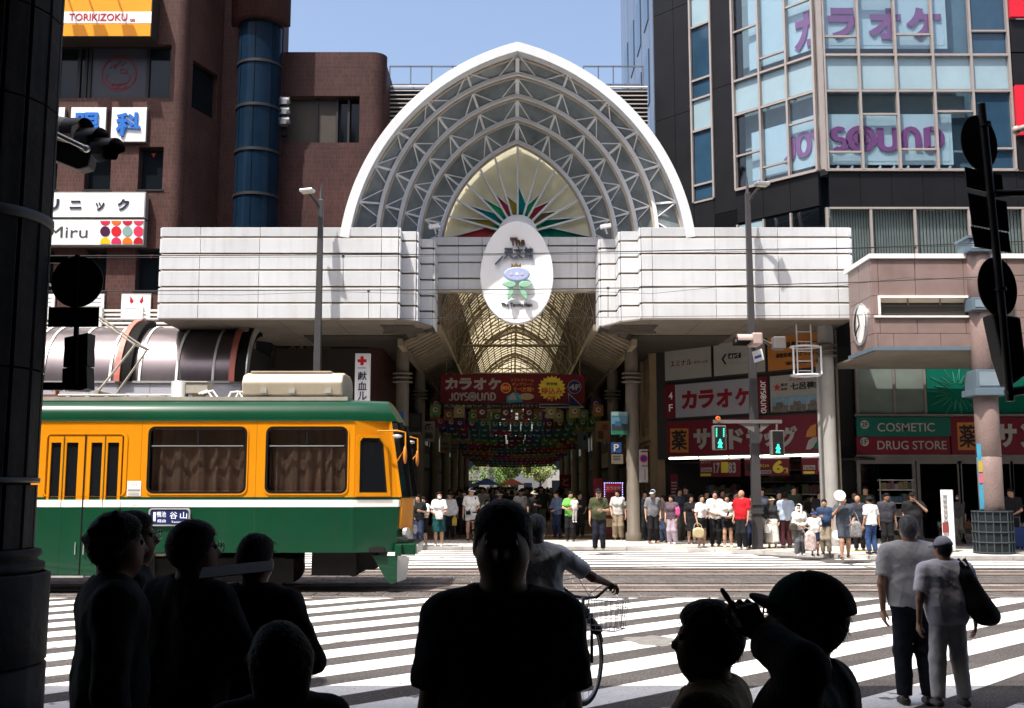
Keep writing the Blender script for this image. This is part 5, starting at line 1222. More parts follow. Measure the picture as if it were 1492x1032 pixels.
mb = MB(); mb.prism([CP(a, b, .075) for a, b in ((1174, 655), (1178, 642), (1184, 637.5), (1191, 636.5), (1190, 645), (1186, 651), (1180, 655))], -CN*.01); mk('leaf_mark', mb, m_sgp, t)
mb = MB(); mb.prism([CP(a, b, .079) for a, b in ((1184, 654), (1188, 646), (1196, 637), (1198, 636.5), (1198, 650), (1192, 653.5))], -CN*.01); mk('leaf_mark', mb, m_cosg, t)
# rails round the signs and the wall behind
bk = T('sign_wall', 'dark backing wall that carries the shop signs on the corner', 'wall', cm(3, 0, 0)); bk['category'] = 'wall'
mb = MB(); mb.prism([cm(-.2, zq[5]-.1, .03), cm(CLN-.1, zq[5]-.1, .03), cm(CLN-.1, zq[0]+.1, .03), cm(-.2, zq[0]+.1, .03)], -CN*.1); mk('backing', mb, m_sgd, bk)
mb = MB(); mb.prism([cm(-.2, zq[0]+.1, -.1), cm(CLN, zq[0]+.1, -.1), cm(CLN, 7.1, -.1), cm(-.2, 7.1, -.1)], -CN*.2); mk('frieze', mb, m_sgd, bk)
# strip lights under the sign
m_tube = mat('tube_lamp', (.9, .9, .85), .5, var=0, emit=(1, .93, .8), es=3.2)
for i, (p0, p1) in enumerate(((975, 1016), (1019, 1060), (1062, 1108), (1110, 1152), (1154, 1196))):
    a, b = CP(p0, 667.5-.0, .02), CP(p1, 667.5, .02); a.z = b.z = zq[5]-.07
    t = T('strip_light', 'lit fluorescent strip light under the maroon sign, %s from its left end' % ['first', 'second', 'third', 'fourth', 'fifth'][i], 'light', (a+b)/2, 'strip lights of the drug store')
    mk('tube', MB().bar(a, b, .05, .05), m_tube, t); mk('fitting', MB().bar(a-CN*.07, b-CN*.07, .07, .09), m_sgw, t)
# shop behind: dark floor-to-ceiling interior with shelves of goods
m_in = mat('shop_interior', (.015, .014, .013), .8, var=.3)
shop = T('drugstore_interior', 'dim open drug store front with shelves of goods under the maroon sign', 'shop front', cm(3, 0, -2)); 
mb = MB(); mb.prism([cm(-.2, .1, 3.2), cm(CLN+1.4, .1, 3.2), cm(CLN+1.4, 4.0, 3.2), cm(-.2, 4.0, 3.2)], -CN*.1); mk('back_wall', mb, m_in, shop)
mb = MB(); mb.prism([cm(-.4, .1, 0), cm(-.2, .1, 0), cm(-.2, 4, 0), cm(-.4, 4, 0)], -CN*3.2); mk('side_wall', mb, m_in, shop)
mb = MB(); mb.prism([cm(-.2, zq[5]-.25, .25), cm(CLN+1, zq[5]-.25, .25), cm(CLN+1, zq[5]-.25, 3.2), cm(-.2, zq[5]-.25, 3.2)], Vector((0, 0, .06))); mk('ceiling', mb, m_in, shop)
goods = [(.10, .025, .02), (.09, .075, .03), (.025, .045, .09), (.03, .06, .045), (.11, .105, .10), (.08, .04, .055), (.04, .035, .035)]
for sh in range(4):
    u0, u1, dd = [(.5, 2.3, 1.5), (2.9, 4.6, 1.9), (4.9, 6.5, 1.5), (.6, 6.4, 2.8)][sh]
    t = T('goods_shelf', ['shelf of packets at the left of the drug store doorway', 'shelf of packets deep in the middle of the drug store', 'shelf of packets at the right of the drug store doorway', 'long wall shelf at the back of the drug store'][sh], 'shelf', cm((u0+u1)/2, .1, dd))
    for lv in range(4 if sh < 3 else 6):
        z = .35+lv*.42; mb = MB(); mb.bar(cm(u0, z, dd), cm(u1, z, dd), .35, .03); mk('board', mb, m_sgf, t)
        u = u0+.05
        while u < u1-.1:
            w_ = random.uniform(.1, .3); h_ = random.uniform(.15, .33); c = random.choice(goods); mb = MB(); mb.bar(cm(u, z+.02+h_/2, dd-.05), cm(u+w_*.94, z+.02+h_/2, dd-.05), .22, h_); mk('packet', mb, mat('goods%d' % goods.index(c), c, .5, var=.3, vs=12), t); u += w_
# price banners hung under the lights
def banner(label, p0, p1, m_, items):
    global t
    a, b = CP(p0, 671, .0), CP(p1, 671, .0); z1 = zq[5]-.16; hgt = 24/F*a.y
    t = T('price_banner', label, 'banner', Vector(((a.x+b.x)/2, (a.y+b.y)/2, z1-hgt))); a.z = b.z = z1-hgt/2
    mk('cloth', MB().bar(a, b, .02, hgt), m_, t); mk('rod', MB().tube([a+Vector((0, 0, hgt/2)), b+Vector((0, 0, hgt/2))], .02, 6), m_sgf, t)
    for s, fx, fy, w_, h_, mm, bo in items:
        c = a+(b-a)*fx+Vector((0, 0, (fy-.5)*hgt))+CN*.012; 
        if s == '#': mk('print_block', MB().bar(c-CE*w_/F*a.y*.6, c+CE*w_/F*a.y*.6, .012, h_/F*a.y), mm, t)
        else: text(s, c+CN*.006, w_/F*a.y*1.2, h_/F*a.y, mm, t, yaw=CYAW, bold=bo, th=.006)
m_yl = mat('print_yellow', (.60, .46, .04), .5, var=0)
banner('maroon price banner with a white Tax-free block and the numbers 17 and 83', 1019.5, 1079, m_maroon, [('#', .17, .42, 16, 6.5, m_sgp, 0), ('Tax-free', .17, .42, 14, 4.4, m_mar2, .01), ('#', .15, .12, 15, 3.5, m_yl, 0), ('#', .62, .55, 10, 15, m_yl, 0), ('17', .43, .52, 9, 15, m_sgp, .03), ('83', .8, .52, 11, 15, m_sgp, .03), ('カメラフード', .16, .86, 14, 3, m_sgp, 0)])
banner('maroon price banner with a big yellow 6 beside a white block', 1085, 1150, m_maroon, [('本', .1, .5, 11, 12, m_bk, .05), ('#', .48, .22, 15, 5, m_sgp, 0), ('2月全品', .48, .22, 13, 3.6, m_bk, .02), ('ポイント', .45, .6, 14, 5, m_yl, .03), ('6', .76, .52, 15, 18, m_yl, .05), ('割', .92, .3, 6, 8, m_yl, .03)])
banner('maroon price banner with a Tax-free block cut off by the banded column', 1168, 1200, m_maroon, [('#', .35, .42, 16, 6.5, m_sgp, 0), ('Tax-free', .35, .42, 14, 4.4, m_mar2, .01), ('1', .85, .5, 5, 15, m_sgp, .03), ('#', .33, .12, 15, 3.5, m_yl, 0)])
p = CP(983, 740, .3); t = T('notice_banner', 'narrow red notice banner with white print left of the drug store doorway', 'banner', (p.x, p.y, .1)); zb2 = Z(745, p.y); zt2 = Z(691, p.y)
mk('cloth', MB().bar(Vector((p.x-.0, p.y, zb2))-CE*.17, Vector((p.x, p.y, zb2))+CE*.17, .02, .02).obox(Vector((p.x, p.y, (zb2+zt2)/2)), CE*.17, CN*.01, (0, 0, (zt2-zb2)/2)), m_red if 0 else m_maroon, t)
for k in range(5): mk('print_line', MB().obox(Vector((p.x, p.y, zt2-.3-k*.11))+CN*.013, CE*.12, CN*.002, (0, 0, .02)), m_sgp, t)
mk('post', MB().tube([(p.x, p.y, .1), (p.x, p.y, zb2)], .015, 6), m_sgf, t)

# ---- drug store on the street face
LZ = lambda y: Z(y, RY)
m_shf = mat('shopfront_frame', (.17, .155, .145), .5, .2, var=.08)
ds = T('cosmetics_shop', 'two storey drug store front with green window band and grey framed glass doors', 'shop front', (15, RY, .1))
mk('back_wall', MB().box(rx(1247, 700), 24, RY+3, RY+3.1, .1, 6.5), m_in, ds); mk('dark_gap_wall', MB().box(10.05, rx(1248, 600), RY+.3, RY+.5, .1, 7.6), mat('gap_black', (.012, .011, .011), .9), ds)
z0_, z1_ = LZ(604), LZ(500)
for i, (p0, p1, m_) in enumerate(((1250, 1301, 'g'), (1304, 1346, 'g'), (1349, 1425, 'c'), (1428, 1500, 'c'), (1503, 1600, 'c'))):
    mk('upper_pane', MB().box(rx(p0, 560), rx(p1, 560), RY+.05, RY+.065, z0_+.03, z1_), mat('upper_glass_grey', (.12, .145, .13), .12, var=.25, vs=.8, spec=.5) if m_ == 'g' else mat('cosmetic_green_film', (.004, .09, .06), .2, var=.08), ds)
for p in (1249, 1302.5, 1347.5, 1426.5, 1501.5): mk('upper_mullion', MB().box(rx(p, 560)-.04, rx(p, 560)+.04, RY-.0, RY+.12, z0_, z1_), m_shf, ds)
mk('upper_back', MB().box(rx(1248, 560), 24, RY+.2, RY+.25, z0_, z1_), m_in, ds); mk('upper_sill', MB().box(rx(1247, 605), 24, RY-.05, RY+.15, LZ(607), LZ(603.5)), m_shf, ds)
text('COSMETIC', W(1420, 516, RY)+Vector((0, .035, 0)), 128/F*RY, 17/F*RY, mat('film_pale', (.18, .42, .33), .4, var=0), ds, bold=.0, th=.01)
mb = MB(); c = W(1395, 570, RY)
for i in range(22):
    a = 2*PI*i/22; L = 1.0 if i % 2 else .75; p = Vector((c.x+math.cos(a)*L, RY+.04, c.z+math.sin(a)*L*.85))
    for sgn in (-1, 1):
        q = Vector((c.x+math.cos(a+sgn*.1)*.35*L, RY+.04, c.z+math.sin(a+sgn*.1)*.35*L)); mb.bar(q, p, .018, .008)
mk('starburst', mb, mat('film_pale2', (.05, .25, .18), .4, var=0), ds)
t = T('cosmetic_sign', 'green sign COSMETIC over maroon sign DRUG STORE on the right shop front', 'sign', (rx(1315, 635), RY, LZ(663)))
mk('green_face', MB().box(rx(1247, 620), rx(1382.5, 620), RY-.12, RY, LZ(636.5), LZ(608.5)), m_cosg, t); mk('maroon_face', MB().box(rx(1247, 650), rx(1382.5, 650), RY-.10, RY, LZ(662.5), LZ(637)), m_maroon, t)
mk('frame', MB().box(rx(1246, 650), 24, RY-.11, RY+.02, LZ(665.5), LZ(663)), m_shf, t)
for s, py, px, w_ in (('COSMETIC', 623, 1318, 83), ('DRUG STORE', 649, 1327, 100)): text(s, W(px, py, RY)-Vector((0, .12 if py < 630 else .10, 0)), w_/F*RY, 12.5/F*RY, m_sgp, t, bold=.006, th=.015)
for s, py in (('2F', 619), ('1F', 644)):
    mb = MB(); cc = W(1258, py, RY); mb.disc(cc-Vector((0, .12 if s == '2F' else .10, 0)), 6.3/F*RY, (0, -1, 0), 20, .012); mk('floor_disc', mb, m_sgp, t)
    text(s, cc-Vector((0, .134 if s == '2F' else .114, 0)), 9/F*RY, 7/F*RY, m_bk, t, bold=.01, th=.004)
t = T('drugstore_sign', 'maroon drug store sign partly behind the pink granite column', 'sign', (rx(1450, 635), RY, LZ(663)))
mk('face', MB().box(rx(1384, 635), 24, RY-.10, RY, LZ(662.5), LZ(608.5)), m_maroon, t); mk('orange_square', MB().box(rx(1393, 635), rx(1423, 635), RY-.115, RY-.102, LZ(656), LZ(616)), m_sorg, t)
text('薬', W(1408, 636, RY)-Vector((0, .116, 0)), 26/F*RY, 33/F*RY, m_bk, t, bold=.016); 
for ch, px in zip('サンド', (1464, 1499, 1533)): text(ch, W(px, 635, RY)-Vector((0, .102, 0)), 30/F*RY, 34/F*RY, m_sgp, t, bold=.05, th=.02)
for p0, p1, nm in ((1256, 1332, 'fixed_pane'), (1343, 1400, 'door_pane'), (1403, 1475, 'door_pane'), (1480, 1560, 'fixed_pane')):
    a, b = rx(p0, 740), rx(p1, 740); mk('door_frame', MB().holed([(a-.1, .1), (b+.1, .1), (b+.1, LZ(672)), (a-.1, LZ(672))], [[(a, .25), (b, .25), (b, LZ(676)), (a, LZ(676))]], lambda u, v, d: Vector((u, RY+d, v)), .09), m_shf, ds); mk(nm, MB().box(a, b, RY+.04, RY+.05, .25, LZ(676)), mat_glass('door_glass', (.35, .36, .36), 1.0), ds)
mk('lintel', MB().box(rx(1247, 668), 24, RY-.02, RY+.1, LZ(672)+.003, LZ(665.5)-.003), m_shf, ds)
for px, py, w_ in ((1372, 675, 56), (1412, 675, 12)):
    p = W(px, py, RY+1.2); tl = T('ceiling_tube', 'lit ceiling tube seen through the right shop door, %s' % ('long one' if w_ > 20 else 'short one by the granite column'), 'light', p); mk('tube', MB().box(p.x-w_/2/F*RY, p.x+w_/2/F*RY, RY+1.2, RY+1.26, p.z-.02, p.z+.02), m_tube, tl)
t = T('goods_rack', 'rack of colourful small goods standing outside the right shop window', 'rack', (rx(1307, 800), RY-.7, .1))
a, b = X(1283, RY-.7, 740), X(1330, RY-.7, 740)
for zz_ in (.15, .55, .95, 1.35, 1.75, 2.05):
    mk('shelf', MB().box(a, b, RY-.95, RY-.5, zz_, zz_+.03), m_sgf, t)
    u = a+.02
    while u < b-.12 and zz_ < 2:
        w_ = random.uniform(.08, .16); c = random.choice(goods); mk('packet', MB().box(u, u+w_*.9, RY-.93, RY-.7, zz_+.03, zz_+random.uniform(.2, .33)), mat('goods%d' % goods.index(c), c), t); u += w_
for u in (a, b): mk('post', MB().box(u-.015, u+.015, RY-.75, RY-.72, .1, 2.1), m_sgf, t)

# ---- pink granite canopy with its big column
PY = 28.6
m_gran = mat('pink_granite', (.215, .155, .142), .35, var=.12, vs=1.5, spots=(70, .28)); m_bst = mat('blue_steel', (.16, .22, .27), .4, .4, var=.08); m_gt = mat('granite_cap_white', (.72, .70, .69), .4, var=.04)
gx = lambda p, y=440: X(p, PY, y)
gc = T('granite_canopy', 'pink granite clad pavement canopy with slot light and blue steel edging', 'canopy', (14, PY, 5))
g0, zt_, zb_ = gx(1271), Z(377, PY), Z(507, PY)
rows_ = [(zb_, Z(486, PY)), (Z(486, PY), Z(463, PY)), (Z(431, PY), zt_)]
js = [1271, 1281, 1335, 1406, 1470, 1540, 1610]
for i, (z0, z1) in enumerate(rows_):
    jj = js if i != 0 else [1271, 1277, 1300, 1368, 1415, 1480, 1560, 1610]
    for a, b in zip(jj, jj[1:]): mk('granite_panel', MB().box(gx(a)+.006, gx(b)-.006, PY, PY+.1, z0+.006, z1-.006), m_gran, gc, bevel=.005)
for a, b in ((1271, 1279), (1411, 1420), (1480, 1520)): mk('granite_panel', MB().box(gx(a)+.006, gx(b)-.006, PY, PY+.1, rows_[1][1]+.005, rows_[2][0]-.005), m_gran, gc)
for i in range(3):
    for k in range(2): mk('granite_panel', MB().box(g0, g0+.1, PY+.11+k*.95, PY+1.03+k*.95, rows_[i][0]+.006, rows_[i][1]-.006), m_gran, gc, bevel=.005)
mk('granite_panel', MB().box(g0, g0+.1, PY+.11, PY+2.0, rows_[1][1]+.005, rows_[2][0]-.005), m_gran, gc)
mk('core', MB().box(g0+.101, 24, PY+.101, PY+2.1, zb_+.02, zt_-.02), m_dark, gc); mk('cap', MB().box(g0-.05, 24, PY-.06, PY+2.2, zt_, zt_+.13), m_gt, gc)
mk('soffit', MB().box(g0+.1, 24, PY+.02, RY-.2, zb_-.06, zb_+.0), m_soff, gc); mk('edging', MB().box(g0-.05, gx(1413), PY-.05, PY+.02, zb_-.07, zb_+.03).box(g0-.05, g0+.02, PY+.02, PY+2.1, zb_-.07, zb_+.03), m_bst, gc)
a, b = gx(1281), gx(1408); z0, z1 = rows_[1][1], rows_[2][0]
mk('slot_frame', MB().box(a-.04, b+.04, PY-.05, PY-.002, z1-.07, z1).box(a-.16, b+.04, PY-.06, PY-.002, z0+.0, z0+.05).box(a-.04, a+.02, PY-.05, PY-.002, z0+.05, z1-.07), m_gt, gc)
mb = MB(); mb.quad((a, PY+.03, z1-.07), (b, PY+.03, z1-.07), (b, PY+.35, z0+.05), (a, PY+.35, z0+.05)); mk('slot_panel', mb, mat('slot_cream', (.62, .55, .42), .5, var=.05), gc)
for f_ in (.33, .7): mk('slot_rib', MB().bar((a+(b-a)*f_, PY+.02, z1-.08), (a+(b-a)*(f_+.06), PY+.3, z0+.08), .04, .04), m_gran, gc)
ck = T('wall_clock', 'round white clock seen edge-on on the end of the granite canopy', 'clock', (g0-.06, PY+1.0, Z(473, PY)))
mb = MB(); mb.disc((g0-.04, PY+1.0, Z(473, PY+1)), .54, (-1, .1, 0), 28, -.03); mk('face', mb, m_sgw, ck)
mb = MB(); mb.lathe([(.52, -.04), (.60, -.05), (.60, -.0), (.52, -.0)], (g0, PY+1.0, Z(473, PY+1)), 28, 'x'); mk('rim', mb, m_alu, ck)
for ang, L in ((.4, .32), (2.2, .45)): mk('hand', MB().bar((g0-.055, PY+1, Z(473, PY+1)), (g0-.055, PY+1+math.sin(ang)*L, Z(473, PY+1)+math.cos(ang)*L), .03, .02), m_bk, ck)
pc_ = T('granite_column', 'thick pink granite column with blue steel collars and dark gridded base', 'column', (gx(1438, 700), PY-.1, .1))
px_ = gx(1436, 600); rr = .315; pcy = PY-.05
for z0, z1 in ((Z(745, PY), Z(666, PY)), (Z(665.5, PY), Z(578, PY)), (Z(540, PY), Z(455, PY)), (Z(437, PY), Z(371, PY))):
    mb = MB(); mb.smooth = True; mb.lathe([(rr-.01, z0), (rr, z0+.012), (rr, z1-.012), (rr-.01, z1)], (px_, pcy, 0), 28); mk('granite_drum', mb, m_gran, pc_)
def collar(y0, y1, k, nm):
    z0, z1 = Z(y1, PY), Z(y0, PY); h = rr+k; mk(nm, MB().box(px_-h, px_+h, pcy-h, pcy+h, z0, z1), m_bst, pc_, bevel=.012); mk('collar_panel', MB().box(px_-h+.07, px_+h-.07, pcy-h-.012, pcy-h+.01, z0+.07, z1-.06), mat('blue_steel_pale', (.26, .33, .38), .35, .3, var=.06), pc_)
collar(353, 371, .08, 'cap_block'); collar(437.5, 455, .07, 'collar'); collar(541, 568, .07, 'collar')
mk('ledge', MB().box(px_-rr-.14, px_+rr+.14, pcy-rr-.14, pcy+rr+.14, Z(578, PY), Z(568.5, PY)), m_bst, pc_, bevel=.01); mk('cap_plate', MB().box(px_-rr-.13, px_+rr+.13, pcy-rr-.13, pcy+rr+.13, Z(352.5, PY), Z(349, PY)), m_bst, pc_)
m_grd = mat('dark_base', (.014, .018, .02), .5, var=.2, spec=.15); m_gr2 = mat('dark_base_rib', (.045, .058, .066), .5, var=.15)
zb0, zb1 = .1, Z(744, PY)
mb = MB(); mb.prism([(px_+(rr+.17)*math.cos(PI/8+i*PI/4), pcy+(rr+.17)*math.sin(PI/8+i*PI/4), zb0) for i in range(8)], (0, 0, zb1-zb0)); mk('base', mb, m_grd, pc_)
for i in range(5):
    z = zb0+.04+(zb1-zb0-.06)*i/4
    mb = MB(); P = [(px_+(rr+.19)*math.cos(PI/8+k*PI/4), pcy+(rr+.19)*math.sin(PI/8+k*PI/4), z) for k in range(9)]
    for u, v in zip(P, P[1:]): mb.bar(u, v, .035, .03)
    mk('base_band', mb, m_gr2, pc_)
for k in range(16):
    t0 = PI/8+(k//2)*PI/4; P = Vector((math.cos(t0), math.sin(t0), 0)); Q = Vector((math.cos(t0+PI/4), math.sin(t0+PI/4), 0)); c = (P if k % 2 == 0 else (P+Q)/2)*(rr+.185)
    mk('base_rib', MB().bar((px_+c.x, pcy+c.y, zb0), (px_+c.x, pcy+c.y, zb1), .025, .025, (0, 1, 0)), m_gr2, pc_)
mk('poster_strip', MB().box(px_-rr-.06, px_-rr+.06, pcy-.16, pcy-.13, Z(742, PY), Z(647, PY)), mat('poster_cyan', (.05, .28, .42), .5, var=.2, vs=5), pc_)
mk('poster_patch', MB().box(px_-rr-.055, px_-rr+.05, pcy-.175, pcy-.165, Z(704, PY), Z(690, PY)), mat('poster_pink', (.5, .12, .15), .5, var=.2), pc_); mk('poster_patch', MB().box(px_-rr-.055, px_-rr+.05, pcy-.175, pcy-.165, Z(688, PY), Z(672, PY)), mat('poster_yellow', (.45, .33, .04), .5, var=.2), pc_)
for px in (1416.5,): mk('drain_pipe', MB().tube([(gx(1459, 700), PY+.15, .1), (gx(1457, 600), PY+.15, 5.6)], .04, 8), m_bst, pc_)
# banded columns under the right end of the white fascia, pipe, caged ladder
t = T('banded_column', 'tall pale round column with dark bands carrying the right end of the white fascia', 'column', (X(1207, 32.4, 700), 32.4, .1))
cx_ = X(1206, 32.4, 600); mb = MB(); mb.smooth = True; mb.lathe([(.23, .1), (.23, 6.35), (.24, 6.8)], (cx_, 32.4, 0), 20); mk('shaft', mb, mat('column_pale', (.36, .35, .335), .5, var=.08, streak=.2), t)
for z in (5.82, 5.98, 6.14):
    mb = MB(); mb.smooth = True; mb.lathe([(.23, z), (.33, z+.02), (.35, z+.045), (.33, z+.07), (.23, z+.09)], (cx_, 32.4, 0), 20); mk('collar', mb, m_col, t)
mk('drain_pipe', MB().tube([(cx_+.34, 32.5, .1), (cx_+.34, 32.5, 6.7)], .05, 8), m_col, t); mk('pole', MB().tube([(cx_-.33, 32.2, .1), (cx_-.33, 32.2, 5.6)], .05, 8), m_sgf, t)
t = T('caged_ladder', 'small caged white ladder hanging from the soffit beside the banded column', 'ladder', W(1173, 548, 32.0))
lw_ = X(1182, 32, 500)-X(1161, 32, 500); lx = X(1171.5, 32, 500); lz0, lz1 = Z(546, 32), zb-.05+0*0 if 0 else 6.8
for s in (-1, 1): mk('rail', MB().tube([(lx+s*lw_/2, 32, lz0), (lx+s*lw_/2, 32, 6.8)], .025, 6), m_steel, t); mk('cage_bar', MB().tube([(lx+s*lw_*.95, 31.7, lz0-.02), (lx+s*lw_*.95, 31.7, Z(506, 32))], .03, 6), m_steel, t)
for i in range(6): mk('rung', MB().tube([(lx-lw_/2, 32, lz0+.12+i*.3), (lx+lw_/2, 32, lz0+.12+i*.3)], .015, 6), m_steel, t)
for z in (lz0-.03, Z(506, 32)):
    mk('hoop', MB().tube([(lx+math.cos(a)*lw_, 31.95+math.sin(a)*.35, z) for a in [PI*2*k/16 for k in range(17)]], .03, 6), m_steel, t)
# ================================================================== inside the covered street
m_shopd = mat('arcade_shop_wall', (.045, .038, .032), .8, var=.3, vs=.8); m_beige = mat('ornate_beige', (.24, .17, .10), .7, var=.2, vs=1.5, bump=.2, bs=8)
for s, sd in ((-1, 'left'), (1, 'right')):
    y = 36.9 if s < 0 else 47.3
    n = 0
    while y < 112:
        L = random.uniform(7, 10.5); x0, x1 = sorted((AX+s*5.25, AX+s*12)); nmb = ['first', 'second', 'third', 'fourth', 'fifth', 'sixth', 'seventh', 'eighth', 'ninth', 'tenth', 'eleventh', 'twelfth'][n]
        t = T('arcade_shop', 'dim shop along the covered street, %s from the mouth on the %s side' % (nmb, sd), 'shop', (AX+s*5.3, y+L/2, .1), 'shops along the covered street')
        mk('building', MB().box(x0, x1, y+.02, y+L-.02, .1, 12.0 if y > 44 else 6.7), mat('shop_tone%d' % (n % 4), [(.03, .025, .02), (.05, .042, .034), (.02, .02, .023), (.06, .05, .037)][n % 4], .7, var=.3, vs=.8), t)
        xf = AX+s*5.25-s*.02
        mk('shop_opening', MB().box(min(xf, xf-s*.01), max(xf, xf-s*.01), y+.5, y+L-.5, .12, 2.8), m_bk, t)
        mk('shop_sign', MB().box(min(xf, xf-s*.12), max(xf, xf-s*.12), y+.3, y+L-.3, 2.95, 3.75), mat('shop_sign%d' % (n % 5), [(.16, .03, .03), (.2, .18, .13), (.03, .07, .1), (.18, .12, .03), (.04, .08, .05)][n % 5], .5), t)
        for k in range(3): mk('upper_window', MB().box(min(xf, xf-s*.015), max(xf, xf-s*.015), y+.7+k*L/3, y+L/3-.5+k*L/3, 4.3, 5.8), m_bglass, t)
        for k in range(4): mk('display', MB().box(min(xf-s*.02, xf-s*.5), max(xf-s*.02, xf-s*.5), y+.7+k*1.6, y+1.6+k*1.6, .12, random.uniform(.9, 1.6)), mat('goods%d' % random.randrange(7), (.2, .2, .2)), t)
        y += L; n += 1
# ornate beige front on the right at the mouth
ob = T('ornate_building', 'old beige building front with arched openings beside the banded columns', 'building', (5.4, 41, .1))
ox = AX+5.0; om = lambda u, v, d: Vector((ox+d, u+1.75, v))
def archo(u0, u1, z0, z1): r = (u1-u0)/2; return [(u0, z0), (u1, z0)]+[((u0+u1)/2+r*math.cos(PI*i/10), z1-r+r*math.sin(PI*i/10)) for i in range(11)]
mk('wall', MB().holed([(36.9, .1), (45.4, .1), (45.4, 7), (36.9, 7)], [archo(37.5, 39.3, .4, 3.2), archo(40.2, 42, .4, 3.2), archo(43, 44.8, .4, 3.2), archo(37.7, 39.1, 4.1, 6.3), archo(40.4, 41.8, 4.1, 6.3), archo(43.2, 44.6, 4.1, 6.3)], om, .4), m_beige, ob)
mk('cornice', MB().box(ox-.18, ox, 38.65, 47.15, 3.55, 3.75).box(ox-.1, ox, 38.65, 47.15, 3.4, 3.545), m_beige, ob)
for y in (38.85, 41.5, 44.25, 46.85): mk('pilaster', MB().box(ox-.12, ox-.003, y-.18, y+.18, .1, 3.39), m_beige, ob); mk('pilaster', MB().box(ox-.12, ox-.003, y-.18, y+.18, 3.755, 6.9), m_beige, ob)
mk('core', MB().box(ox+.4, ox+6, 38.7, 47.15, .1, 7), m_bk, ob)
# blocks of building either side so that daylight comes only through the vault
for s, sd, y0 in ((-1, 'left', 43.2), (1, 'right', 48)):
    x0, x1 = sorted((AX+s*12.1, AX+s*30)); t = T('rear_daylight_block', 'unseen grey block behind the shops on the %s side, added to keep daylight out' % sd, 'building', (AX+s*20, 75, 0)); mk('wall', MB().box(x0, x1, y0+3, 114, 0, 15), mat('rear_grey', (.2, .19, .18), .8), t)
# red karaoke banner across the street
KBY = 41.0; kq = lambda px, py, d=0: W(px, py, KBY)-Vector((0, d, 0))
t = T('karaoke_banner', 'wide red karaoke banner with 4F disc and yellow burst hung across the covered street', 'banner', kq(745, 597))
mk('cloth', MB().box(kq(642, 570).x, kq(852, 570).x, KBY, KBY+.08, kq(745, 587).z, kq(745, 546).z), mat('banner_red', (.11, .003, .009), .5, var=.06), t)
mk('address_strip', MB().box(kq(643, 570).x, kq(852, 570).x, KBY+.01, KBY+.07, kq(745, 596).z, kq(745, 587.3).z), m_bk, t)
kt = lambda s, px, py, w_, h_, m_, b=.02, d=.001, th=.012: text(s, kq(px, py, d), w_/F*KBY, h_/F*KBY, m_, t, bold=b, th=th)
for ch, px in zip('カラオケ', (657.5, 678.5, 699, 720.5)): kt(ch, px, 559.5, 19, 17.5, m_sgp, .055)
joysound(kq(688.5, 578, .001), 67/F*KBY, 12/F*KBY, m_sgp, t, wt=.17)
mb = MB(); mb.disc(kq(737, 565.5, .004), 7.6/F*KBY, (0, -1, 0), 20, .01); mk('disc', mb, m_yl, t); mb = MB(); mb.disc(kq(737, 565.5, .016), 6.6/F*KBY, (0, -1, 0), 20, .01); mk('disc', mb, m_srd, t); kt('無料', 737, 565.5, 11, 6, m_yl, .005, .027)
m_or2 = mat('print_orange', (.55, .2, .03), .5, var=0)
kt('ソフトクリーム', 761, 554, 34, 5, m_or2, .015); kt('ポップコーン', 761, 560, 30, 4.6, m_or2, .015); kt('食べ放題!!', 762.5, 567.5, 30, 7, m_or2, .012)
mk('print_patch', MB().prism([kq(a, b, .006) for a, b in ((738, 578), (748, 572), (756, 573), (762, 586), (738, 586))], (0, .004, 0)), mat('print_blue', (.03, .25, .35), .5, var=0), t)
mb = MB(); mb.prism([kq(a, b, .012) for a, b in ((741, 583), (743, 577), (747.5, 572), (751, 577), (753, 583))], (0, .005, 0)); mk('print_cone', mb, m_sgp, t)
mb = MB(); mb.prism([kq(767+11*math.cos(i*PI/8), 578+5*math.sin(i*PI/8), .012) for i in range(16)], (0, .005, 0)); mk('print_bowl', mb, mat('print_tan', (.35, .27, .15), .5, var=.3, vs=20), t)
mb = MB(); mb.prism([kq(804+(20.5 if i % 2 == 0 else 17)*math.cos(i*PI/20), 566+(19 if i % 2 == 0 else 15.5)*math.sin(i*PI/20), .006) for i in range(40)], (0, .004, 0)); mk('burst', mb, m_yl, t)
kt('飲食物', 804, 559.5, 16, 5, m_bk, .008, .007); kt('持込み', 804, 570, 31, 10.5, m_srd, .016, .007); kt('OK', 804, 580.5, 15, 7, m_srd, .03, .007)
mb = MB(); mb.disc(kq(837, 564, .004), 10/F*KBY, (0, -1, 0), 24, .01); mk('disc', mb, m_sgp, t); mb = MB(); mb.disc(kq(837, 564, .016), 9.2/F*KBY, (0, -1, 0), 24, .01); mk('disc', mb, mat('banner_navy', (.01, .015, .09), .5, var=0), t); kt('4F', 837, 564.5, 16, 8.5, m_sgp, .03, .027)
for gr, m_, d in ((1.3, m_sgp, .004), (0, mat('banner_navy', (.01, .015, .09)), .012)):
    mb = MB(); mb.prism([kq(a, b, d) for a, b in ((787-gr, 590-gr), (829, 590-gr), (829-gr, 575-gr*2.4), (848+gr*2.4, 593+gr), (787-gr, 593+gr))], (0, .006, 0)); mk('arrow', mb, m_, t)
kt('天文館本通り店 ☎099-224-1110', 705, 591.7, 116, 5, m_sgp, .0); kt('JR・市電すぐ', 765, 591.7, 38, 5, m_sgp, 0)
for px in (650, 745, 845): mk('hanging_rod', MB().tube([kq(px, 546), kq(px, 546)+Vector((0, 0, 1.6))], .02, 5), m_beam, t)
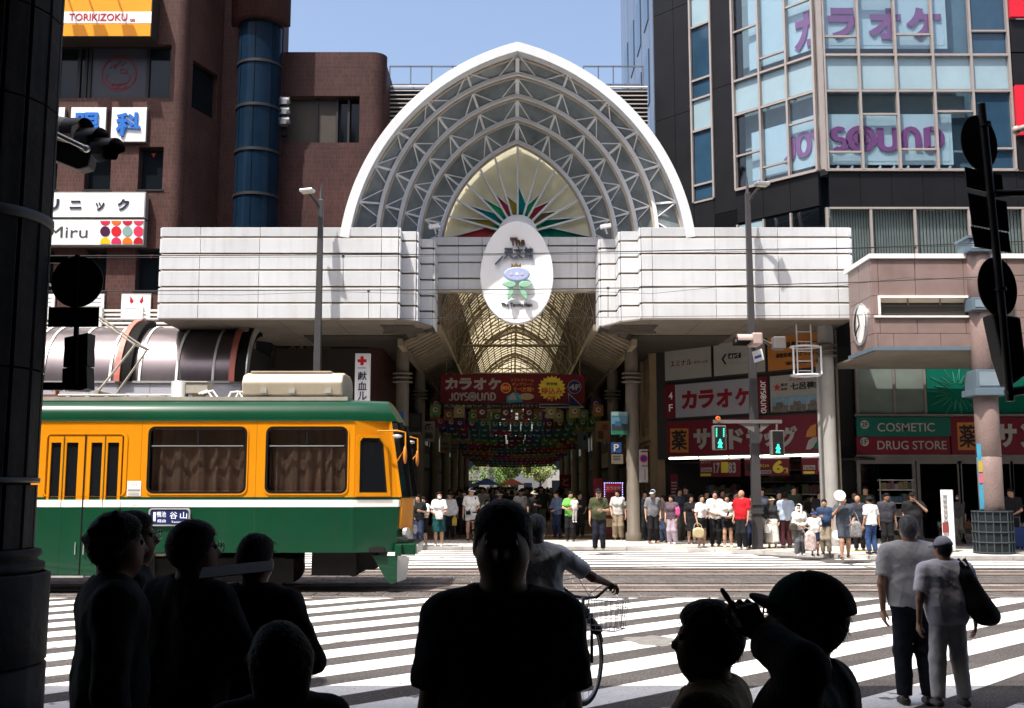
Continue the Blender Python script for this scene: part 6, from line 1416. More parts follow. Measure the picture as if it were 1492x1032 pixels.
# rows of coloured cloth flags strung across
fcol = {'red': (.32, .02, .03), 'green': (.02, .16, .05), 'lime': (.16, .28, .06), 'teal': (.01, .16, .2), 'blue': (.015, .07, .25), 'purple': (.10, .02, .14), 'pink': (.40, .03, .16), 'orange': (.42, .15, .03), 'yellow': (.42, .33, .10), 'maroon': (.12, .015, .02)}
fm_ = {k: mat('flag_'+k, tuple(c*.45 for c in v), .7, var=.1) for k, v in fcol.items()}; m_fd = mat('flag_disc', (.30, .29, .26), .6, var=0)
protos = {}
rowsf = [(40.2, 600, 8), (41.6, 591, 9), (43.4, 606, 14), (45.6, 617, 15), (48, 625, 15), (51, 633, 16), (54.5, 640, 16), (58, 646, 16), (62, 651, 17), (66.5, 656, 17), (71.5, 661, 17), (77, 665, 18), (83, 669, 18), (90, 673, 18), (98, 677, 18)]
keys = list(fcol)
for ri, (fy, py, n) in enumerate(rowsf):
    z = Z(py, fy); half = 3.55; run = random.choice(keys)
    cordt = T('flag_cord', 'cord strung with cloth flags across the covered street, %s row from the mouth' % ['first', 'second', 'third', 'fourth', 'fifth', 'sixth', 'seventh', 'eighth', 'ninth', 'tenth', 'eleventh', 'twelfth', 'thirteenth', 'fourteenth', 'fifteenth'][ri], 'cord', (AX, fy, z), 'flag cords')
    mk('cord', MB().tube([(AX-3.7, fy, z+.35), (AX, fy, z+.2), (AX+3.7, fy, z+.35)], .008, 4), m_bk, cordt)
    for i in range(n):
        u = (i+.5)/n*2-1
        if random.random() < .35: run = random.choice(keys)
        c = run; x = AX+u*half+random.uniform(-.05, .05); zz_ = z+.2*u*u*.7+.16
        loc = (x, fy, zz_); flab = 'small %s cloth flag in the %s row of flags from the mouth' % (c, ['first', 'second', 'third', 'fourth', 'fifth', 'sixth', 'seventh', 'eighth', 'ninth', 'tenth', 'eleventh', 'twelfth', 'thirteenth', 'fourteenth', 'fifteenth'][ri])
        if c not in protos:
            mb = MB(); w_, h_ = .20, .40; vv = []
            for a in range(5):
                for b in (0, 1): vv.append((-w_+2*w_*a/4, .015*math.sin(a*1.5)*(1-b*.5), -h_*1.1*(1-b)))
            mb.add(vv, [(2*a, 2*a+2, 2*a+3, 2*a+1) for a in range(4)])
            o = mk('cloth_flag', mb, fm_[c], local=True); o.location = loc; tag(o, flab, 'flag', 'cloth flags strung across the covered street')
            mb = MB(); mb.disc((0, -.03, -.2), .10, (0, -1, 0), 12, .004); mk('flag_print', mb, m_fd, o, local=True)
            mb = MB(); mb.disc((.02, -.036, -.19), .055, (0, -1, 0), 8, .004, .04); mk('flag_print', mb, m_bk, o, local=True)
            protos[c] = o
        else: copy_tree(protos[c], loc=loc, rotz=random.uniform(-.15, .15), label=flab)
# signs and posters on the columns
def hang(name, label, p0, p1, y0, y1, Y, col, cat='sign', extra=None):
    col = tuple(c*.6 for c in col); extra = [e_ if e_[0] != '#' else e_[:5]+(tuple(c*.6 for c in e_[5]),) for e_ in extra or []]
    a, b, z0, z1 = W(p0, (y0+y1)/2, Y).x, W(p1, (y0+y1)/2, Y).x, Z(y1, Y), Z(y0, Y)
    t = T(name, label, cat, ((a+b)/2, Y, z0)); mk('board', MB().box(a, b, Y, Y+.06, z0, z1), mat('hang_%02x%02x%02x' % tuple(int(c*255) for c in col), col, .5, var=.08, vs=4), t, bevel=.004)
    mk('bracket', MB().tube([((a+b)/2, Y+.1, z1-.05), ((a+b)/2, Y+.5, z1-.05)], .02, 5), m_beam, t)
    for k, e_ in enumerate(extra or []):
        if e_[0] == '#': mk('print', MB().box(W(e_[1], 600, Y).x, W(e_[2], 600, Y).x, Y-.006-.002*k, Y-.001, Z(e_[4], Y), Z(e_[3], Y)), mat('pr_%02x%02x%02x' % tuple(int(c*255) for c in e_[5]), e_[5], .5, var=.1), t)
        else: text(e_[0], W(e_[1], e_[2], Y)-Vector((0, .012+.002*k, 0)), e_[3]/F*Y, e_[4]/F*Y, e_[5], t, bold=e_[6] if len(e_) > 6 else .02, th=.006)
    return t
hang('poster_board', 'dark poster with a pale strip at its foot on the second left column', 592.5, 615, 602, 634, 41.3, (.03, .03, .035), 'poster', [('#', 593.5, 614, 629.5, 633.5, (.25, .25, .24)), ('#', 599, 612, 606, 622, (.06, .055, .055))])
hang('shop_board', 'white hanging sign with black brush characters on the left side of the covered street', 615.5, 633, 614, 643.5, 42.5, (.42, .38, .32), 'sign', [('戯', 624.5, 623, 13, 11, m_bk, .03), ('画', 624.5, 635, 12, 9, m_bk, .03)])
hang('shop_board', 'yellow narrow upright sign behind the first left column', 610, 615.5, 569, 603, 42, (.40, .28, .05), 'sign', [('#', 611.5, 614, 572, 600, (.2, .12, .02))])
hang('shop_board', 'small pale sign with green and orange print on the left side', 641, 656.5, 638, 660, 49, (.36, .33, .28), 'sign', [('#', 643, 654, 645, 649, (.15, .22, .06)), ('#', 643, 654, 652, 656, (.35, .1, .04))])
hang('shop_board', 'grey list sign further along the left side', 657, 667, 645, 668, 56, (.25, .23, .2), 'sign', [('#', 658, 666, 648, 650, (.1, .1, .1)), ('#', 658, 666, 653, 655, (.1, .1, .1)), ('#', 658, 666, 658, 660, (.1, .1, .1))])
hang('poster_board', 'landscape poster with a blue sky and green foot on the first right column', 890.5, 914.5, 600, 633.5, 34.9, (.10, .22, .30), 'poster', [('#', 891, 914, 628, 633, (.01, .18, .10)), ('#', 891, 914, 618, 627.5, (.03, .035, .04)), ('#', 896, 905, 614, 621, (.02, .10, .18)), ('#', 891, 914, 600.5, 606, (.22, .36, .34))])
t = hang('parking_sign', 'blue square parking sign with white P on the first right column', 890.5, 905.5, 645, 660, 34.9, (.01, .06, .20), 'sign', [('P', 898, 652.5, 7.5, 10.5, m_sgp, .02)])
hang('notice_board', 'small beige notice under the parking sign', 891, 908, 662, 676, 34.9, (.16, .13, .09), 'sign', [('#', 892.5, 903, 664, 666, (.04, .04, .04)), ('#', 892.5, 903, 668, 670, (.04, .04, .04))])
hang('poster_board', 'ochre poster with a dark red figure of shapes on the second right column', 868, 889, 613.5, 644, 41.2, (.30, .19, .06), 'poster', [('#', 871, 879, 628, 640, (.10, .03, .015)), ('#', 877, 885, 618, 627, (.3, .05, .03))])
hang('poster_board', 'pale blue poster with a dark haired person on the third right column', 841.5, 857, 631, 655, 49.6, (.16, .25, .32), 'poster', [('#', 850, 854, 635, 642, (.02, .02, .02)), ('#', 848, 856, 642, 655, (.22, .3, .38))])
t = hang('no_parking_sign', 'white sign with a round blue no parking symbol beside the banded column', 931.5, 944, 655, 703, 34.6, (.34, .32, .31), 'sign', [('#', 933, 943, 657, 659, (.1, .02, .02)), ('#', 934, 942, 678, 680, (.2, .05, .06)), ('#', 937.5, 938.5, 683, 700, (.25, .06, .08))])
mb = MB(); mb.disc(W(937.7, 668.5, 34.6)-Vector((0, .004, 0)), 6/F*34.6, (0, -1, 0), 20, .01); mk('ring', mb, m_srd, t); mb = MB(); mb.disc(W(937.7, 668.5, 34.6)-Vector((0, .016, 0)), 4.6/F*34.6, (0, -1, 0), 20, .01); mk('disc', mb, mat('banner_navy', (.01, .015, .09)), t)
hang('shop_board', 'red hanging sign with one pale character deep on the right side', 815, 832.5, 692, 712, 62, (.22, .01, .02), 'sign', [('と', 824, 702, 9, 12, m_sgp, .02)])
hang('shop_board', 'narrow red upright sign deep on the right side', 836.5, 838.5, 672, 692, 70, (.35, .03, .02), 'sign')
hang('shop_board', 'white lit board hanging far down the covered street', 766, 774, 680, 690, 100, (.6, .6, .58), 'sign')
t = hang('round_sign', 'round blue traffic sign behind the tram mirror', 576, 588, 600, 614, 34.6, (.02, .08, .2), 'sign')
# karaoke standing sign with lamps round it
Yk = 36.6; t = T('standing_sign', 'standing karaoke lightbox sign with purple lamps round its edge', 'standing sign', W(893, 775, Yk)); t.location.z = .1
a, b, z1 = X(880.5, Yk, 730), X(907.5, Yk, 730), Z(703, Yk)
mk('box', MB().box(a, b, Yk, Yk+.25, .15, z1), mat('stand_red', (.07, .006, .012), .5), t); mk('face', MB().box(a+.05, b-.05, Yk-.012, Yk-.002, z1-.34, z1-.06), m_srd, t)
text('カラオケ', Vector(((a+b)/2, Yk-.013, z1-.2)), .5, .13, m_sgp, t, bold=.04, th=.006)
for z in (.9, .5): mk('print', MB().box(a+.06, b-.06, Yk-.012, Yk-.002, z, z+.28), mat('stand_tan', (.30, .22, .12), .5, var=.4, vs=14), t)
mb = MB()
for i in range(11): mb.sphere((a+(b-a)*i/10, Yk-.03, z1-.02), .014, 6, 4)
for i in range(18): mb.sphere((a+.01, Yk-.03, z1-.06-i*.06), .014, 6, 4); mb.sphere((b-.01, Yk-.03, z1-.06-i*.06), .014, 6, 4)
o = mk('lamp_string', mb, mat('purple_lamp', (.5, .45, .9), .5, var=0, emit=(.45, .4, 1), es=2.2), t); o['kind'] = 'stuff'
p = W(871.5, 700, 38); t = T('post_box', 'red street cabinet standing behind the standing karaoke sign', 'cabinet', (p.x, 38, .1)); mk('body', MB().box(p.x-.18, p.x+.18, 38, 38.4, .1, Z(697, 38)), m_maroon, t, bevel=.03); mk('slot', MB().box(p.x-.12, p.x+.12, 37.98, 37.998, 1.3, 1.36), m_bk, t)
# goods at the foot of the first right column: baskets and crates
for i, (px, py, w_, h_, c) in enumerate(((932, 778, 16, 16, (.12, .14, .16)), (927, 762, 14, 12, (.2, .2, .22)), (945, 775, 10, 22, (.08, .1, .13)))):
    p = W(px, py, 36); a = w_/F*18; t = T('goods_bin', ['grey goods bin with orange packets beside the first right column', 'wire goods basket behind the grey bin', 'dark goods bin at the corner of the beige building'][i], 'bin', (p.x, 36+i*.4, .1)); mk('bin', MB().box(p.x-a, p.x+a, 36+i*.4-.25, 36+i*.4+.1, .1, .1+h_/F*36*1.2), mat('bin%d' % i, c, .6, var=.2), t)
    for k in range(4): mk('packet', MB().box(p.x-a+.03+k*a*.45, p.x-a+.03+k*a*.45+a*.4, 36+i*.4-.22, 36+i*.4, .1+h_/F*36*1.2, .2+h_/F*36*1.2), mat('goods%d' % ((k*3+i) % 7), (.2, .2, .2)), t)
# far end: bright street with a tree, tents and pale buildings
for i, (x0, x1, h_, c) in enumerate(((-22, -3.2, 16, (.16, .15, .14)), (5, 24, 13, (.30, .29, .27)), (-4, 6, 9, (.12, .125, .13)))):
    yy = 150 if i < 2 else 235; t = T('far_building', ['pale building left of the far end of the street', 'pale building right of the far end of the street', 'grey building closing the far end of the street'][i], 'building', ((x0+x1)/2, yy, 0)); mk('wall', MB().box(x0, x1, yy, yy+30, 0, h_), mat('far_wall%d' % i, c, .8), t)
    for k in range(int((x1-x0)/3)):
        for f_ in range(int(h_/3.2)): mk('window', MB().box(x0+.6+k*3, x0+2.4+k*3, yy-.02, yy+.01, 1.2+f_*3.1, 2.8+f_*3.1), m_bglass, t)
def tree(label, base, ht, r, n, seed, m_, group=None):
    rg = np.random.default_rng(seed); t = T('street_tree', label, 'tree', base, group); b = Vector(base); mb = MB()
    mb.tube([b, b+Vector((.05, 0, ht*.35)), b+Vector((0, .05, ht*.6))], [.13, .1, .06], 8)
    for k in range(6):
        a = k*1.05; mb.tube([b+Vector((.03, 0, ht*(.35+.04*k))), b+Vector((math.cos(a)*r*.6, math.sin(a)*r*.6, ht*(.6+.04*k)))], [.06, .02], 5)
    mk('trunk', mb, mat('bark', (.07, .05, .035), .9, var=.3, vs=6), t); cl = MB()
    cs_ = [(rg.normal(0, .45, 3)*np.array([r, r, r*.7]), rg.uniform(.25, .5)*r) for _ in range(16)]
    for _ in range(n):
        c, rr_ = cs_[rg.integers(16)]; v = rg.normal(0, 1, 3); v /= np.linalg.norm(v); p = c+v*rr_*rg.uniform(.6, 1)**.5; p = b+Vector(p)+Vector((0, 0, ht*.72))
        a = Vector(rg.normal(0, 1, 3)).normalized()*.16; d_ = Vector(rg.normal(0, 1, 3)); d_ = (d_-a*d_.dot(a)/a.length_squared).normalized()*.09; cl.add([p-a, p+d_, p+a, p-d_], [(0, 1, 2, 3)])
    mk('crown', cl, m_, t)
m_leaf = mat('leaf_green', (.10, .17, .03), .6, var=.4, vs=1.2); m_leaf2 = mat('leaf_pale', (.2, .24, .07), .6, var=.4, vs=1.2)
tree('sunlit green tree beyond the far end of the covered street', (-.6, 128, 0), 5.8, 2.7, 3200, 3, m_leaf); tree('pale sunlit tree to the right of the green one at the far end', (3.6, 138, 0), 5.5, 1.9, 1800, 4, m_leaf2)
for px, Y, c, lab in ((709, 98, (.02, .06, .3), 'blue market tent far down the covered street'), (746, 104, (.4, .08, .03), 'red brown market tent in front of the far tree')):
    p = W(px, 700, Y); t = T('market_tent', lab, 'tent', (p.x, Y, .1)); mb = MB(); a = 1.35; z0 = 2.05
    mb.add([(p.x-a, Y-a, z0), (p.x+a, Y-a, z0), (p.x+a, Y+a, z0), (p.x-a, Y+a, z0), (p.x, Y, z0+.65)], [(0, 1, 4), (1, 2, 4), (2, 3, 4), (3, 0, 4)]); mk('canvas', mb, mat('tent%d' % px, c, .7, var=.1), t)
    for sx_ in (-1, 1):
        for sy_ in (-1, 1): mk('pole', MB().tube([(p.x+sx_*a*.97, Y+sy_*a*.97, .1), (p.x+sx_*a*.97, Y+sy_*a*.97, z0)], .025, 5), m_alu, t)

# ================================================================== street furniture
m_lamp = mat('lamp_post_grey', (.058, .055, .058), .5, .3, var=.12, vs=3)
def street_lamp(label, pxb, pyb, pxt, pyt, s, Y=30.6):
    b = W(pxb, 805, Y); b.z = .1; top = W(pxt, pyt, Y); top.x = b.x
    t = T('street_lamp', label, 'street lamp', b, 'grey street lamps at the far kerb')
    mb = MB(); w0, w1 = .135, .07
    mb.add([(b.x-w0, Y-w0, .1), (b.x+w0, Y-w0, .1), (b.x+w0, Y+w0, .1), (b.x-w0, Y+w0, .1), (b.x-w1, Y-w1, top.z), (b.x+w1, Y-w1, top.z), (b.x+w1, Y+w1, top.z), (b.x-w1, Y+w1, top.z)], [(3, 2, 1, 0), (4, 5, 6, 7), (0, 1, 5, 4), (1, 2, 6, 5), (2, 3, 7, 6), (3, 0, 4, 7)]); mk('post', mb, m_lamp, t, bevel=.015)
    mk('spike', MB().tube([top, top+Vector((0, 0, .5))], [.06, .01], 6), m_lamp, t)
    mk('arm', MB().tube([top-Vector((0, 0, .35)), top+Vector((s*.12, -.1, -.12)), top+Vector((s*.3, -.3, .1))], .045, 8), m_lamp, t)
    mb = MB(); mb.obox(top+Vector((s*.33, -.45, .14)), (.2, .06*s, 0), (-.03*s, .14, 0), (0, 0, .05)); mk('lamp_head', mb, m_alu, t, bevel=.03); mk('lamp_glass', MB().obox(top+Vector((s*.33, -.45, .085)), (.16, .05*s, 0), (-.02*s, .1, 0), (0, 0, .012)), mat('lamp_lens', (.5, .48, .4), .3), t)
    for z in (1.1, 1.35): mk('band', MB().box(b.x-.165, b.x+.165, Y-.165, Y+.165, z, z+.05), m_lamp, t)
    return b, top
street_lamp('grey street lamp rising behind the tram in front of the left white fascia', 456, 805, 456, 291, -1)
lb, lt = street_lamp('grey street lamp carrying the walk signals in front of the right white fascia', 1104, 805, 1094, 281, 1)
# walk signals on arms of the right lamp
m_sig = mat('signal_grey', (.14, .125, .12), .5, .2, var=.1); m_sigd = mat('signal_black', (.012, .012, .012), .4, var=0); m_wg = mat('walk_green', (.05, .5, .3), .4, var=0, emit=(.02, .95, .45), es=1.1)
SY = 30.5; sq = lambda px, py, d=0: W(px, py, SY-.3)-Vector((0, d, 0))
mk_arm = T('signal_arm', 'grey cross arm on the right street lamp from which two walk signals hang', 'bracket', sq(1098, 615)); mk('arm', MB().bar(sq(1039, 614.5), sq(1139, 614.5), .07, .1), m_sig, mk_arm)
for p0 in (1075, 1125): mk('gusset', MB().prism([sq(p0, 616.5), sq(1099 if p0 < 1100 else 1108, 616.5), sq(1099 if p0 < 1100 else 1108, 630)], (0, .03, 0)), m_sig, mk_arm)
for px0, px1, py0, py1, lab, cnt in ((1038, 1057, 620.5, 656, 'walk signal with green bars over a green walking figure, left of the lamp post', 1), (1122, 1141, 627.5, 664, 'walk signal with dark upper half over a green walking figure, right of the lamp post', 0)):
    t = T('walk_signal', lab, 'traffic signal', sq((px0+px1)/2, py1)); xm = (px0+px1)/2; ym = (py0+py1)/2
    mk('housing', MB().box(sq(px0, ym).x, sq(px1, ym).x, SY-.45, SY-.2, sq(xm, py1).z, sq(xm, py0).z), m_sig, t, bevel=.02)
    for k, (a, b) in enumerate(((py0+1.5, ym-.8), (ym+.8, py1-1.5))): mk('lens', MB().box(sq(px0+2, ym).x, sq(px1-2, ym).x, SY-.47, SY-.452, sq(xm, b).z, sq(xm, a).z), m_sigd, t)
    q2 = lambda a, b: W(xm+a, ym+9+b, SY-.3)+Vector((0, -.175, 0))
    fig = [[(0, -6.2), (1.2, -5.4), (0, -4.4), (-1.2, -5.4), (0, -6.2)], ]
    mb = MB(); mb.disc(q2(0, -5.6), .03, (0, -1, 0), 10, .006); mk('walking_figure', mb, m_wg, t)
    ln = [((0, -4), (.2, .5), .075), ((.2, .2), (2.2, 6), .045), ((0, .2), (-2.4, 5.6), .045), ((.4, -3.4), (3.2, .2), .032), ((-.3, -3.4), (-3, -.4), .032)]
    mb = MB()
    for i, (a, b, w_) in enumerate(ln): mb.bar(q2(*a)-Vector((0, .001*i, 0)), q2(*b)-Vector((0, .001*i, 0)), .006, w_, (1, 0, 0)) if 0 else mb.bar(q2(*a), q2(*b), w_, .006+.001*i, (0, 1, 0))
    mk('walking_figure', mb, m_wg, t)
    if cnt:
        for s in (-5.2, 5.2):
            for k in range(5): mk('bar_lamp', MB().obox(W(xm+s, py0+5+k*2.6, SY-.3)+Vector((0, -.178, 0)), (.014, 0, 0), (0, .005, 0), (0, 0, .02)), m_wg, t)
        mb = MB(); mb.lathe([(.02, -.1), (.06, -.1), (.075, 0), (.03, .02)], sq(1045, 610.5)+Vector((0, -.1, 0)), 14, 'y'); mk('speaker_horn', mb, mat('horn_orange', (.5, .13, .03), .5), t)
    mk('hanger', MB().bar(sq(xm, 615), sq(xm, py0), .05, .05), m_sig, t)
# vehicle signal seen from the side on the right lamp
p = W(1085, 500, 30.3); t = T('vehicle_signal', 'sunlit pinkish traffic light seen from the side on the right lamp post', 'traffic signal', p); m_sigp = mat('signal_pink_grey', (.40, .30, .275), .5, .1, var=.08)
mk('housing', MB().box(p.x+.03, p.x+.32, 29.4, 30.1, p.z-.16, p.z+.18), m_sigp, t, bevel=.04)
for k in range(3):
    mb = MB(); mb.smooth = True; mb.lathe([(.145, 0), (.15, .42)], (0, 0, 0), 14, 'x', -.3, PI+.3); mb.v = [(p.x+.03-q[0], 29.52+k*.23-.0+q[1], p.z+q[2]-.03*k) for q in mb.v]; mk('visor', mb, m_sigp if k == 0 else m_sigd, t)
mk('bracket', MB().bar((p.x+.2, 29.8, p.z), (lb.x, 30.5, p.z-.05), .07, .07).tube([(p.x+.25, 29.8, p.z+.1), (p.x+.7, 30.2, p.z-.05), (p.x+.9, 30.3, p.z+.02)], .05, 8), m_sig, t); mk('back_signal', MB().box(p.x+.75, p.x+1.1, 29.9, 30.3, p.z-.22, p.z+.14), m_sig, t, bevel=.03)
mk('name_plate', MB().obox(W(1104.5, 518.5, 30.2), (.15, .03, .05), (0, .01, 0), (-.03, 0, .16)), m_sgw, t); mk('plate_text', MB().obox(W(1104.5, 520, 30.18), (.1, .02, .035), (0, .006, 0), (-.01, 0, .035)), mat('plate_blue', (.05, .1, .4), .5), t)
# white information post by the granite column
ip = W(1384, 808, 29.4); t = T('information_post', 'slim white standing timetable board with a maroon foot near the granite column', 'information board', (ip.x, 29.4, .1)); zt_ = Z(714, 29.4)
mk('board', MB().obox((ip.x, 29.4, (.12+zt_)/2), (.13, -.09, 0), (.03, .05, 0), (0, 0, (zt_-.12)/2)), m_sgw, t, bevel=.006); mk('foot_band', MB().obox((ip.x-.085, 29.4-.03, .75), (.062, -.043, 0), (.025, .035, 0), (0, 0, .14)), mat('post_maroon', (.2, .04, .04), .5), t)
for k in range(7): mk('print_line', MB().obox((ip.x-.075, 29.36, zt_-.15-k*.14), (.045, -.031, 0), (.02, .03, 0), (0, 0, .018)), m_gry, t)
mk('base', MB().box(ip.x-.2, ip.x+.2, 29.25, 29.6, .1, .13), m_sig, t)
# overhead wires over the tracks
m_wire = mat('overhead_wire', (.05, .045, .045), .5, .3)
def wire(label, pts, Y, r=.010):
    P = [W(a, b, Y) for a, b in pts]; d_ = (P[-1]-P[0]).normalized(); P = [P[0]-d_*22]+P+[P[-1]+d_*22]
    t = T('overhead_wire', label, 'wire', P[1], 'tram overhead wires'); mk('wire', MB().tube(P, r, 5), m_wire, t); return t
t = wire('upper overhead wire crossing the white fascia above the oval emblem', [(60, 373), (240, 372.5), (500, 371.5), (750, 370), (1000, 365), (1250, 361.5), (1492, 352)], 20.0); t2 = wire('second overhead wire close under the upper one', [(60, 376), (500, 374.5), (1000, 368.5), (1492, 356)], 20.9, .005)
t3 = wire('contact wire crossing the fascia at the emblem foot', [(60, 424), (240, 423.8), (500, 423), (750, 422), (1000, 418.5), (1250, 411.5), (1492, 401)], 19.77, .009); wire('sagging support wire just under the contact wire', [(60, 428), (350, 430), (491, 425), (620, 429), (654, 426), (760, 430), (838, 424), (950, 428), (1060, 417), (1200, 419), (1320, 405), (1492, 410)], 19.9, .004)
wire('thin far contact wire along the foot of the white fascia', [(60, 466), (500, 464.5), (750, 464), (1000, 461), (1250, 459), (1492, 452)], 23.2, .006)
for px, y0, y1, Y in ((500, 374, 423, 19.8), (1333, 361, 410, 19.8), (886, 420, 462, 21), (537, 424, 465, 21)): mk('dropper', MB().tube([W(px, y0, Y), W(px, y1, Y)], .006, 4).box(W(px, y0, Y).x-.025, W(px, y0, Y).x+.025, Y-.02, Y+.02, Z(y0, Y)-.02, Z(y0, Y)+.02), m_wire, t3)

# ================================================================== near side: roof overhead, unseen building behind to cut skylight, stone pillar, dark signs
m_nd = mat('near_dark', (.02, .019, .018), .9, var=.2)
mk_ = S('near_arcade_roof', MB().box(-60, 60, -6, 7.75, 6.2, 6.5), m_nd)
nb_ = T('unseen_near_building', 'dark unseen building behind the camera, raised tall to block the skylight', 'building', (0, -6, 0)); mk('wall', MB().box(-60, 60, -12, -6, -.1, 30), m_nd, nb_)  # out of view; made dark and tall to cut skylight from behind
for s in (-1, 1): mk('shade_end_wall', MB().box(s*12-.1, s*12+.1, -6, 6.5, .1, 6.2), m_nd, nb_)  # unseen walls added to darken the space under the near roof
NY = 8.0; m_ps = mat('pillar_stone', (.022, .0205, .020), .7, spec=.1, var=.3, vs=3, bump=.4, bs=14, streak=.25, sc=(.1, .09, .085))
pil = T('stone_pillar', 'thick fluted dark stone pillar on a moulded base at the left edge of the picture', 'pillar', (X(46, NY, 700)-.55, NY, .1)); pcx = X(46, NY, 700)-.55
def flute(r, z0, z1, n=18):
    mb = MB(); P = []
    for i in range(n):
        for f_, rr_ in ((-.40, r), (.40, r), (.5, r-.02)): a = 2*PI*(i+f_)/n; P.append((pcx+rr_*math.cos(a), NY+rr_*math.sin(a), z0))
    mb.prism(P, (0, 0, z1-z0)); return mb
zc_ = [Z(y, NY) for y in (800, 705, 540, 325, 160, 30)]
for a, b in zip(zc_, zc_[1:]+[6.2]): mk('shaft_drum', flute(.55, a+.008, b-.008), m_ps, pil)
mb = MB(); mb.lathe([(.50, .1), (.50, 6.2)], (pcx, NY, 0), 24); mk('core', mb, m_nd, pil)
for y, h_ in ((700, .02), (322, .04)):
    mb = MB(); mb.smooth = True; z = Z(y, NY); mb.lathe([(.54, z-h_), (.562, z-h_), (.565, z), (.562, z+h_), (.54, z+h_)], (pcx, NY, 0), 36); mk('ring', mb, mat('pillar_ring', (.055, .052, .05), .5, .2, var=.2), pil)
zb_ = Z(800, NY); mb = MB(); mb.smooth = True
mb.lathe([(.55, zb_), (.60, zb_-.01), (.61, zb_-.05), (.58, zb_-.07), (.58, zb_-.09), (.63, zb_-.11), (.635, zb_-.15), (.61, zb_-.17)], (pcx, NY, 0), 36); mk('base_moulding', mb, m_ps, pil)
for z0, z1 in ((.1, .55), (.56, zb_-.175)):
    mb = MB(); mb.smooth = True; mb.lathe([(.66, z0), (.675, z0+.015), (.675, z1-.015), (.64, z1)], (pcx, NY, 0), 36); mk('base_block', mb, m_ps, pil)
m_sb = mat('sign_back', (.010, .010, .010), .6, var=.2)
nq = lambda px, py, Y=8.25: W(px, py, Y)
t = T('sign_cluster', 'dark backs of a round sign and signals bracketed to the stone pillar', 'road sign', nq(112, 600))
mk('pole', MB().tube([nq(113, 372), nq(110, 560)], .022, 8), m_sb, t)
mb = MB(); mb.disc(nq(113, 411), 38.5/F*8.25, (0, -1, 0), 36, .01); mk('round_plate', mb, m_sb, t); mk('square_plate', MB().box(nq(74, 462).x, nq(147.5, 462).x, 8.2, 8.21, nq(110, 478).z, nq(110, 449).z), m_sb, t, bevel=.004)
mk('signal_box', MB().prism([nq(94, 492), nq(128, 485), nq(127, 532), nq(92, 535)], (0, .15, 0)), m_sb, t); mk('signal_box', MB().prism([nq(91, 537), nq(126, 534), nq(127, 566), nq(118, 569), nq(90, 568)], (0, .15, 0)), m_sb, t)
mk('bracket', MB().bar(nq(40, 379), nq(100, 379), .04, .05).bar(nq(40, 563), nq(95, 563), .04, .06), m_sb, t); mk('strap_plate', MB().box(nq(50, 540).x, nq(58.5, 540).x, 8.0, 8.2, nq(50, 698).z, nq(50, 500).z), m_sb, t)
TQ = 8.75; t = T('traffic_signal', 'hooded traffic light jutting out from behind the stone pillar', 'traffic signal', W(120, 220, TQ)); m_vs = mat('visor_black', (.008, .008, .009), .4, var=0); m_vb = mat('signal_beige', (.42, .36, .30), .5, var=.08)
dr_ = (W(168, 226, TQ)-W(120, 200, TQ)); step = Vector((.175, -.02, -.075))
bodyc = W(95, 212, TQ+.1)
for k in range(3):
    c = W(98, 190, TQ)+Vector((.155*k, -.05*k, -.105*k)); mb = MB(); mb.smooth = True; ax_ = Vector((.92, -.34, -.12)).normalized(); up = Vector((0, 0, 1)); sd_ = ax_.cross(up).normalized(); up = sd_.cross(ax_)
    vv = []; n = 16
    for L_ in (0, .20):
        for i in range(n+1):
            a = -.55+(PI+1.1)*i/n; vv.append(c+ax_*(L_-(.07 if (i < 3 or i > n-3) and L_ > 0 else 0))+(sd_*math.cos(a)+up*math.sin(a))*.105)
    mb.add(vv, [(i, i+1, n+2+i, n+1+i) for i in range(n)]); mk('visor', mb, m_vs, t); mb = MB(); mb.disc(c+ax_*.02, .1, ax_, 18, .01); mk('lens', mb, m_vs, t)
mb = MB(); mb.tube([W(60, 182, TQ+.1), W(98, 190, TQ), W(112, 192, TQ)], [.10, .108, .108], 14); mk('hood_cap', mb, m_vb, t)
mk('housing', MB().prism([W(a, b, TQ+.08) for a, b in ((60, 190), (100, 195), (135, 215), (128, 243), (112, 247), (60, 226))], (0, .16, 0)), m_vs, t, bevel=.02); mk('arm', MB().tube([W(60, 182, TQ-.25), W(85, 197, TQ-.25), W(127, 217, TQ-.25)], .022, 8).sphere(W(126, 217, TQ-.25), .032, 10, 6), m_alu, t)
RQ = 8.1; rq = lambda px, py, d=0: W(px, py, RQ)-Vector((0, d, 0))
t = T('sign_cluster', 'dark pole with two round sign backs and three plates at the right edge', 'road sign', rq(1470, 590)); mk('pole', MB().tube([rq(1430, 152), rq(1440, 250), rq(1455, 400), rq(1472, 585)], .032, 10), mat('pole_dark', (.03, .026, .024), .5, .3), t)
def plate(pts, nm): mb = MB(); mb.prism([rq(*p, -.04) for p in pts], (0, .012, 0)); mk(nm, mb, m_sb, t)
def ell(cx, cy, a, b, tilt): return [(cx+a*math.cos(2*PI*i/36)*math.cos(tilt)-b*math.sin(2*PI*i/36)*math.sin(tilt), cy+a*math.cos(2*PI*i/36)*math.sin(tilt)+b*math.sin(2*PI*i/36)*math.cos(tilt)) for i in range(36)]
plate(ell(1430, 206, 26, 41, -.2), 'round_plate'); plate(ell(1457, 417, 28, 44, -.2), 'round_plate')
plate([(1409, 241), (1463, 253), (1466, 284), (1412, 271)], 'square_plate'); plate([(1413, 279), (1470, 292), (1474, 336), (1420, 326)], 'square_plate'); plate([(1418, 328), (1473, 338), (1477, 367), (1424, 358)], 'square_plate')
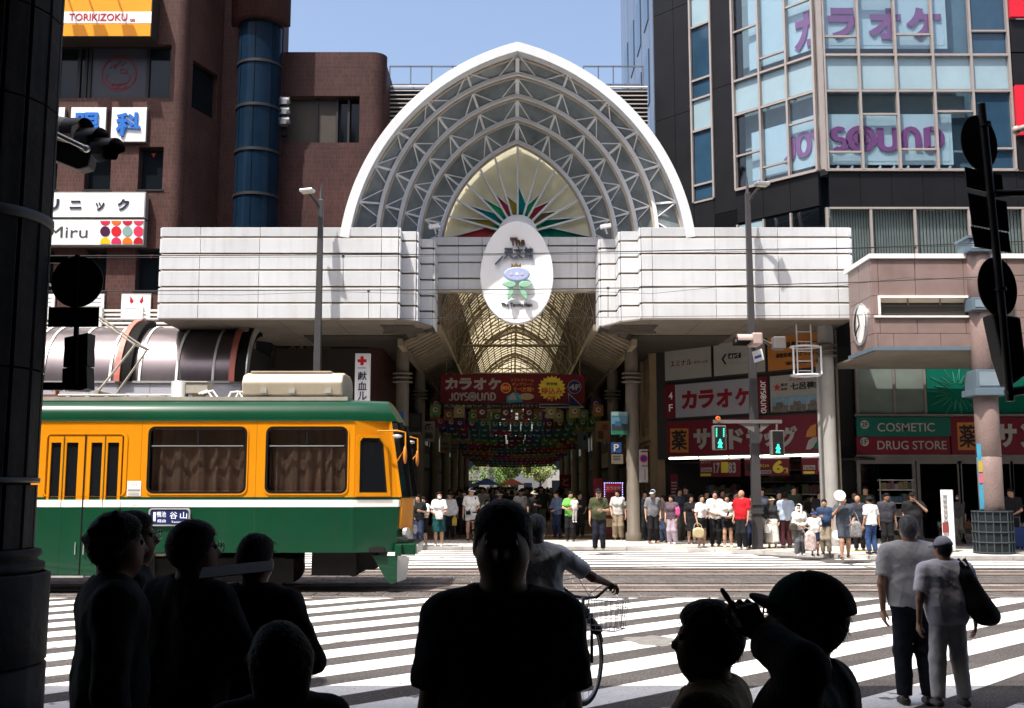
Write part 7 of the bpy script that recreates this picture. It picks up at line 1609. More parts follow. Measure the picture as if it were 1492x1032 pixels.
mk('signal_box', MB().prism([rq(a, b) for a, b in ((1446, 456), (1488, 462), (1498, 545), (1474, 563), (1460, 520))], (0, .2, 0)), m_sb, t, bevel=.02); mk('arm', MB().tube([rq(1450, 282), rq(1560, 281)], .03, 8), m_sb, t)
for k in range(2): mk('clamp', MB().tube([rq(1434+k*22, 180+k*240, .02), rq(1434.5+k*22, 185+k*240, .02)], .045, 10), m_sb, t)
mk('lower_arm', MB().tube([rq(1466, 573), rq(1545, 560)], .035, 8), m_sb, t)
p = W(1481, 190, 8.9); t = T('signal_arm', 'short sunlit metal arm end at the right edge beside the red panel', 'bracket', p); mk('arm', MB().tube([p, p+Vector((.4, .1, .14))], .03, 8), m_sigp, t); mk('end_cap', MB().sphere(p, .04, 10, 6), m_sigp, t)
# ================================================================== people: one continuous skin for the body, clothes and hair fitted over it
class SDF:
    """smooth union of tapered capsules and ellipsoids, turned into a closed mesh on a voxel grid"""
    def __init__(s): s.p = []
    def c(s, a, b, ra, rb, k=.02, cut=(), op='u'): s.p.append(('c', np.array(a, float), np.array(b, float), ra, rb, k, cut, op)); return s
    def e(s, c, r, k=.02, cut=(), op='u', R=None): s.p.append(('e', np.array(c, float), np.array(r, float), R, None, k, cut, op)); return s
    def mesh(s, vox):
        lo = np.full(3, 1e9); hi = -lo
        for q in s.p:
            if q[7] != 'u': continue
            if q[0] == 'c': m = max(q[3], q[4]); lo = np.minimum(lo, np.minimum(q[1], q[2])-m); hi = np.maximum(hi, np.maximum(q[1], q[2])+m)
            else: m = q[2].max(); lo = np.minimum(lo, q[1]-m); hi = np.maximum(hi, q[1]+m)
        lo -= vox*3; hi += vox*3; n = np.ceil((hi-lo)/vox).astype(int)+1
        ax = [lo[i]+vox*np.arange(n[i]) for i in range(3)]; Fd = np.full(n, 1.0, np.float32)
        for kind, a, b, r1, r2, k, cut, op in s.p:
            if kind == 'c': m = max(r1, r2)+k+2*vox; l = np.minimum(a, b)-m; h = np.maximum(a, b)+m
            else: m = b.max()+k+2*vox; l = a-m; h = a+m
            i0 = np.clip(((l-lo)/vox).astype(int), 0, n-1); i1 = np.clip(((h-lo)/vox).astype(int)+2, 1, n)
            sl = tuple(slice(i0[i], i1[i]) for i in range(3))
            P = [x[q] for x, q in zip(ax, sl)]
            x = P[0][:, None, None]; y = P[1][None, :, None]; z = P[2][None, None, :]
            if kind == 'c':
                d = b-a; L2 = max(float(d@d), 1e-12); t = np.clip(((x-a[0])*d[0]+(y-a[1])*d[1]+(z-a[2])*d[2])/L2, 0, 1)
                D = np.sqrt((x-a[0]-t*d[0])**2+(y-a[1]-t*d[1])**2+(z-a[2]-t*d[2])**2)-(r1+t*(r2-r1))
            else:
                X_, Y_, Z_ = x-a[0], y-a[1], z-a[2]
                if r1 is not None: X_, Y_, Z_ = [r1[0, i]*X_+r1[1, i]*Y_+r1[2, i]*Z_ for i in range(3)]
                k0 = np.sqrt((X_/b[0])**2+(Y_/b[1])**2+(Z_/b[2])**2); k1 = np.sqrt((X_/b[0]**2)**2+(Y_/b[1]**2)**2+(Z_/b[2]**2)**2)
                D = k0*(k0-1)/np.maximum(k1, 1e-6)
            for pt_, nv in cut: D = np.maximum(D, (x-pt_[0])*nv[0]+(y-pt_[1])*nv[1]+(z-pt_[2])*nv[2])
            A = Fd[sl]
            if op == 'u': hh = np.clip(.5+.5*(A-D)/k, 0, 1); Fd[sl] = A+(D-A)*hh-k*hh*(1-hh)
            elif op == 's': Fd[sl] = np.maximum(A, -D)
            else: Fd[sl] = np.maximum(A, D)
        return self_net(Fd, lo, vox)
def self_net(Fd, lo, vox):
    sg = Fd < 0; c = np.zeros(tuple(q-1 for q in Fd.shape), np.int8); cor = [(i, j, k) for i in (0, 1) for j in (0, 1) for k in (0, 1)]
    S_ = lambda A, o: A[o[0]:A.shape[0]-1+o[0], o[1]:A.shape[1]-1+o[1], o[2]:A.shape[2]-1+o[2]]
    for o in cor: c += S_(sg, o)
    cells = np.argwhere((c > 0) & (c < 8)); idx = np.full(c.shape, -1, np.int64); idx[tuple(cells.T)] = np.arange(len(cells))
    pos = np.zeros((len(cells), 3)); cnt = np.zeros(len(cells))
    for o in cor:
        for a in range(3):
            if o[a]: continue
            o2 = list(o); o2[a] = 1; f1 = Fd[tuple((cells+o).T)]; f2 = Fd[tuple((cells+o2).T)]; m = (f1 < 0) != (f2 < 0)
            t = np.where(m, f1/np.where(m, f1-f2, 1), 0); p = np.array(o, float)+t[:, None]*(np.array(o2)-np.array(o)); pos += p*m[:, None]; cnt += m
    V = lo+(cells+pos/np.maximum(cnt, 1)[:, None])*vox; faces = []
    for a in range(3):
        b, d = (a+1) % 3, (a+2) % 3; s0 = [slice(1, -1)]*3; s1 = [slice(1, -1)]*3; s0[a] = slice(0, -1); s1[a] = slice(1, None)
        A = sg[tuple(s0)]; B = sg[tuple(s1)]; ij = np.argwhere(A != B)
        if not len(ij): continue
        off = np.ones(3, int); off[a] = 0; inside = A[tuple(ij.T)]; ij = ij+off; q = []
        for u, v in ((-1, -1), (0, -1), (0, 0), (-1, 0)): w_ = ij.copy(); w_[:, b] += u; w_[:, d] += v; q.append(idx[tuple(w_.T)])
        q = np.stack(q, 1); q[~inside] = q[~inside][:, ::-1]; faces.append(q)
    return V, (np.concatenate(faces) if faces else np.zeros((0, 4), int))
def np_obj(name, parts, m, parent):
    """join numpy meshes (V, F) into one smooth object, coordinates local to the parent"""
    vs_ = []; fs = []; o = 0
    for V, Q in parts: vs_.append(V); fs.append(Q+o); o += len(V)
    V = np.concatenate(vs_); Q = np.concatenate(fs); me = bpy.data.meshes.new(name)
    me.vertices.add(len(V)); me.vertices.foreach_set('co', V.astype(np.float32).ravel()); me.loops.add(len(Q)*4); me.loops.foreach_set('vertex_index', Q.astype(np.int32).ravel())
    me.polygons.add(len(Q)); me.polygons.foreach_set('loop_start', np.arange(0, len(Q)*4, 4, dtype=np.int32)); me.polygons.foreach_set('loop_total', np.full(len(Q), 4, np.int32))
    me.update(calc_edges=True); me.validate(); me.polygons.foreach_set('use_smooth', [True]*len(me.polygons)); me.materials.append(m); return link(name, me, parent)
v3 = lambda *a: np.array(a, float)
def unit(v): return v/max(np.linalg.norm(v), 1e-9)
def rotm(yaw=0, pitch=0, roll=0):
    """columns are the head's right, forward and up; yaw turns left (anticlockwise), positive pitch looks up"""
    cy, sy, cp_, sp_, cr, sr = math.cos(yaw), math.sin(yaw), math.cos(pitch), math.sin(pitch), math.cos(roll), math.sin(roll)
    return np.array([[cy, -sy, 0], [sy, cy, 0], [0, 0, 1]])@np.array([[1, 0, 0], [0, cp_, -sp_], [0, sp_, cp_]])@np.array([[cr, 0, sr], [0, 1, 0], [-sr, 0, cr]])
def folds(VF, H, seed, amp):
    """press soft diagonal creases into a garment"""
    V, Q = VF; rg = np.random.default_rng(seed); u = V/H; r = np.zeros(len(V))
    for _ in range(7):
        k = rg.normal(0, 1, 3)*np.array([26, 26, 15]); ph = np.sin(u@k+rg.uniform(0, 6)+.9*np.sin(u@(rg.normal(0, 1, 3)*9)+rg.uniform(0, 6))); r += (1-np.abs(ph))**2.2*rg.uniform(.4, 1)
    c = np.array([0, 0]); d = V.copy(); d[:, 2] = 0; d[:, :2] -= np.array([np.sign(V[:, 0])*.05*H, np.zeros(len(V))]).T; d /= np.maximum(np.linalg.norm(d, axis=1), 1e-6)[:, None]
    return V+d*((r-r.mean())*amp*H)[:, None], Q
def hand_sdf(wr, d, pn, side, L, curl, H, point=False):
    """palm, four unequal bent fingers and a thumb; d = direction of the hand, pn = palm normal"""
    d = unit(d); pn = unit(pn-d*np.dot(pn, d)); sd = np.cross(d, pn)*side; S_ = SDF(); r = .0078*L/.18
    k0 = wr+d*L*.05; S_.c(wr-d*L*.12, k0, r*2.2, r*2.2, .012)
    for i, (o, ln) in enumerate(((-.17, .40), (-.055, .45), (.06, .42), (.165, .33))):
        kn = wr+d*L*(.50-.03*abs(i-1))+sd*o*L; S_.c(k0+sd*o*L*.6, kn, r*1.7, r*1.25, .012)
        cu = curl*(1+.12*i)
        if point and i == 0: cu = .05
        elif point: cu = 1.75
        p = kn; a = cu*.45
        for sgm in (.42, .32, .26):
            q = p+(d*math.cos(a)+pn*math.sin(a))*L*ln*sgm*1.05; S_.c(p, q, r*1.05, r*.88, .004); p = q; a += cu*.55
    tb = wr+d*L*.14-sd*L*.13; t1 = tb+unit(d*.7-sd*.75+pn*.25)*L*.22; t2 = t1+unit(d*.95-sd*.1+pn*(.3+.2*curl))*L*.2; S_.c(wr+d*L*.1, tb, r*1.7, r*1.5, .012); S_.c(tb, t1, r*1.4, r*1.2, .006); S_.c(t1, t2, r*1.15, r*.9, .004)
    return S_
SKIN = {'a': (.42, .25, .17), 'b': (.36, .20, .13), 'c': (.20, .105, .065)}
def cloth(c): return mat('cloth_%02x%02x%02x' % tuple(min(255, int((max(q, 0)**(1/2.2))*255)) for q in c), c, .85, var=.14, vs=7, bump=.7, bs=13, spec=.15)
def person(label, pos, H, face, top=(.6, .6, .6), bot=(.02, .02, .03), skin='a', hair=(.012, .01, .009), sleeve='short', legs='trousers', hairs='short', hat=None, shoe=(.03, .03, .03),
           armL=None, armR=None, stance=0.0, stride=0.0, fem=0, head=(0, 0, 0), vox=.02, group='people waiting and walking at the far kerb', lean=0.0, hem=.50, belly=0.0, curl=.55, pointR=False, pointL=False, mask=False, wide=1.0, foot_z=.1, glasses=False, strands=0, collar=False, handL=None, slv=.76, hv=None, extra=None, palmR=None, palmL=None):
    t = T('person', label, 'person', (pos[0], pos[1], foot_z), group); t.rotation_euler = (0, 0, math.radians(face))
    hs_ = H; w_ = (.93 if fem else 1.0)*wide; hv = hv or vox*.36
    sh = lambda p: v3(p[0], p[1]+lean*max(0, p[2]-.5)*1.0, p[2])*hs_       # lean: upper body tips forward
    J = {}
    for s, nm in ((-1, 'L'), (1, 'R')):
        st = stride*s
        J['hip'+nm] = sh((s*.048, 0, .515)); J['kn'+nm] = sh((s*(.052+stance*.5), .012+st*.45+(.02 if st else 0), .282)); J['an'+nm] = sh((s*(.054+stance), -.012+st*(1 if st > 0 else 1.15), .046+(0 if st >= 0 else abs(st)*.18)))
        J['sh'+nm] = sh((s*.108*w_, -.008, .812)); d_ = armL if nm == 'L' else armR
        e, wr = d_ if d_ else ((s*.142*w_, -.018, .632), (s*.150*w_, .022, .490))
        J['el'+nm] = sh(e); J['wr'+nm] = sh(wr)
    f_ = .92 if fem else 1.0
    def limbs(S_, g, arms=True, legs_=True):
        for nm in 'LR':
            if legs_:
                S_.c(J['hip'+nm], J['kn'+nm], (.052+g)*H, (.036+g)*H, .03*H); S_.c(J['kn'+nm], J['an'+nm], (.035+g)*H, (.021+g)*H, .02*H); S_.e(J['kn'+nm]*.62+J['an'+nm]*.38+v3(0, -.006*H, 0), ((.030+g)*H, (.031+g)*H, .07*H), .03*H)
            if arms:
                S_.c(J['sh'+nm], J['el'+nm], (.031*f_+g)*H, (.0235*f_+g)*H, .025*H); S_.c(J['el'+nm], J['wr'+nm], (.0235*f_+g)*H, (.0155*f_+g)*H, .012*H)
    def torso(S_, g, zc=None):
        cut = ((v3(0, 0, zc*H), v3(0, 0, -1)),) if zc else ()
        for s in (-1, 1):
            S_.c(sh((s*.052*w_, 0, .775)), sh((s*.046*w_, .002, .62)), (.063*w_+g)*H, (.055*w_+g)*H, .05*H, cut); S_.c(sh((s*.046*w_, 0, .62)), sh((s*.046*w_, -.004, .53)), (.054*w_+g)*H, (.062+g)*H, .05*H, cut)
            S_.c(sh((s*.100*w_, -.008, .806)), sh((s*.02, -.006, .83)), (.036+g)*H, (.038+g)*H, .035*H)
            if fem: S_.e(sh((s*.045, .055, .73)), v3(.042+g, .038+g, .045+g)*H, .03*H)
        if belly: S_.e(sh((0, .045, .62)), v3(.085+g, .05+belly+g, .08)*H, .05*H, cut)
    R = rotm(*head); piv = sh((0, 0, .868)); hp = lambda x, y, z: piv+R@(v3(x, y, z-.868)*H)
    B = SDF(); torso(B, -.004); limbs(B, 0)
    B.c(sh((0, -.008, .82)), piv, .036*H*f_, .033*H*f_, .02*H); B.c(piv, hp(0, .004, .90), .033*H*f_, .033*H, .02*H)
    B.e(hp(0, 0, .936), v3(.0445, .056, .062)*H, .015*H, R=R); B.c(hp(0, .022, .905), hp(0, .038, .885), .036*H, .021*H, .02*H); B.e(hp(0, .030, .915), v3(.038, .030, .038)*H, .015*H, R=R)
    B.c(hp(0, .056, .938), hp(0, .068, .921), .0065*H, .0095*H, .008*H); B.c(hp(-.012, .057, .9005), hp(.012, .057, .9005), .0055*H, .0055*H, .008*H); B.c(hp(-.022, .049, .951), hp(.022, .049, .951), .007*H, .007*H, .01*H)
    for s in (-1, 1):
        B.e(hp(s*.045, -.006, .930), v3(.007, .014, .020)*H, .005*H, R=R); B.e(hp(s*.019, .062, .9405), v3(.012, .010, .007)*H, .004*H, op='s', R=R)
    for nm in 'LR':
        an = J['an'+nm]; B.c(an, an+v3(0, -.012, -.028)*H, .021*H, .02*H, .01*H); B.c(an+v3(0, -.015, -.03)*H, an+v3(0, .09, -.034)*H, .017*H, .014*H, .015*H)
    parts = [B.mesh(vox)]
    for s, nm in ((-1, 'L'), (1, 'R')):
        d = J['wr'+nm]-J['el'+nm] if not (handL and nm == 'L') else v3(*handL); pn = (palmL if nm == 'L' else palmR); pn = v3(-s, .25, .1) if pn is None else v3(*pn)
        parts.append(hand_sdf(J['wr'+nm], d, pn, s, .108*H, curl if not (pointL if nm == 'L' else pointR) else .5, H, pointL if nm == 'L' else pointR).mesh(hv))
    np_obj('body', parts, mat('skin_'+skin, SKIN[skin], .55, var=.08, vs=14), t)
    # eyes
    if vox < .03:
        mb = MB()
        for s in (-1, 1): mb.sphere(hp(s*.019, .0535, .9405), .0075*H, 8, 6)
        mk('eyes', mb, mat('eye_dark', (.02, .015, .012), .3, var=0), t, local=True)
    # top
    Tm = SDF(); g = .011; torso(Tm, g, hem)
    nz = sh((0, 0, .846))
    for nm in 'LR':
        a, e, wr = J['sh'+nm], J['el'+nm], J['wr'+nm]
        if sleeve == 'short':
            q = a+(e-a)*slv; dd = unit(e-a); Tm.c(a, q+dd*.04*H, (.031*f_+g+.004)*H, (.031*f_+g+.002)*H, .02*H, ((q, dd),))
        elif sleeve == 'long':
            q = wr-unit(wr-e)*.008*H; dd = unit(wr-e); Tm.c(a, e, (.031*f_+g+.003)*H, (.0235*f_+g+.003)*H, .02*H); Tm.c(e, q+dd*.03*H, (.0235*f_+g+.004)*H, (.0165*f_+g+.004)*H, .012*H, ((q, dd),))
    Tm.e(sh((0, .004, .866)), v3(.045, .05, .032)*H, .01, op='s')
    np_obj('shirt' if sleeve != 'none' else 'vest', [folds(Tm.mesh(vox), H, len(label), .0032) if vox < .03 else Tm.mesh(vox)], cloth(top), t)
    if collar:
        S_ = SDF()
        for i in range(14):
            a0, a1 = 2*PI*i/14, 2*PI*(i+1)/14; q = lambda a: sh((.047*math.sin(a), .004-.046*math.cos(a), .858-.022*(1-math.cos(a))*.5)); S_.c(q(a0), q(a1), .0085*H, .0085*H, .006*H); S_.c(q(a0)+v3(.008*math.sin(a0), -.008*math.cos(a0), -.016)*H, q(a1)+v3(.008*math.sin(a1), -.008*math.cos(a1), -.016)*H, .0075*H, .0075*H, .008*H)
        np_obj('collar', [S_.mesh(min(vox, .008))], cloth(top), t)
    # lower clothes
    if legs:
        Lm = SDF(); g2 = .008; topc = (v3(0, 0, .60*H), v3(0, 0, 1))
        for s in (-1, 1): Lm.c(sh((s*.046*w_, 0, .61)), sh((s*.046*w_, -.004, .53)), (.050*w_+g2)*H, (.062+g2)*H, .04*H, (topc,))
        if legs in ('trousers', 'wide'):
            ex_ = .012 if legs == 'wide' else 0
            for nm in 'LR':
                h, k_, a = J['hip'+nm], J['kn'+nm], J['an'+nm]; q = a+v3(0, 0, .004*H); dd = unit(a-k_); Lm.c(h, k_, (.054+g2)*H, (.042+g2+ex_)*H, .012*H); Lm.c(k_, q+dd*.03*H, (.042+g2+ex_)*H, (.032+g2+ex_)*H, .02*H, ((q, dd),))
        elif legs == 'shorts':
            for nm in 'LR':
                h, k_ = J['hip'+nm], J['kn'+nm]; q = h+(k_-h)*.80; dd = unit(k_-h); Lm.c(h, q+dd*.04*H, (.056+g2)*H, (.050+g2)*H, .03*H, ((q, dd),))
        else:
            zh = {'skirt': .27, 'long': .12, 'mini': .38}[legs]
            for s in (-1, 1): Lm.c(sh((s*.04, 0, .55)), v3(s*.055*H+0, .01*H, (zh-.03)*H), .065*H, (.085 if legs != 'mini' else .062)*H, .05*H, ((v3(0, 0, zh*H), v3(0, 0, -1)),))
        np_obj({'trousers': 'trousers', 'wide': 'trousers', 'shorts': 'shorts'}.get(legs, 'skirt'), [folds(Lm.mesh(vox), H, len(label)+5, .0026) if vox < .03 else Lm.mesh(vox)], cloth(bot), t)
    # shoes
    for nm in 'LR':
        an = J['an'+nm]; S_ = SDF(); lo = (v3(0, 0, max(an[2]-.046*H, 0)), v3(0, 0, -1))
        S_.c(an+v3(0, -.02, -.024)*H, an+v3(0, .075, -.032)*H, .026*H, .022*H, .015*H, (lo,)); np_obj('shoe', [S_.mesh(min(vox, .016))], mat('shoe_%02x%02x%02x' % tuple(int(c*255) for c in shoe), shoe, .5, var=.1), t)
    # hair and hats
    hm = mat('hair_%02x%02x%02x' % tuple(int(c*255) for c in hair), hair, .5, var=.25, vs=40, bump=.5, bs=90, spec=.06)
    hx = min(vox, .016)
    if hairs != 'bald':
        S_ = SDF(); nrm = R@unit(v3(0, .80, -.60)); S_.e(hp(0, -.006, .943), v3(.0495 if hairs in ('short', 'bald') else .053, .061, .066)*H, .01*H, ((hp(0, .020, .936), nrm),), R=R); S_.e(hp(0, .012, .975), v3(.044, .044, .030)*H, .02*H, ((hp(0, .0, .958), R@v3(0, 0, -1)),), R=R)
        if hairs in ('long', 'bob'):
            L = {'long': .80, 'bob': .865}[hairs]
            for s in (-1, 1): S_.c(hp(s*.024, -.022, .935), hp(s*.030, -.030, L), .040*H, .026*H, .03*H)
        if hairs == 'bowl': S_.e(hp(0, .0, .945), v3(.057, .064, .060)*H, .01*H, ((hp(0, .035, .935), R@unit(v3(0, .9, -.35))),), R=R)
        if hairs == 'pony': S_.c(hp(0, -.055, .945), hp(0, -.085, .87), .022*H, .012*H, .02*H)
        if hairs == 'messy':
            rg = np.random.default_rng(len(label))
            for _ in range(16): dv = unit(rg.normal(0, 1, 3)*v3(1, 1, .6)+v3(0, -.3, .7)); q = hp(*(dv*v3(.046, .054, .056)+v3(0, -.006, .943))); S_.c(q, q+(R@dv)*.016*H, .012*H, .003*H, .01*H)
        HV, HF = S_.mesh(hx); hp_ = [(HV, HF)]
        if strands:
            rg = np.random.default_rng(len(label)*7+1); hc = hp(0, -.006, .93); ii = rg.integers(0, len(HV), strands); bV = []; bF = []
            for q in HV[ii]:
                n_ = unit(q-hc)
                if (q-hc)@(R@v3(0, .75, -.5)) > .04*H: continue
                tg = R@(v3(rg.normal(0, .3), rg.normal(-.1, .25), -.9)); tg = unit(tg-n_*(tg@n_)); sdv = np.cross(n_, tg)*.0028; L_ = rg.uniform(.015, .04); up_ = rg.uniform(.0, .28)
                a, b_, c_ = q-n_*.004, q+tg*L_*.6+n_*L_*up_*.35, q+tg*L_+n_*L_*up_*.5; o = len(bV); bV += [a-sdv, a+sdv, b_+sdv*.7, b_-sdv*.7, c_+sdv*.1, c_-sdv*.1]; bF += [(o, o+1, o+2, o+3), (o+3, o+2, o+4, o+5)]
            if bV: hp_.append((np.array(bV), np.array(bF)))
        np_obj('hair', hp_, hm, t)
    if hat:
        kind, hc = hat; S_ = SDF(); top_ = hp(0, -.006, .952); flat = (hp(0, 0, .953), R@v3(0, 0, -1))
        S_.e(top_, v3(.056, .066, .062)*H, .01*H, (flat,), R=R)
        if kind == 'cap': S_.e(hp(0, .075, .956), v3(.046, .058, .012)*H, .008*H, ((hp(0, .02, 0), R@v3(0, -1, 0)),), R=R)
        elif kind == 'bucket': S_.e(hp(0, 0, .952), v3(.088, .098, .016)*H, .012*H, R=R)
        elif kind == 'towel':
            S_.c(hp(0, -.02, .93), hp(0, -.03, .86), .058*H, .05*H, .02*H); S_.c(hp(-.05, .02, .93), hp(-.05, .035, .83), .022*H, .02*H, .02*H); S_.c(hp(.05, .02, .93), hp(.05, .035, .83), .022*H, .02*H, .02*H)
        np_obj('hat' if kind != 'towel' else 'head_towel', [S_.mesh(hx)], cloth(hc), t)
    if mask: S_ = SDF(); S_.e(hp(0, .036, .905), v3(.036, .036, .030)*H, .01, ((hp(0, .03, 0), R@v3(0, -1, 0)),), R=R); np_obj('face_mask', [S_.mesh(hx)], m_sgw, t)
    if glasses:
        mb = MB()
        for s in (-1, 1):
            c = hp(s*.021, .074, .9395); mb.tube([Vector(c+R@(v3(math.cos(a)*.017, 0, math.sin(a)*.013)*H)) for a in np.linspace(0, 2*PI, 15)], .0018, 5); mb.tube([Vector(hp(s*.038, .072, .943)), Vector(hp(s*.050, .0, .943))], .0018, 5)
        mb.tube([Vector(hp(-.005, .075, .941)), Vector(hp(.005, .075, .941))], .0018, 5); mk('glasses', mb, mat('glasses_metal', (.25, .25, .25), .25, .8, var=0), t, local=True)
    t['_H'] = H
    fw = v3(-math.sin(math.radians(face)), math.cos(math.radians(face)), 0); rt = v3(math.cos(math.radians(face)), math.sin(math.radians(face)), 0)
    wl = lambda p: Vector((pos[0]+rt[0]*p[0]+fw[0]*p[1], pos[1]+rt[1]*p[0]+fw[1]*p[1], foot_z+p[2]))
    return t, {k: wl(v) for k, v in J.items()}, wl
def at_far(px, pyf, pyt):
    """standing spot and height for someone on the far pavement: feet at pyf, crown at pyt"""
    g = G(px, pyf, .1); return (g.x, g.y), Z(pyt, g.y)-.1
def bag(name, label, cat, c, sz, m_, strap=None, yaw=0.0):
    t = T(name, label, cat, Vector(c)-Vector((0, 0, sz[2]))); S_ = SDF(); S_.e((0, 0, sz[2]), (sz[0]*1.15, sz[1]*1.2, sz[2]*1.15), .01); S_.p[-1] = S_.p[-1][:6]+(tuple((v3(*(np.array(q)*np.array(sz)*.85+v3(0, 0, sz[2]))), v3(*q)) for q in ((1, 0, 0), (-1, 0, 0), (0, 1, 0), (0, -1, 0), (0, 0, -1))), 'u')
    t.rotation_euler = (0, 0, yaw); np_obj('body', [S_.mesh(max(.012, min(sz)*.2))], m_, t)
    if strap:
        mb = MB(); b0 = Vector(strap); up = b0-t.location; up = Matrix.Rotation(-yaw, 3, 'Z') @ up
        mb.tube([(-sz[0]*.7, 0, sz[2]*1.7), tuple(up*.6+Vector((-sz[0]*.5, 0, sz[2]*.7))), tuple(up), tuple(up*.6+Vector((sz[0]*.5, 0, sz[2]*.7))), (sz[0]*.7, 0, sz[2]*1.7)], .009, 6); mk('strap', mb, m_, t, local=True)
    return t
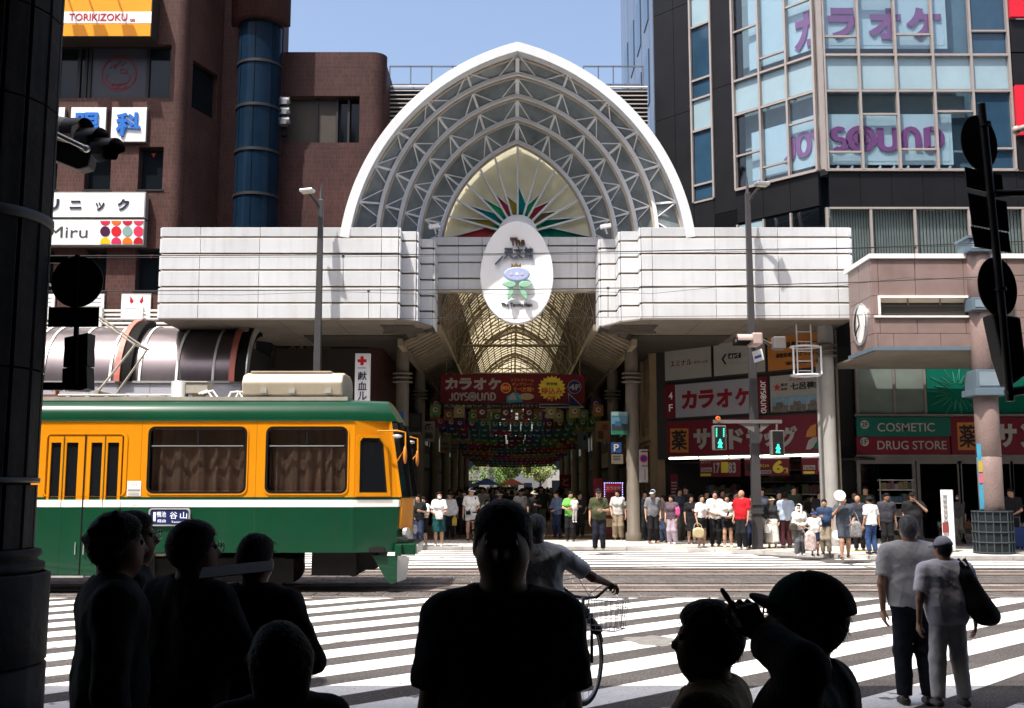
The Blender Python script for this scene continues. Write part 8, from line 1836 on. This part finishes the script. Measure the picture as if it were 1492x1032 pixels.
# ------------------------------------------------------------------ people across the street
BK = (.012, .012, .014); NV = (.018, .025, .06); WH = (.72, .71, .70); BE = (.42, .36, .27); GY_ = (.16, .16, .17)
hold = lambda s: ((s*.15, .03, .655), (s*.05, .15, .66))         # forearm raised in front of the chest (phone, bag)
fold = lambda s: ((s*.14, .02, .64), (s*.03, .115, .59))         # hands together at the waist
far_people = [
 ('woman in black top standing beside the tram nose', 609, 797, 721, 180, dict(top=BK, bot=(.03, .04, .08), fem=1, hairs='long')),
 ('schoolgirl in white shirt and dark skirt turned left beside the tram', 616, 796, 724, 150, dict(top=WH, bot=BK, fem=1, legs='skirt', hairs='bob', armL=fold(-1), armR=fold(1), shoe=WH)),
 ('schoolgirl in white shirt and green skirt with a white face mask and backpack', 639, 796, 717, 175, dict(top=WH, bot=(.01, .06, .06), fem=1, legs='skirt', hairs='bob', mask=True, armL=fold(-1), armR=fold(1), shoe=WH)),
 ('person in white sleeves behind the masked schoolgirl', 655, 786, 718, 170, dict(top=(.6, .6, .62), bot=BK, sleeve='long')),
 ('person in dark clothes standing behind the woman with the white cap', 676, 783, 716, 195, dict(top=BK, bot=BK, fem=1)),
 ('woman in white sports shirt with a dark cross strap and white cap, bare legs', 686, 788, 712, 180, dict(top=WH, bot=(.5, .5, .52), fem=1, legs='mini', hat=('cap', (.6, .6, .62)), shoe=BK, hem=.46)),
 ('child in white top right of the woman with the white cap', 709, 786, 728, 185, dict(top=(.6, .58, .55), bot=BK, hairs='bob')),
 ('person in a pale sun hat behind the crowd in the middle of the street', 728, 781, 718, 180, dict(top=GY_, bot=BK, hat=('bucket', (.5, .48, .42)))),
 ('man in white shirt with a black cross strap in the middle of the covered street', 758, 779, 714, 180, dict(top=WH, bot=BK, sleeve='short')),
 ('masked person in dark clothes and pale hat beside the man with the cross strap', 778, 781, 716, 180, dict(top=BK, bot=BK, mask=True, hat=('bucket', (.4, .36, .28)))),
 ('person in blue striped shirt looking down at the mouth of the covered street', 812, 784, 716, 130, dict(top=(.10, .14, .24), bot=NV, sleeve='long', armR=hold(1), armL=fold(-1))),
 ('woman in bright green top carrying a small child', 831, 789, 716, 170, dict(top=(.13, .38, .07), bot=BK, fem=1, hairs='pony', armL=hold(-1), armR=((.14, .07, .67), (.02, .13, .64)))),
 ('man in olive shirt and dark cap holding a phone on the sunlit pavement', 873, 803, 713, 178, dict(top=(.055, .06, .03), bot=(.012, .014, .022), hat=('cap', (.02, .02, .022)), armL=hold(-1), belly=.02, shoe=(.12, .13, .08))),
 ('woman in white top and beige trousers beside the standing karaoke sign', 901, 787, 714, 175, dict(top=(.55, .53, .5), bot=(.24, .19, .13), fem=1, legs='wide', hairs='long')),
 ('man in patterned grey shirt and pale blue cap with a backpack strap', 952, 792, 714, 190, dict(top=(.17, .17, .19), bot=BK, hat=('cap', (.35, .4, .5)), shoe=(.2, .1, .06))),
 ('woman looking down at the left edge of the shop front crowd', 968, 790, 722, 120, dict(top=(.16, .13, .12), bot=(.04, .05, .08), fem=1, hairs='long', armR=hold(1))),
 ('woman with a pink bag and pale mauve trousers at the dark wall', 980, 793, 722, 150, dict(top=(.10, .07, .09), bot=(.34, .27, .32), fem=1, legs='wide', hairs='long', shoe=WH)),
 ('woman in black dress left of the woman with the beige handbag', 1008, 793, 722, 180, dict(top=BK, bot=BK, fem=1, legs='skirt', hairs='long')),
 ('woman in white blouse and black shorts with a beige handbag', 1023, 798, 722, 215, dict(top=WH, bot=BK, fem=1, legs='mini', hairs='long', shoe=WH, armL=fold(-1))),
 ('young man in white printed tee and black trousers with backpack straps', 1043, 797, 716, 185, dict(top=WH, bot=BK, hairs='bowl', armL=fold(-1), armR=fold(1))),
 ('woman in white cardigan and black shorts with a dark cross strap', 1061, 798, 721, 175, dict(top=(.6, .57, .52), bot=BK, fem=1, legs='mini', sleeve='long', hairs='long', armL=fold(-1), armR=fold(1), shoe=WH)),
 ('bald man in bright red shirt and black trousers facing the street left of the lamp', 1082, 801, 714, 140, dict(top=(.45, .012, .02), bot=BK, hairs='bald', skin='b', shoe=WH)),
 ('person in grey blue shirt half hidden by the street lamp', 1097, 799, 722, 180, dict(top=(.14, .17, .22), bot=NV)),
 ('woman in straw hat, black patterned blouse and long white skirt', 1126, 799, 725, 175, dict(top=(.03, .03, .033), bot=(.62, .61, .58), fem=1, legs='long', sleeve='long', hat=('bucket', (.4, .33, .22)))),
 ('person in pale blue shirt seen from behind with a black cross strap', 1146, 799, 718, 10, dict(top=(.36, .44, .55), bot=(.05, .015, .02), hairs='messy', wide=1.1)),
 ('person in black inside the drug store doorway', 1185, 790, 722, 180, dict(top=BK, bot=BK)),
 ('woman with a white towel over head and shoulders and polka dot trousers', 1166, 810, 735, 185, dict(top=(.6, .57, .52), bot=(.10, .10, .11), fem=1, sleeve='long', legs='wide', hat=('towel', WH), mask=True, armL=fold(-1), armR=fold(1), shoe=(.5, .5, .5))),
 ('small child in white tee, navy shorts and blue sun hat', 1188, 810, 745, 180, dict(top=WH, bot=NV, legs='shorts', hat=('bucket', (.03, .05, .16)))),
 ('man in navy shirt and beige trousers beside the small child', 1204, 808, 728, 150, dict(top=(.025, .045, .09), bot=(.26, .22, .16), skin='b', belly=.015)),
 ('man in dark grey tee and shorts striding forward with a white fan before his face', 1232, 815, 722, 172, dict(top=(.055, .065, .085), bot=(.05, .06, .08), legs='shorts', stride=.09, armR=((.17, .06, .70), (.06, .14, .86)), skin='b')),
 ('bald man in dark jacket behind the striding man', 1253, 803, 722, 150, dict(top=(.03, .032, .045), bot=BK, hairs='bald', skin='b', sleeve='long')),
 ('man in black brimmed hat, white tee and blue jeans seen from behind', 1271, 807, 724, 20, dict(top=WH, bot=(.03, .06, .15), hat=('bucket', (.012, .012, .014)), belly=.01)),
 ('man in dark tee with a towel round his neck right of the white tee', 1294, 804, 719, 170, dict(top=(.04, .04, .05), bot=BK, skin='c')),
 ('large man in black cap and black tee raising a hand to his mouth', 1333, 806, 718, 178, dict(top=BK, bot=BK, hat=('cap', BK), wide=1.25, belly=.03, armL=((-.19, .08, .70), (-.02, .09, .855)), skin='b')),
 ('woman with a brown handbag in the shadow behind the white information post', 1398, 792, 719, 170, dict(top=(.10, .10, .11), bot=(.25, .23, .2), fem=1, hairs='bob', mask=True)),
 ('man in black beside a blue suitcase behind the granite column', 1478, 800, 712, 165, dict(top=BK, bot=BK, skin='b', armL=fold(-1))),
 ('person in dark tee behind the bald man in the red shirt', 1116, 792, 722, 160, dict(top=(.03, .03, .04), bot=BK)),
 ('woman in grey blouse in the shade beside the no parking sign', 918, 786, 722, 200, dict(top=(.12, .12, .13), bot=BK, fem=1, hairs='bob')),
 ('man in dark shirt behind the woman with the green top', 845, 783, 718, 190, dict(top=(.02, .02, .024), bot=BK)),
]
J_ = {}
for lab, px, pf, pt_, fc, kw in far_people:
    p, H = at_far(px, pf, pt_); kw = dict(kw)
    if p[1] > 38: kw.setdefault('vox', .026)
    rq = random.Random(px*7+int(pf)); kw.setdefault('head', (rq.uniform(-.7, .7), rq.uniform(-.22, .08), rq.uniform(-.08, .08))); kw.setdefault('stance', rq.uniform(0, .02)); kw.setdefault('lean', rq.uniform(-.03, .07)); kw.setdefault('wide', rq.uniform(.92, 1.06))
    for s_, nm_ in ((-1, 'armL'), (1, 'armR')):
        kw.setdefault(nm_, rq.choice([((s_*.140, -.02, .632), (s_*.150, .03, .490)), ((s_*.150, -.03, .636), (s_*.125, .065, .505)), ((s_*.155, .0, .640), (s_*.10, .11, .575)), ((s_*.136, .01, .630), (s_*.135, .055, .487)), ((s_*.150, -.02, .66), (s_*.06, .12, .69))]))
    kw.setdefault('stride', rq.uniform(-.02, .03) if kw.get('legs', 'trousers') in ('trousers', 'shorts', 'wide') else 0)
    J_[px] = person(lab, p, H, fc, **kw)
def jt(px, k): return J_[px][1][k]
bag('handbag', 'beige handbag carried by the woman in the white blouse', 'handbag', jt(1023, 'wrR')+Vector((.02, -.06, -.32)), (.19, .07, .15), mat('bag_beige', (.42, .34, .2), .6, var=.1), jt(1023, 'wrR'))
bag('shopping_bag', 'clear printed shopping bag held by the woman with the white towel', 'bag', jt(1166, 'wrL')+Vector((.16, -.05, -.42)), (.16, .08, .26), mat('bag_print', (.45, .36, .34), .4, var=.5, vs=14), jt(1166, 'wrL')); bag('shoulder_bag', 'dark shoulder bag at the hip of the woman with the white towel', 'bag', jt(1166, 'hipR')+Vector((-.13, -.14, .05)), (.12, .06, .1), cloth((.06, .05, .04)), jt(1166, 'shR'))
bag('shopping_bag', 'small white bag carried by the woman in the straw hat', 'bag', jt(1126, 'wrR')+Vector((-.02, -.04, -.28)), (.1, .06, .13), m_sgw, jt(1126, 'wrR')); bag('shoulder_bag', 'black bag held low by the schoolgirl in the dark skirt', 'bag', jt(616, 'wrL')+Vector((.03, -.05, -.24)), (.14, .07, .12), cloth(BK), jt(616, 'wrL'))
bag('shopping_bag', 'white printed bag at the waist of the masked schoolgirl', 'bag', jt(639, 'wrL')+Vector((0, -.1, -.06)), (.13, .05, .1), mat('bag_white_print', (.55, .5, .48), .5, var=.3, vs=20)); bag('handbag', 'brown handbag of the woman behind the white information post', 'handbag', jt(1398, 'wrL')+Vector((.03, -.05, -.22)), (.12, .06, .12), mat('bag_brown', (.16, .07, .04), .6), jt(1398, 'wrL'))
bag('shoulder_bag', 'grey printed bag swinging at the side of the striding man', 'bag', jt(1232, 'wrL')+Vector((.08, -.02, -.18)), (.16, .08, .2), mat('bag_grey_print', (.2, .19, .19), .6, var=.5, vs=16), jt(1232, 'shL')); bag('shopping_bag', 'pink bag on the shoulder of the woman with mauve trousers', 'bag', jt(980, 'shL')+Vector((.02, -.12, -.22)), (.08, .06, .13), mat('bag_pink', (.5, .07, .22), .6), jt(980, 'shL'))
bag('shopping_bag', 'yellow and white paper bag beside the person with white sleeves', 'bag', jt(655, 'wrL')+Vector((0, -.06, -.2)), (.09, .05, .15), mat('bag_yellow', (.5, .35, .06), .6, var=.3), jt(655, 'wrL'))
def fan(label, c): 
    t = T('hand_fan', label, 'fan', Vector(c)-Vector((0, 0, .2))); mb = MB(); mb.disc(c, .15, (.1, -1, .1), 24, .008, .13); mk('fan_sheet', mb, m_sgw, t); mk('handle', MB().bar(Vector(c)-Vector((0, -.01, .24)), Vector(c)-Vector((0, -.01, .1)), .02, .008), m_sgw, t)
fan('round white hand fan held up before the face of the striding man', jt(1232, 'wrR')+Vector((-.05, -.08, .22))); fan('round white hand fan held low by the man in beige trousers', jt(1204, 'wrL')+Vector((.1, -.12, -.18)))
for px, lab in ((758, 'man with the white shirt'), (686, 'woman with the white cap'), (1061, 'woman in the white cardigan')):
    a, b = jt(px, 'shL')+Vector((0, -.10, .03)), jt(px, 'hipR')+Vector((0, -.13, .06)); t = T('cross_strap', 'dark cross strap bag worn by the %s' % lab, 'bag', b); mk('strap', MB().bar(a, b, .045, .012, (0, 1, 0)), cloth(BK), t); mk('pouch', MB().obox(b+Vector((0, -.02, -.03)), (.08, 0, 0), (0, .03, 0), (0, 0, .06)), cloth(BK), t, bevel=.01)
sc_ = W(1480, 792, 30.6); t = T('suitcase', 'dark blue upright suitcase beside the man in black at the right edge', 'suitcase', (X(1481, 30.4, 780), 30.4, .1)); cx_ = X(1481, 30.4, 780)
mk('shell', MB().box(cx_-.2, cx_+.2, 30.28, 30.52, .16, .72), mat('case_blue', (.01, .03, .12), .35), t, bevel=.03); mk('handle', MB().tube([(cx_-.12, 30.4, .72), (cx_-.12, 30.4, 1.0), (cx_+.12, 30.4, 1.0), (cx_+.12, 30.4, .72)], .012, 6), m_sig, t)
for s in (-1, 1): mk('wheel', MB().disc((cx_+s*.15-.015, 30.4, .135), .035, (1, 0, 0), 12, .03), m_blk, t)
# the small child carried by the woman in green
p, H = at_far(831, 789, 716); q = jt(831, 'wrL'); person('small child in white held in the arms of the woman in the green top', (p[0]+.13, p[1]-.20), .82, 200, top=WH, bot=(.4, .38, .36), vox=.02, foot_z=.72, armL=((-.13, .04, .70), (-.08, .12, .74)), shoe=WH)
# crowd deep in the covered street: a few figures copied over and over, each one a thing
ff = []
for i, (tc, bc, hr, fm__) in enumerate((((.02, .02, .024), BK, 'short', 0), ((.30, .29, .28), BK, 'short', 0), ((.10, .03, .03), BK, 'long', 1), ((.05, .06, .09), (.10, .09, .08), 'bob', 1), ((.45, .44, .42), (.03, .04, .07), 'messy', 0), ((.03, .04, .03), (.16, .14, .1), 'short', 0))):
    ff.append(person('shopper in %s walking in the crowd far down the covered street' % ['black', 'a pale grey top', 'a dull red top', 'a slate blue top', 'a white tee', 'dark green'][i], (0, 44+i), 1.62+.03*i, 180, top=tc, bot=bc, hairs=hr, fem=fm__, vox=.036, hv=.02, stride=.05, group='shoppers far down the covered street'))
rg = np.random.default_rng(11); used = set(); k = 0
for i in range(105):
    Y = 40+58*(i/105)**1.15+rg.uniform(-.5, .5); x = AX+rg.uniform(-2.9, 2.9)
    if Y < 43 and (abs(x-.2) < .7 or abs(x-2.6) < .6): x = AX-2.0
    z = ff[k % 6][0]; lab = z['label']
    if k < 6: z.location = (x, Y, .1); z.rotation_euler = (0, 0, PI+rg.uniform(-.5, .5))
    else: copy_tree(z, loc=(x, Y, .1), rotz=(PI if rg.random() < .6 else 0)+rg.uniform(-.6, .6))
    k += 1
# shopping crowd in the shade behind the front row of the right pavement
for i in range(16):
    px = [940, 990, 1000, 1030, 1052, 1072, 1110, 1135, 1157, 1195, 1218, 1245, 1262, 1283, 1310, 1350][i]; Y = 33.0+rg.uniform(0, 1.2) if px > 1060 else 35.2+rg.uniform(0, .8)
    z = ff[[0, 3, 5, 0, 2, 0, 3, 0, 5, 0, 3, 0, 5, 0, 3, 0][i]][0]; copy_tree(z, loc=(X(px, Y, 740), Y, .1), rotz=PI+rg.uniform(-.9, .9), label='shopper in the shade of the right shop front, %s' % ['beside the no parking sign', 'behind the woman with mauve trousers', 'left of the black dress', 'behind the beige handbag', 'behind the printed tee', 'behind the red shirt', 'right of the street lamp', 'behind the straw hat', 'left of the towel', 'behind the child in the blue hat', 'beside the banded column', 'behind the striding man', 'behind the bald man in the jacket', 'left of the towel round the neck', 'beside the goods rack', 'right of the black cap'][i], group='shoppers in the shade of the right shop front')
# ------------------------------------------------------------------ people on the near side
near = dict(vox=.0125, hv=.0045, group=None, strands=300)
DK = (.010, .010, .011)
def np_(px, yt, Y, fz=.1): return (W(px, yt+60, Y).x, Y), Z(yt, Y)-fz
def nperson(label, px, yt, Y, face, fz=.1, **kw):
    p, H = np_(px, yt, Y, fz); k = dict(near); k.update(kw); return person(label, p, H, face, foot_z=fz, **k)
# the man walking towards the camera in the centre
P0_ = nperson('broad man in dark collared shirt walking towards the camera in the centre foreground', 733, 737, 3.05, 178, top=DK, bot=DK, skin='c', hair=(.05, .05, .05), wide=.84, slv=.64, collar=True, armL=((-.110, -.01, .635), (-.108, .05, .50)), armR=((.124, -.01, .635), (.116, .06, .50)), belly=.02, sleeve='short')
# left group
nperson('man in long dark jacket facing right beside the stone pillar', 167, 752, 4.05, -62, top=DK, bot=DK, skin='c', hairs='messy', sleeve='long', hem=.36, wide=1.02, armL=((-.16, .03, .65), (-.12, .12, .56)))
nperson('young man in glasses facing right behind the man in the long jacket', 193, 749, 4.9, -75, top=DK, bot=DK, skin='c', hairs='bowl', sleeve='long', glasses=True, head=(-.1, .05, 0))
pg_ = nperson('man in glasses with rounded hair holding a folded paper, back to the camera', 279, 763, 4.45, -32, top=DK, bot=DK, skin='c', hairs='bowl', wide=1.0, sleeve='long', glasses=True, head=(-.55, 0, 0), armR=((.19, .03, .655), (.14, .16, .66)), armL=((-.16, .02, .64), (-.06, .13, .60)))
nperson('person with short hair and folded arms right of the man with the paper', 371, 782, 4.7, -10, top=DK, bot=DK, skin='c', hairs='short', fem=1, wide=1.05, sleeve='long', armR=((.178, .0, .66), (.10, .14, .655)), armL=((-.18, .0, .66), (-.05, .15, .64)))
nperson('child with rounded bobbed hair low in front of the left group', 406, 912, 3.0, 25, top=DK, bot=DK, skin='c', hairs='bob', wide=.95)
pp = W(345, 830, 3.9); t = T('folded_paper', 'folded white paper held level by the man in glasses', 'paper', pp); mk('sheet', MB().obox(pp, (.125, .02, .012), (-.02, .09, .012), (0, -.001, .002)), mat('paper_grey', (.08, .078, .075), .8), t)
# boy in pale shirt and the one pointing
nperson('boy in pale collared shirt with bowl cut hair looking left in the foreground', 1034, 881, 2.95, 68, top=(.30, .22, .13), bot=DK, skin='c', hairs='bowl', head=(.25, .02, 0), wide=.95, collar=True)
pc2, Hc = np_(1172, 846, 2.75)
tgt = W(1113, 930, 2.60)      # wrist of the pointing hand
fa = math.radians(58); loc = lambda q: (((q.x-pc2[0])*math.cos(fa)+(q.y-pc2[1])*math.sin(fa))/Hc, (-(q.x-pc2[0])*math.sin(fa)+(q.y-pc2[1])*math.cos(fa))/Hc, (q.z-.1)/Hc)
el = W(1170, 974, 2.44)
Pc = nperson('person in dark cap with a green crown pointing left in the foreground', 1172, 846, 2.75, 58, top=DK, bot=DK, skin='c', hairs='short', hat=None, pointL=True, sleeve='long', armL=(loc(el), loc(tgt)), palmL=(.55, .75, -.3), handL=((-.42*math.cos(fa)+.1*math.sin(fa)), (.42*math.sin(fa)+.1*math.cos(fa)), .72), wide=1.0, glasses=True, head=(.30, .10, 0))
capp = Pc[0]
def cap_parts(t, H, head, face):
    R = rotm(*head); piv = v3(0, 0, .868)*H; hp = lambda x, y, z: piv+R@(v3(x, y, z-.868)*H)
    flat = (hp(0, 0, .945), R@unit(v3(0, -.12, -1)))
    fr = (hp(0, .012, .95), R@v3(0, -1, 0)); bk_ = (hp(0, .0125, .95), R@v3(0, 1, 0))
    S_ = SDF(); S_.e(hp(0, -.004, .950), v3(.062, .074, .068)*H, .01*H, (flat, bk_), R=R); np_obj('cap_back', [S_.mesh(.007)], cloth((.008, .008, .009)), t)
    S_ = SDF(); S_.e(hp(0, -.004, .950), v3(.062, .074, .068)*H, .01*H, (flat, fr), R=R); np_obj('cap_front', [S_.mesh(.007)], cloth((.006, .07, .045)), t)
    S_ = SDF(); S_.e(hp(0, .058, .953), v3(.054, .044, .010)*H, .006*H, ((hp(0, .03, 0), R@v3(0, -1, 0)),), R=R@rotm(0, .28, 0)); np_obj('cap_brim', [S_.mesh(.006)], cloth((.008, .008, .009)), t)
cap_parts(capp, Hc, (.30, .10, 0), 58)
# two older men at the kerb on the right
o1 = nperson('older grey haired man in grey short sleeved shirt and dark trousers crossing at the right', 1326, 753, 9.35, -3, fz=.004, top=(.50, .505, .51), bot=(.014, .016, .026), stance=.012, collar=True, skin='b', hair=(.13, .13, .135), wide=1.18, vox=.012, armL=((-.165, -.02, .64), (-.155, .01, .50)), hem=.52, head=(0, .02, 0))
o2 = nperson('older man in grey cap, pale polo shirt and pale trousers with a dark shoulder bag', 1377, 784, 8.8, 2, fz=.1, top=(.80, .77, .82), bot=(.64, .62, .60), stance=.028, collar=True, skin='b', hair=(.02, .02, .02), hat=('cap', (.5, .48, .54)), wide=1.2, vox=.012, armL=((-.17, -.02, .635), (-.165, .02, .49)), armR=((.18, -.02, .64), (.185, .02, .49)), hem=.47, head=(.2, -.1, 0), shoe=(.1, .1, .1))
wl = o2[2]; H2 = o2[0]['_H']
t = T('shoulder_bag', 'slouching black shoulder bag hanging at the right side of the man in the grey cap', 'bag', wl(v3(.15, -.07, .52)*H2))
S_ = SDF(); S_.c(v3(-.07, 0, .33), v3(.06, 0, .05), .07, .10, .05); S_.c(v3(.0, 0, .12), v3(.13, .02, .02), .09, .07, .05); S_.c(v3(-.08, .0, .36), v3(-.10, .01, .44), .045, .02, .04); np_obj('bag_body', [S_.mesh(.012)], cloth((.010, .010, .011)), t)
b0 = wl(v3(.15, -.07, .52)*H2); s0 = wl(v3(.095, -.0, .862)*H2)
for d_ in (-.02, .03): mk('strap', MB().tube([b0+Vector((-.09+d_*.6, -.02, .42)), b0.lerp(s0, .65)+Vector((-.0+d_, -.10, .02)), s0+Vector((d_, -.03, .012)), s0+Vector((d_, .06, -.03))], .014, 8), cloth((.010, .010, .011)), t)
# cyclist riding away, with a basket bicycle
bx, by = X(850, 8.7, 900), 8.7; ya = math.radians(-9)
fwd = Vector((-math.sin(ya), math.cos(ya), 0)); rgt = Vector((math.cos(ya), math.sin(ya), 0)); BB = Vector((bx, by, .1))
bp = lambda f, r, z: BB+fwd*f+rgt*r+Vector((0, 0, z))
bk = T('bicycle', 'dark city bicycle with a wire front basket ridden by the man in the striped shirt', 'bicycle', BB-fwd*.5)
m_bf = mat('bicycle_frame', (.035, .037, .042), .35, .5, var=.1); m_ty = mat('tyre', (.012, .012, .012), .8, var=0); m_bs_ = mat('bicycle_steel', (.30, .30, .31), .35, .7)
steer = math.radians(-19); sf = Vector((fwd*math.cos(steer)+rgt*math.sin(-steer))); sr_ = Vector((sf.y, -sf.x, 0))
def wheel(c, f, name):
    side_ = Vector((f.y, -f.x, 0)); P = [c+f*math.cos(a)*.325+Vector((0, 0, math.sin(a)*.325)) for a in np.linspace(0, 2*PI, 41)]
    wt = mk('wheel', MB().tube(P, .019, 8, False), m_ty, bk); mk('rim', MB().tube([c+(q-c)*.93 for q in P], .011, 6, False), m_bs_, wt)
    mb = MB()
    for i in range(18): a = 2*PI*i/18; mb.tube([c+side_*(.025*(-1)**i)+f*math.cos(a+.25*(-1)**i)*.02+Vector((0, 0, .02*math.sin(a+.25*(-1)**i))), c+f*math.cos(a)*.305+Vector((0, 0, math.sin(a)*.305))], .0015, 4, False)
    o = mk('spokes', mb, m_bs_, wt); mk('hub', MB().tube([c-side_*.05, c+side_*.05], .02, 8), m_bs_, wt); mk('mudguard', MB().tube([c+f*math.cos(a)*.36+Vector((0, 0, math.sin(a)*.36)) for a in np.linspace(.35, 2.9, 16)], .016, 6), m_bf, wt)
hd = bp(.0, 0, .70); fc = bp(.16, 0, .335)
wheel(fc, sf, 'front'); wheel(bp(-.92, 0, .335), fwd, 'rear')
mk('fork', MB().tube([hd+Vector((0, 0, -.02)), fc+sr_*.06+Vector((0, 0, .38)), fc+sr_*.055], .014, 8).tube([fc-sr_*.06+Vector((0, 0, .38)), fc-sr_*.055], .014, 8).tube([fc-sr_*.065+Vector((0, 0, .38)), fc+sr_*.065+Vector((0, 0, .38))], .016, 8), m_bf, bk)
mk('head_tube', MB().tube([hd+Vector((0, 0, .10)), hd-fwd*-.03+Vector((0, 0, -.04))], .026, 10), m_bf, bk)
mk('down_tube', MB().tube([hd+Vector((0, 0, -.02))+fwd*.02, bp(-.25, 0, .40), bp(-.45, 0, .28)], .025, 10).tube([hd+Vector((0, 0, .03)), bp(-.3, 0, .52), bp(-.50, 0, .50)], .018, 8), m_bf, bk)
mk('seat_tube', MB().tube([bp(-.45, 0, .28), bp(-.60, 0, .80)], .018, 8).tube([bp(-.45, 0, .28), bp(-.92, .06, .335)], .012, 8).tube([bp(-.57, 0, .66), bp(-.92, .06, .335)], .010, 8), m_bf, bk)
mb = MB(); mb.sphere(bp(-.62, 0, .83), .12, 14, 8, (.9, 1.2, .4)); mk('saddle', mb, m_ty, bk)
st = hd+Vector((0, 0, .17)); hbL = st-sr_*.30-sf*.12+Vector((0, 0, .10)); hbR = st+sr_*.30-sf*.12+Vector((0, 0, .10))
mk('stem', MB().tube([hd+Vector((0, 0, .08)), st], .013, 8), m_bs_, bk)
mk('handlebar', MB().tube([hbL, st-sr_*.22+sf*.0+Vector((0, 0, .09)), st-sr_*.10+sf*.04, st+sf*.05+Vector((0, 0, -.01)), st+sr_*.10+sf*.04, st+sr_*.22+Vector((0, 0, .09)), hbR], .0125, 8), m_bf, bk)
for s, h in ((-1, hbL), (1, hbR)): mk('grip', MB().tube([h+sf*.09, h-sf*.04], .017, 8), m_ty, bk); mk('brake_lever', MB().tube([h+sf*.08+Vector((0, 0, -.02)), h+sf*.04+sr_*s*.03+Vector((0, 0, -.05)), h-sf*.03+sr_*s*.03+Vector((0, 0, -.05))], .006, 6), m_bs_, bk)
mk('brake_cable', MB().tube([hbR+sf*.06, st+sr_*.16+sf*.16+Vector((0, 0, .12)), st+sf*.14+Vector((0, 0, .02)), hd+Vector((0, 0, -.1))], .003, 5).tube([hbL+sf*.06, st-sr_*.12+sf*.16+Vector((0, 0, .14)), st+sf*.12, hd+Vector((0, 0, -.12))], .003, 5), m_ty, bk)
# wire basket
mb = MB(); bc = st+sf*.22+sr_*.06+Vector((0, 0, -.03)); kb_ = .12
def bq(a, b, z): k_ = 1-(-z)*.55; return bc+sr_*a*.19*k_+sf*b*.13*k_+Vector((0, 0, z))
for i in range(9):
    a = -1+2*i/8
    for b in (-1, 1): mb.tube([bq(a, b, 0), bq(a, b, -.24)], .0025, 4)
    mb.tube([bq(a, -1, -.24), bq(a, 1, -.24)], .0025, 4)
for i in range(6):
    b = -1+2*i/5
    for a in (-1, 1): mb.tube([bq(a, b, 0), bq(a, b, -.24)], .0025, 4)
for z in (0, -.07, -.14, -.20, -.24): mb.tube([bq(-1, -1, z), bq(1, -1, z), bq(1, 1, z), bq(-1, 1, z), bq(-1, -1, z)], .005 if z in (0, -.24) else .0025, 5)
o = mk('basket', mb, m_bs_, bk)
mk('lamp', MB().sphere(fc+sr_*.09+Vector((0, 0, .26))+sf*.03, .045, 10, 8).tube([fc+sr_*.09+Vector((0, 0, .26)), fc+sr_*.05+Vector((0, 0, .34))], .012, 6), m_ty, bk); mk('lock_box', MB().obox(hd+Vector((0, 0, .05))-fwd*.04, sr_*.05, fwd*.025, (0, 0, .04)), m_ty, bk, bevel=.006)
# the rider, astride the frame with the right hand on the bar
rp = bp(-.50, -.28, 0); Hr = 1.60; fr_ = ya+math.radians(2); rz = Z(753, 7.55)-.905*1.0
rpos = (W(781, 800, 8.15).x, 8.15); Hr = Z(752, 8.15)-.1
lc = lambda q: (((q.x-rpos[0])*math.cos(ya)+(q.y-rpos[1])*math.sin(ya))/Hr, (-(q.x-rpos[0])*math.sin(ya)+(q.y-rpos[1])*math.cos(ya))/Hr, (q.z-.1)/Hr)
hr_ = hbR-sf*.07+Vector((0, 0, .035)); shR = Vector((rpos[0]+.2, rpos[1], .1+.80*Hr)); er = (shR+hr_)/2+Vector((.05, -.02, -.05)); hl_ = hbL-sf*.07+Vector((0, 0, .035)); el_ = hl_+Vector((-.05, -.25, .05))
person('older grey haired man in striped white shirt riding a bicycle away from the camera', rpos, Hr, math.degrees(ya), top=(.80, .78, .75), bot=DK, skin='c', hair=(.14, .14, .14), armR=(lc(er), lc(hr_)), armL=(lc(el_), lc(hl_)), wide=1.12, curl=1.3, palmR=(0, .1, -1), palmL=(0, .1, -1), **near)
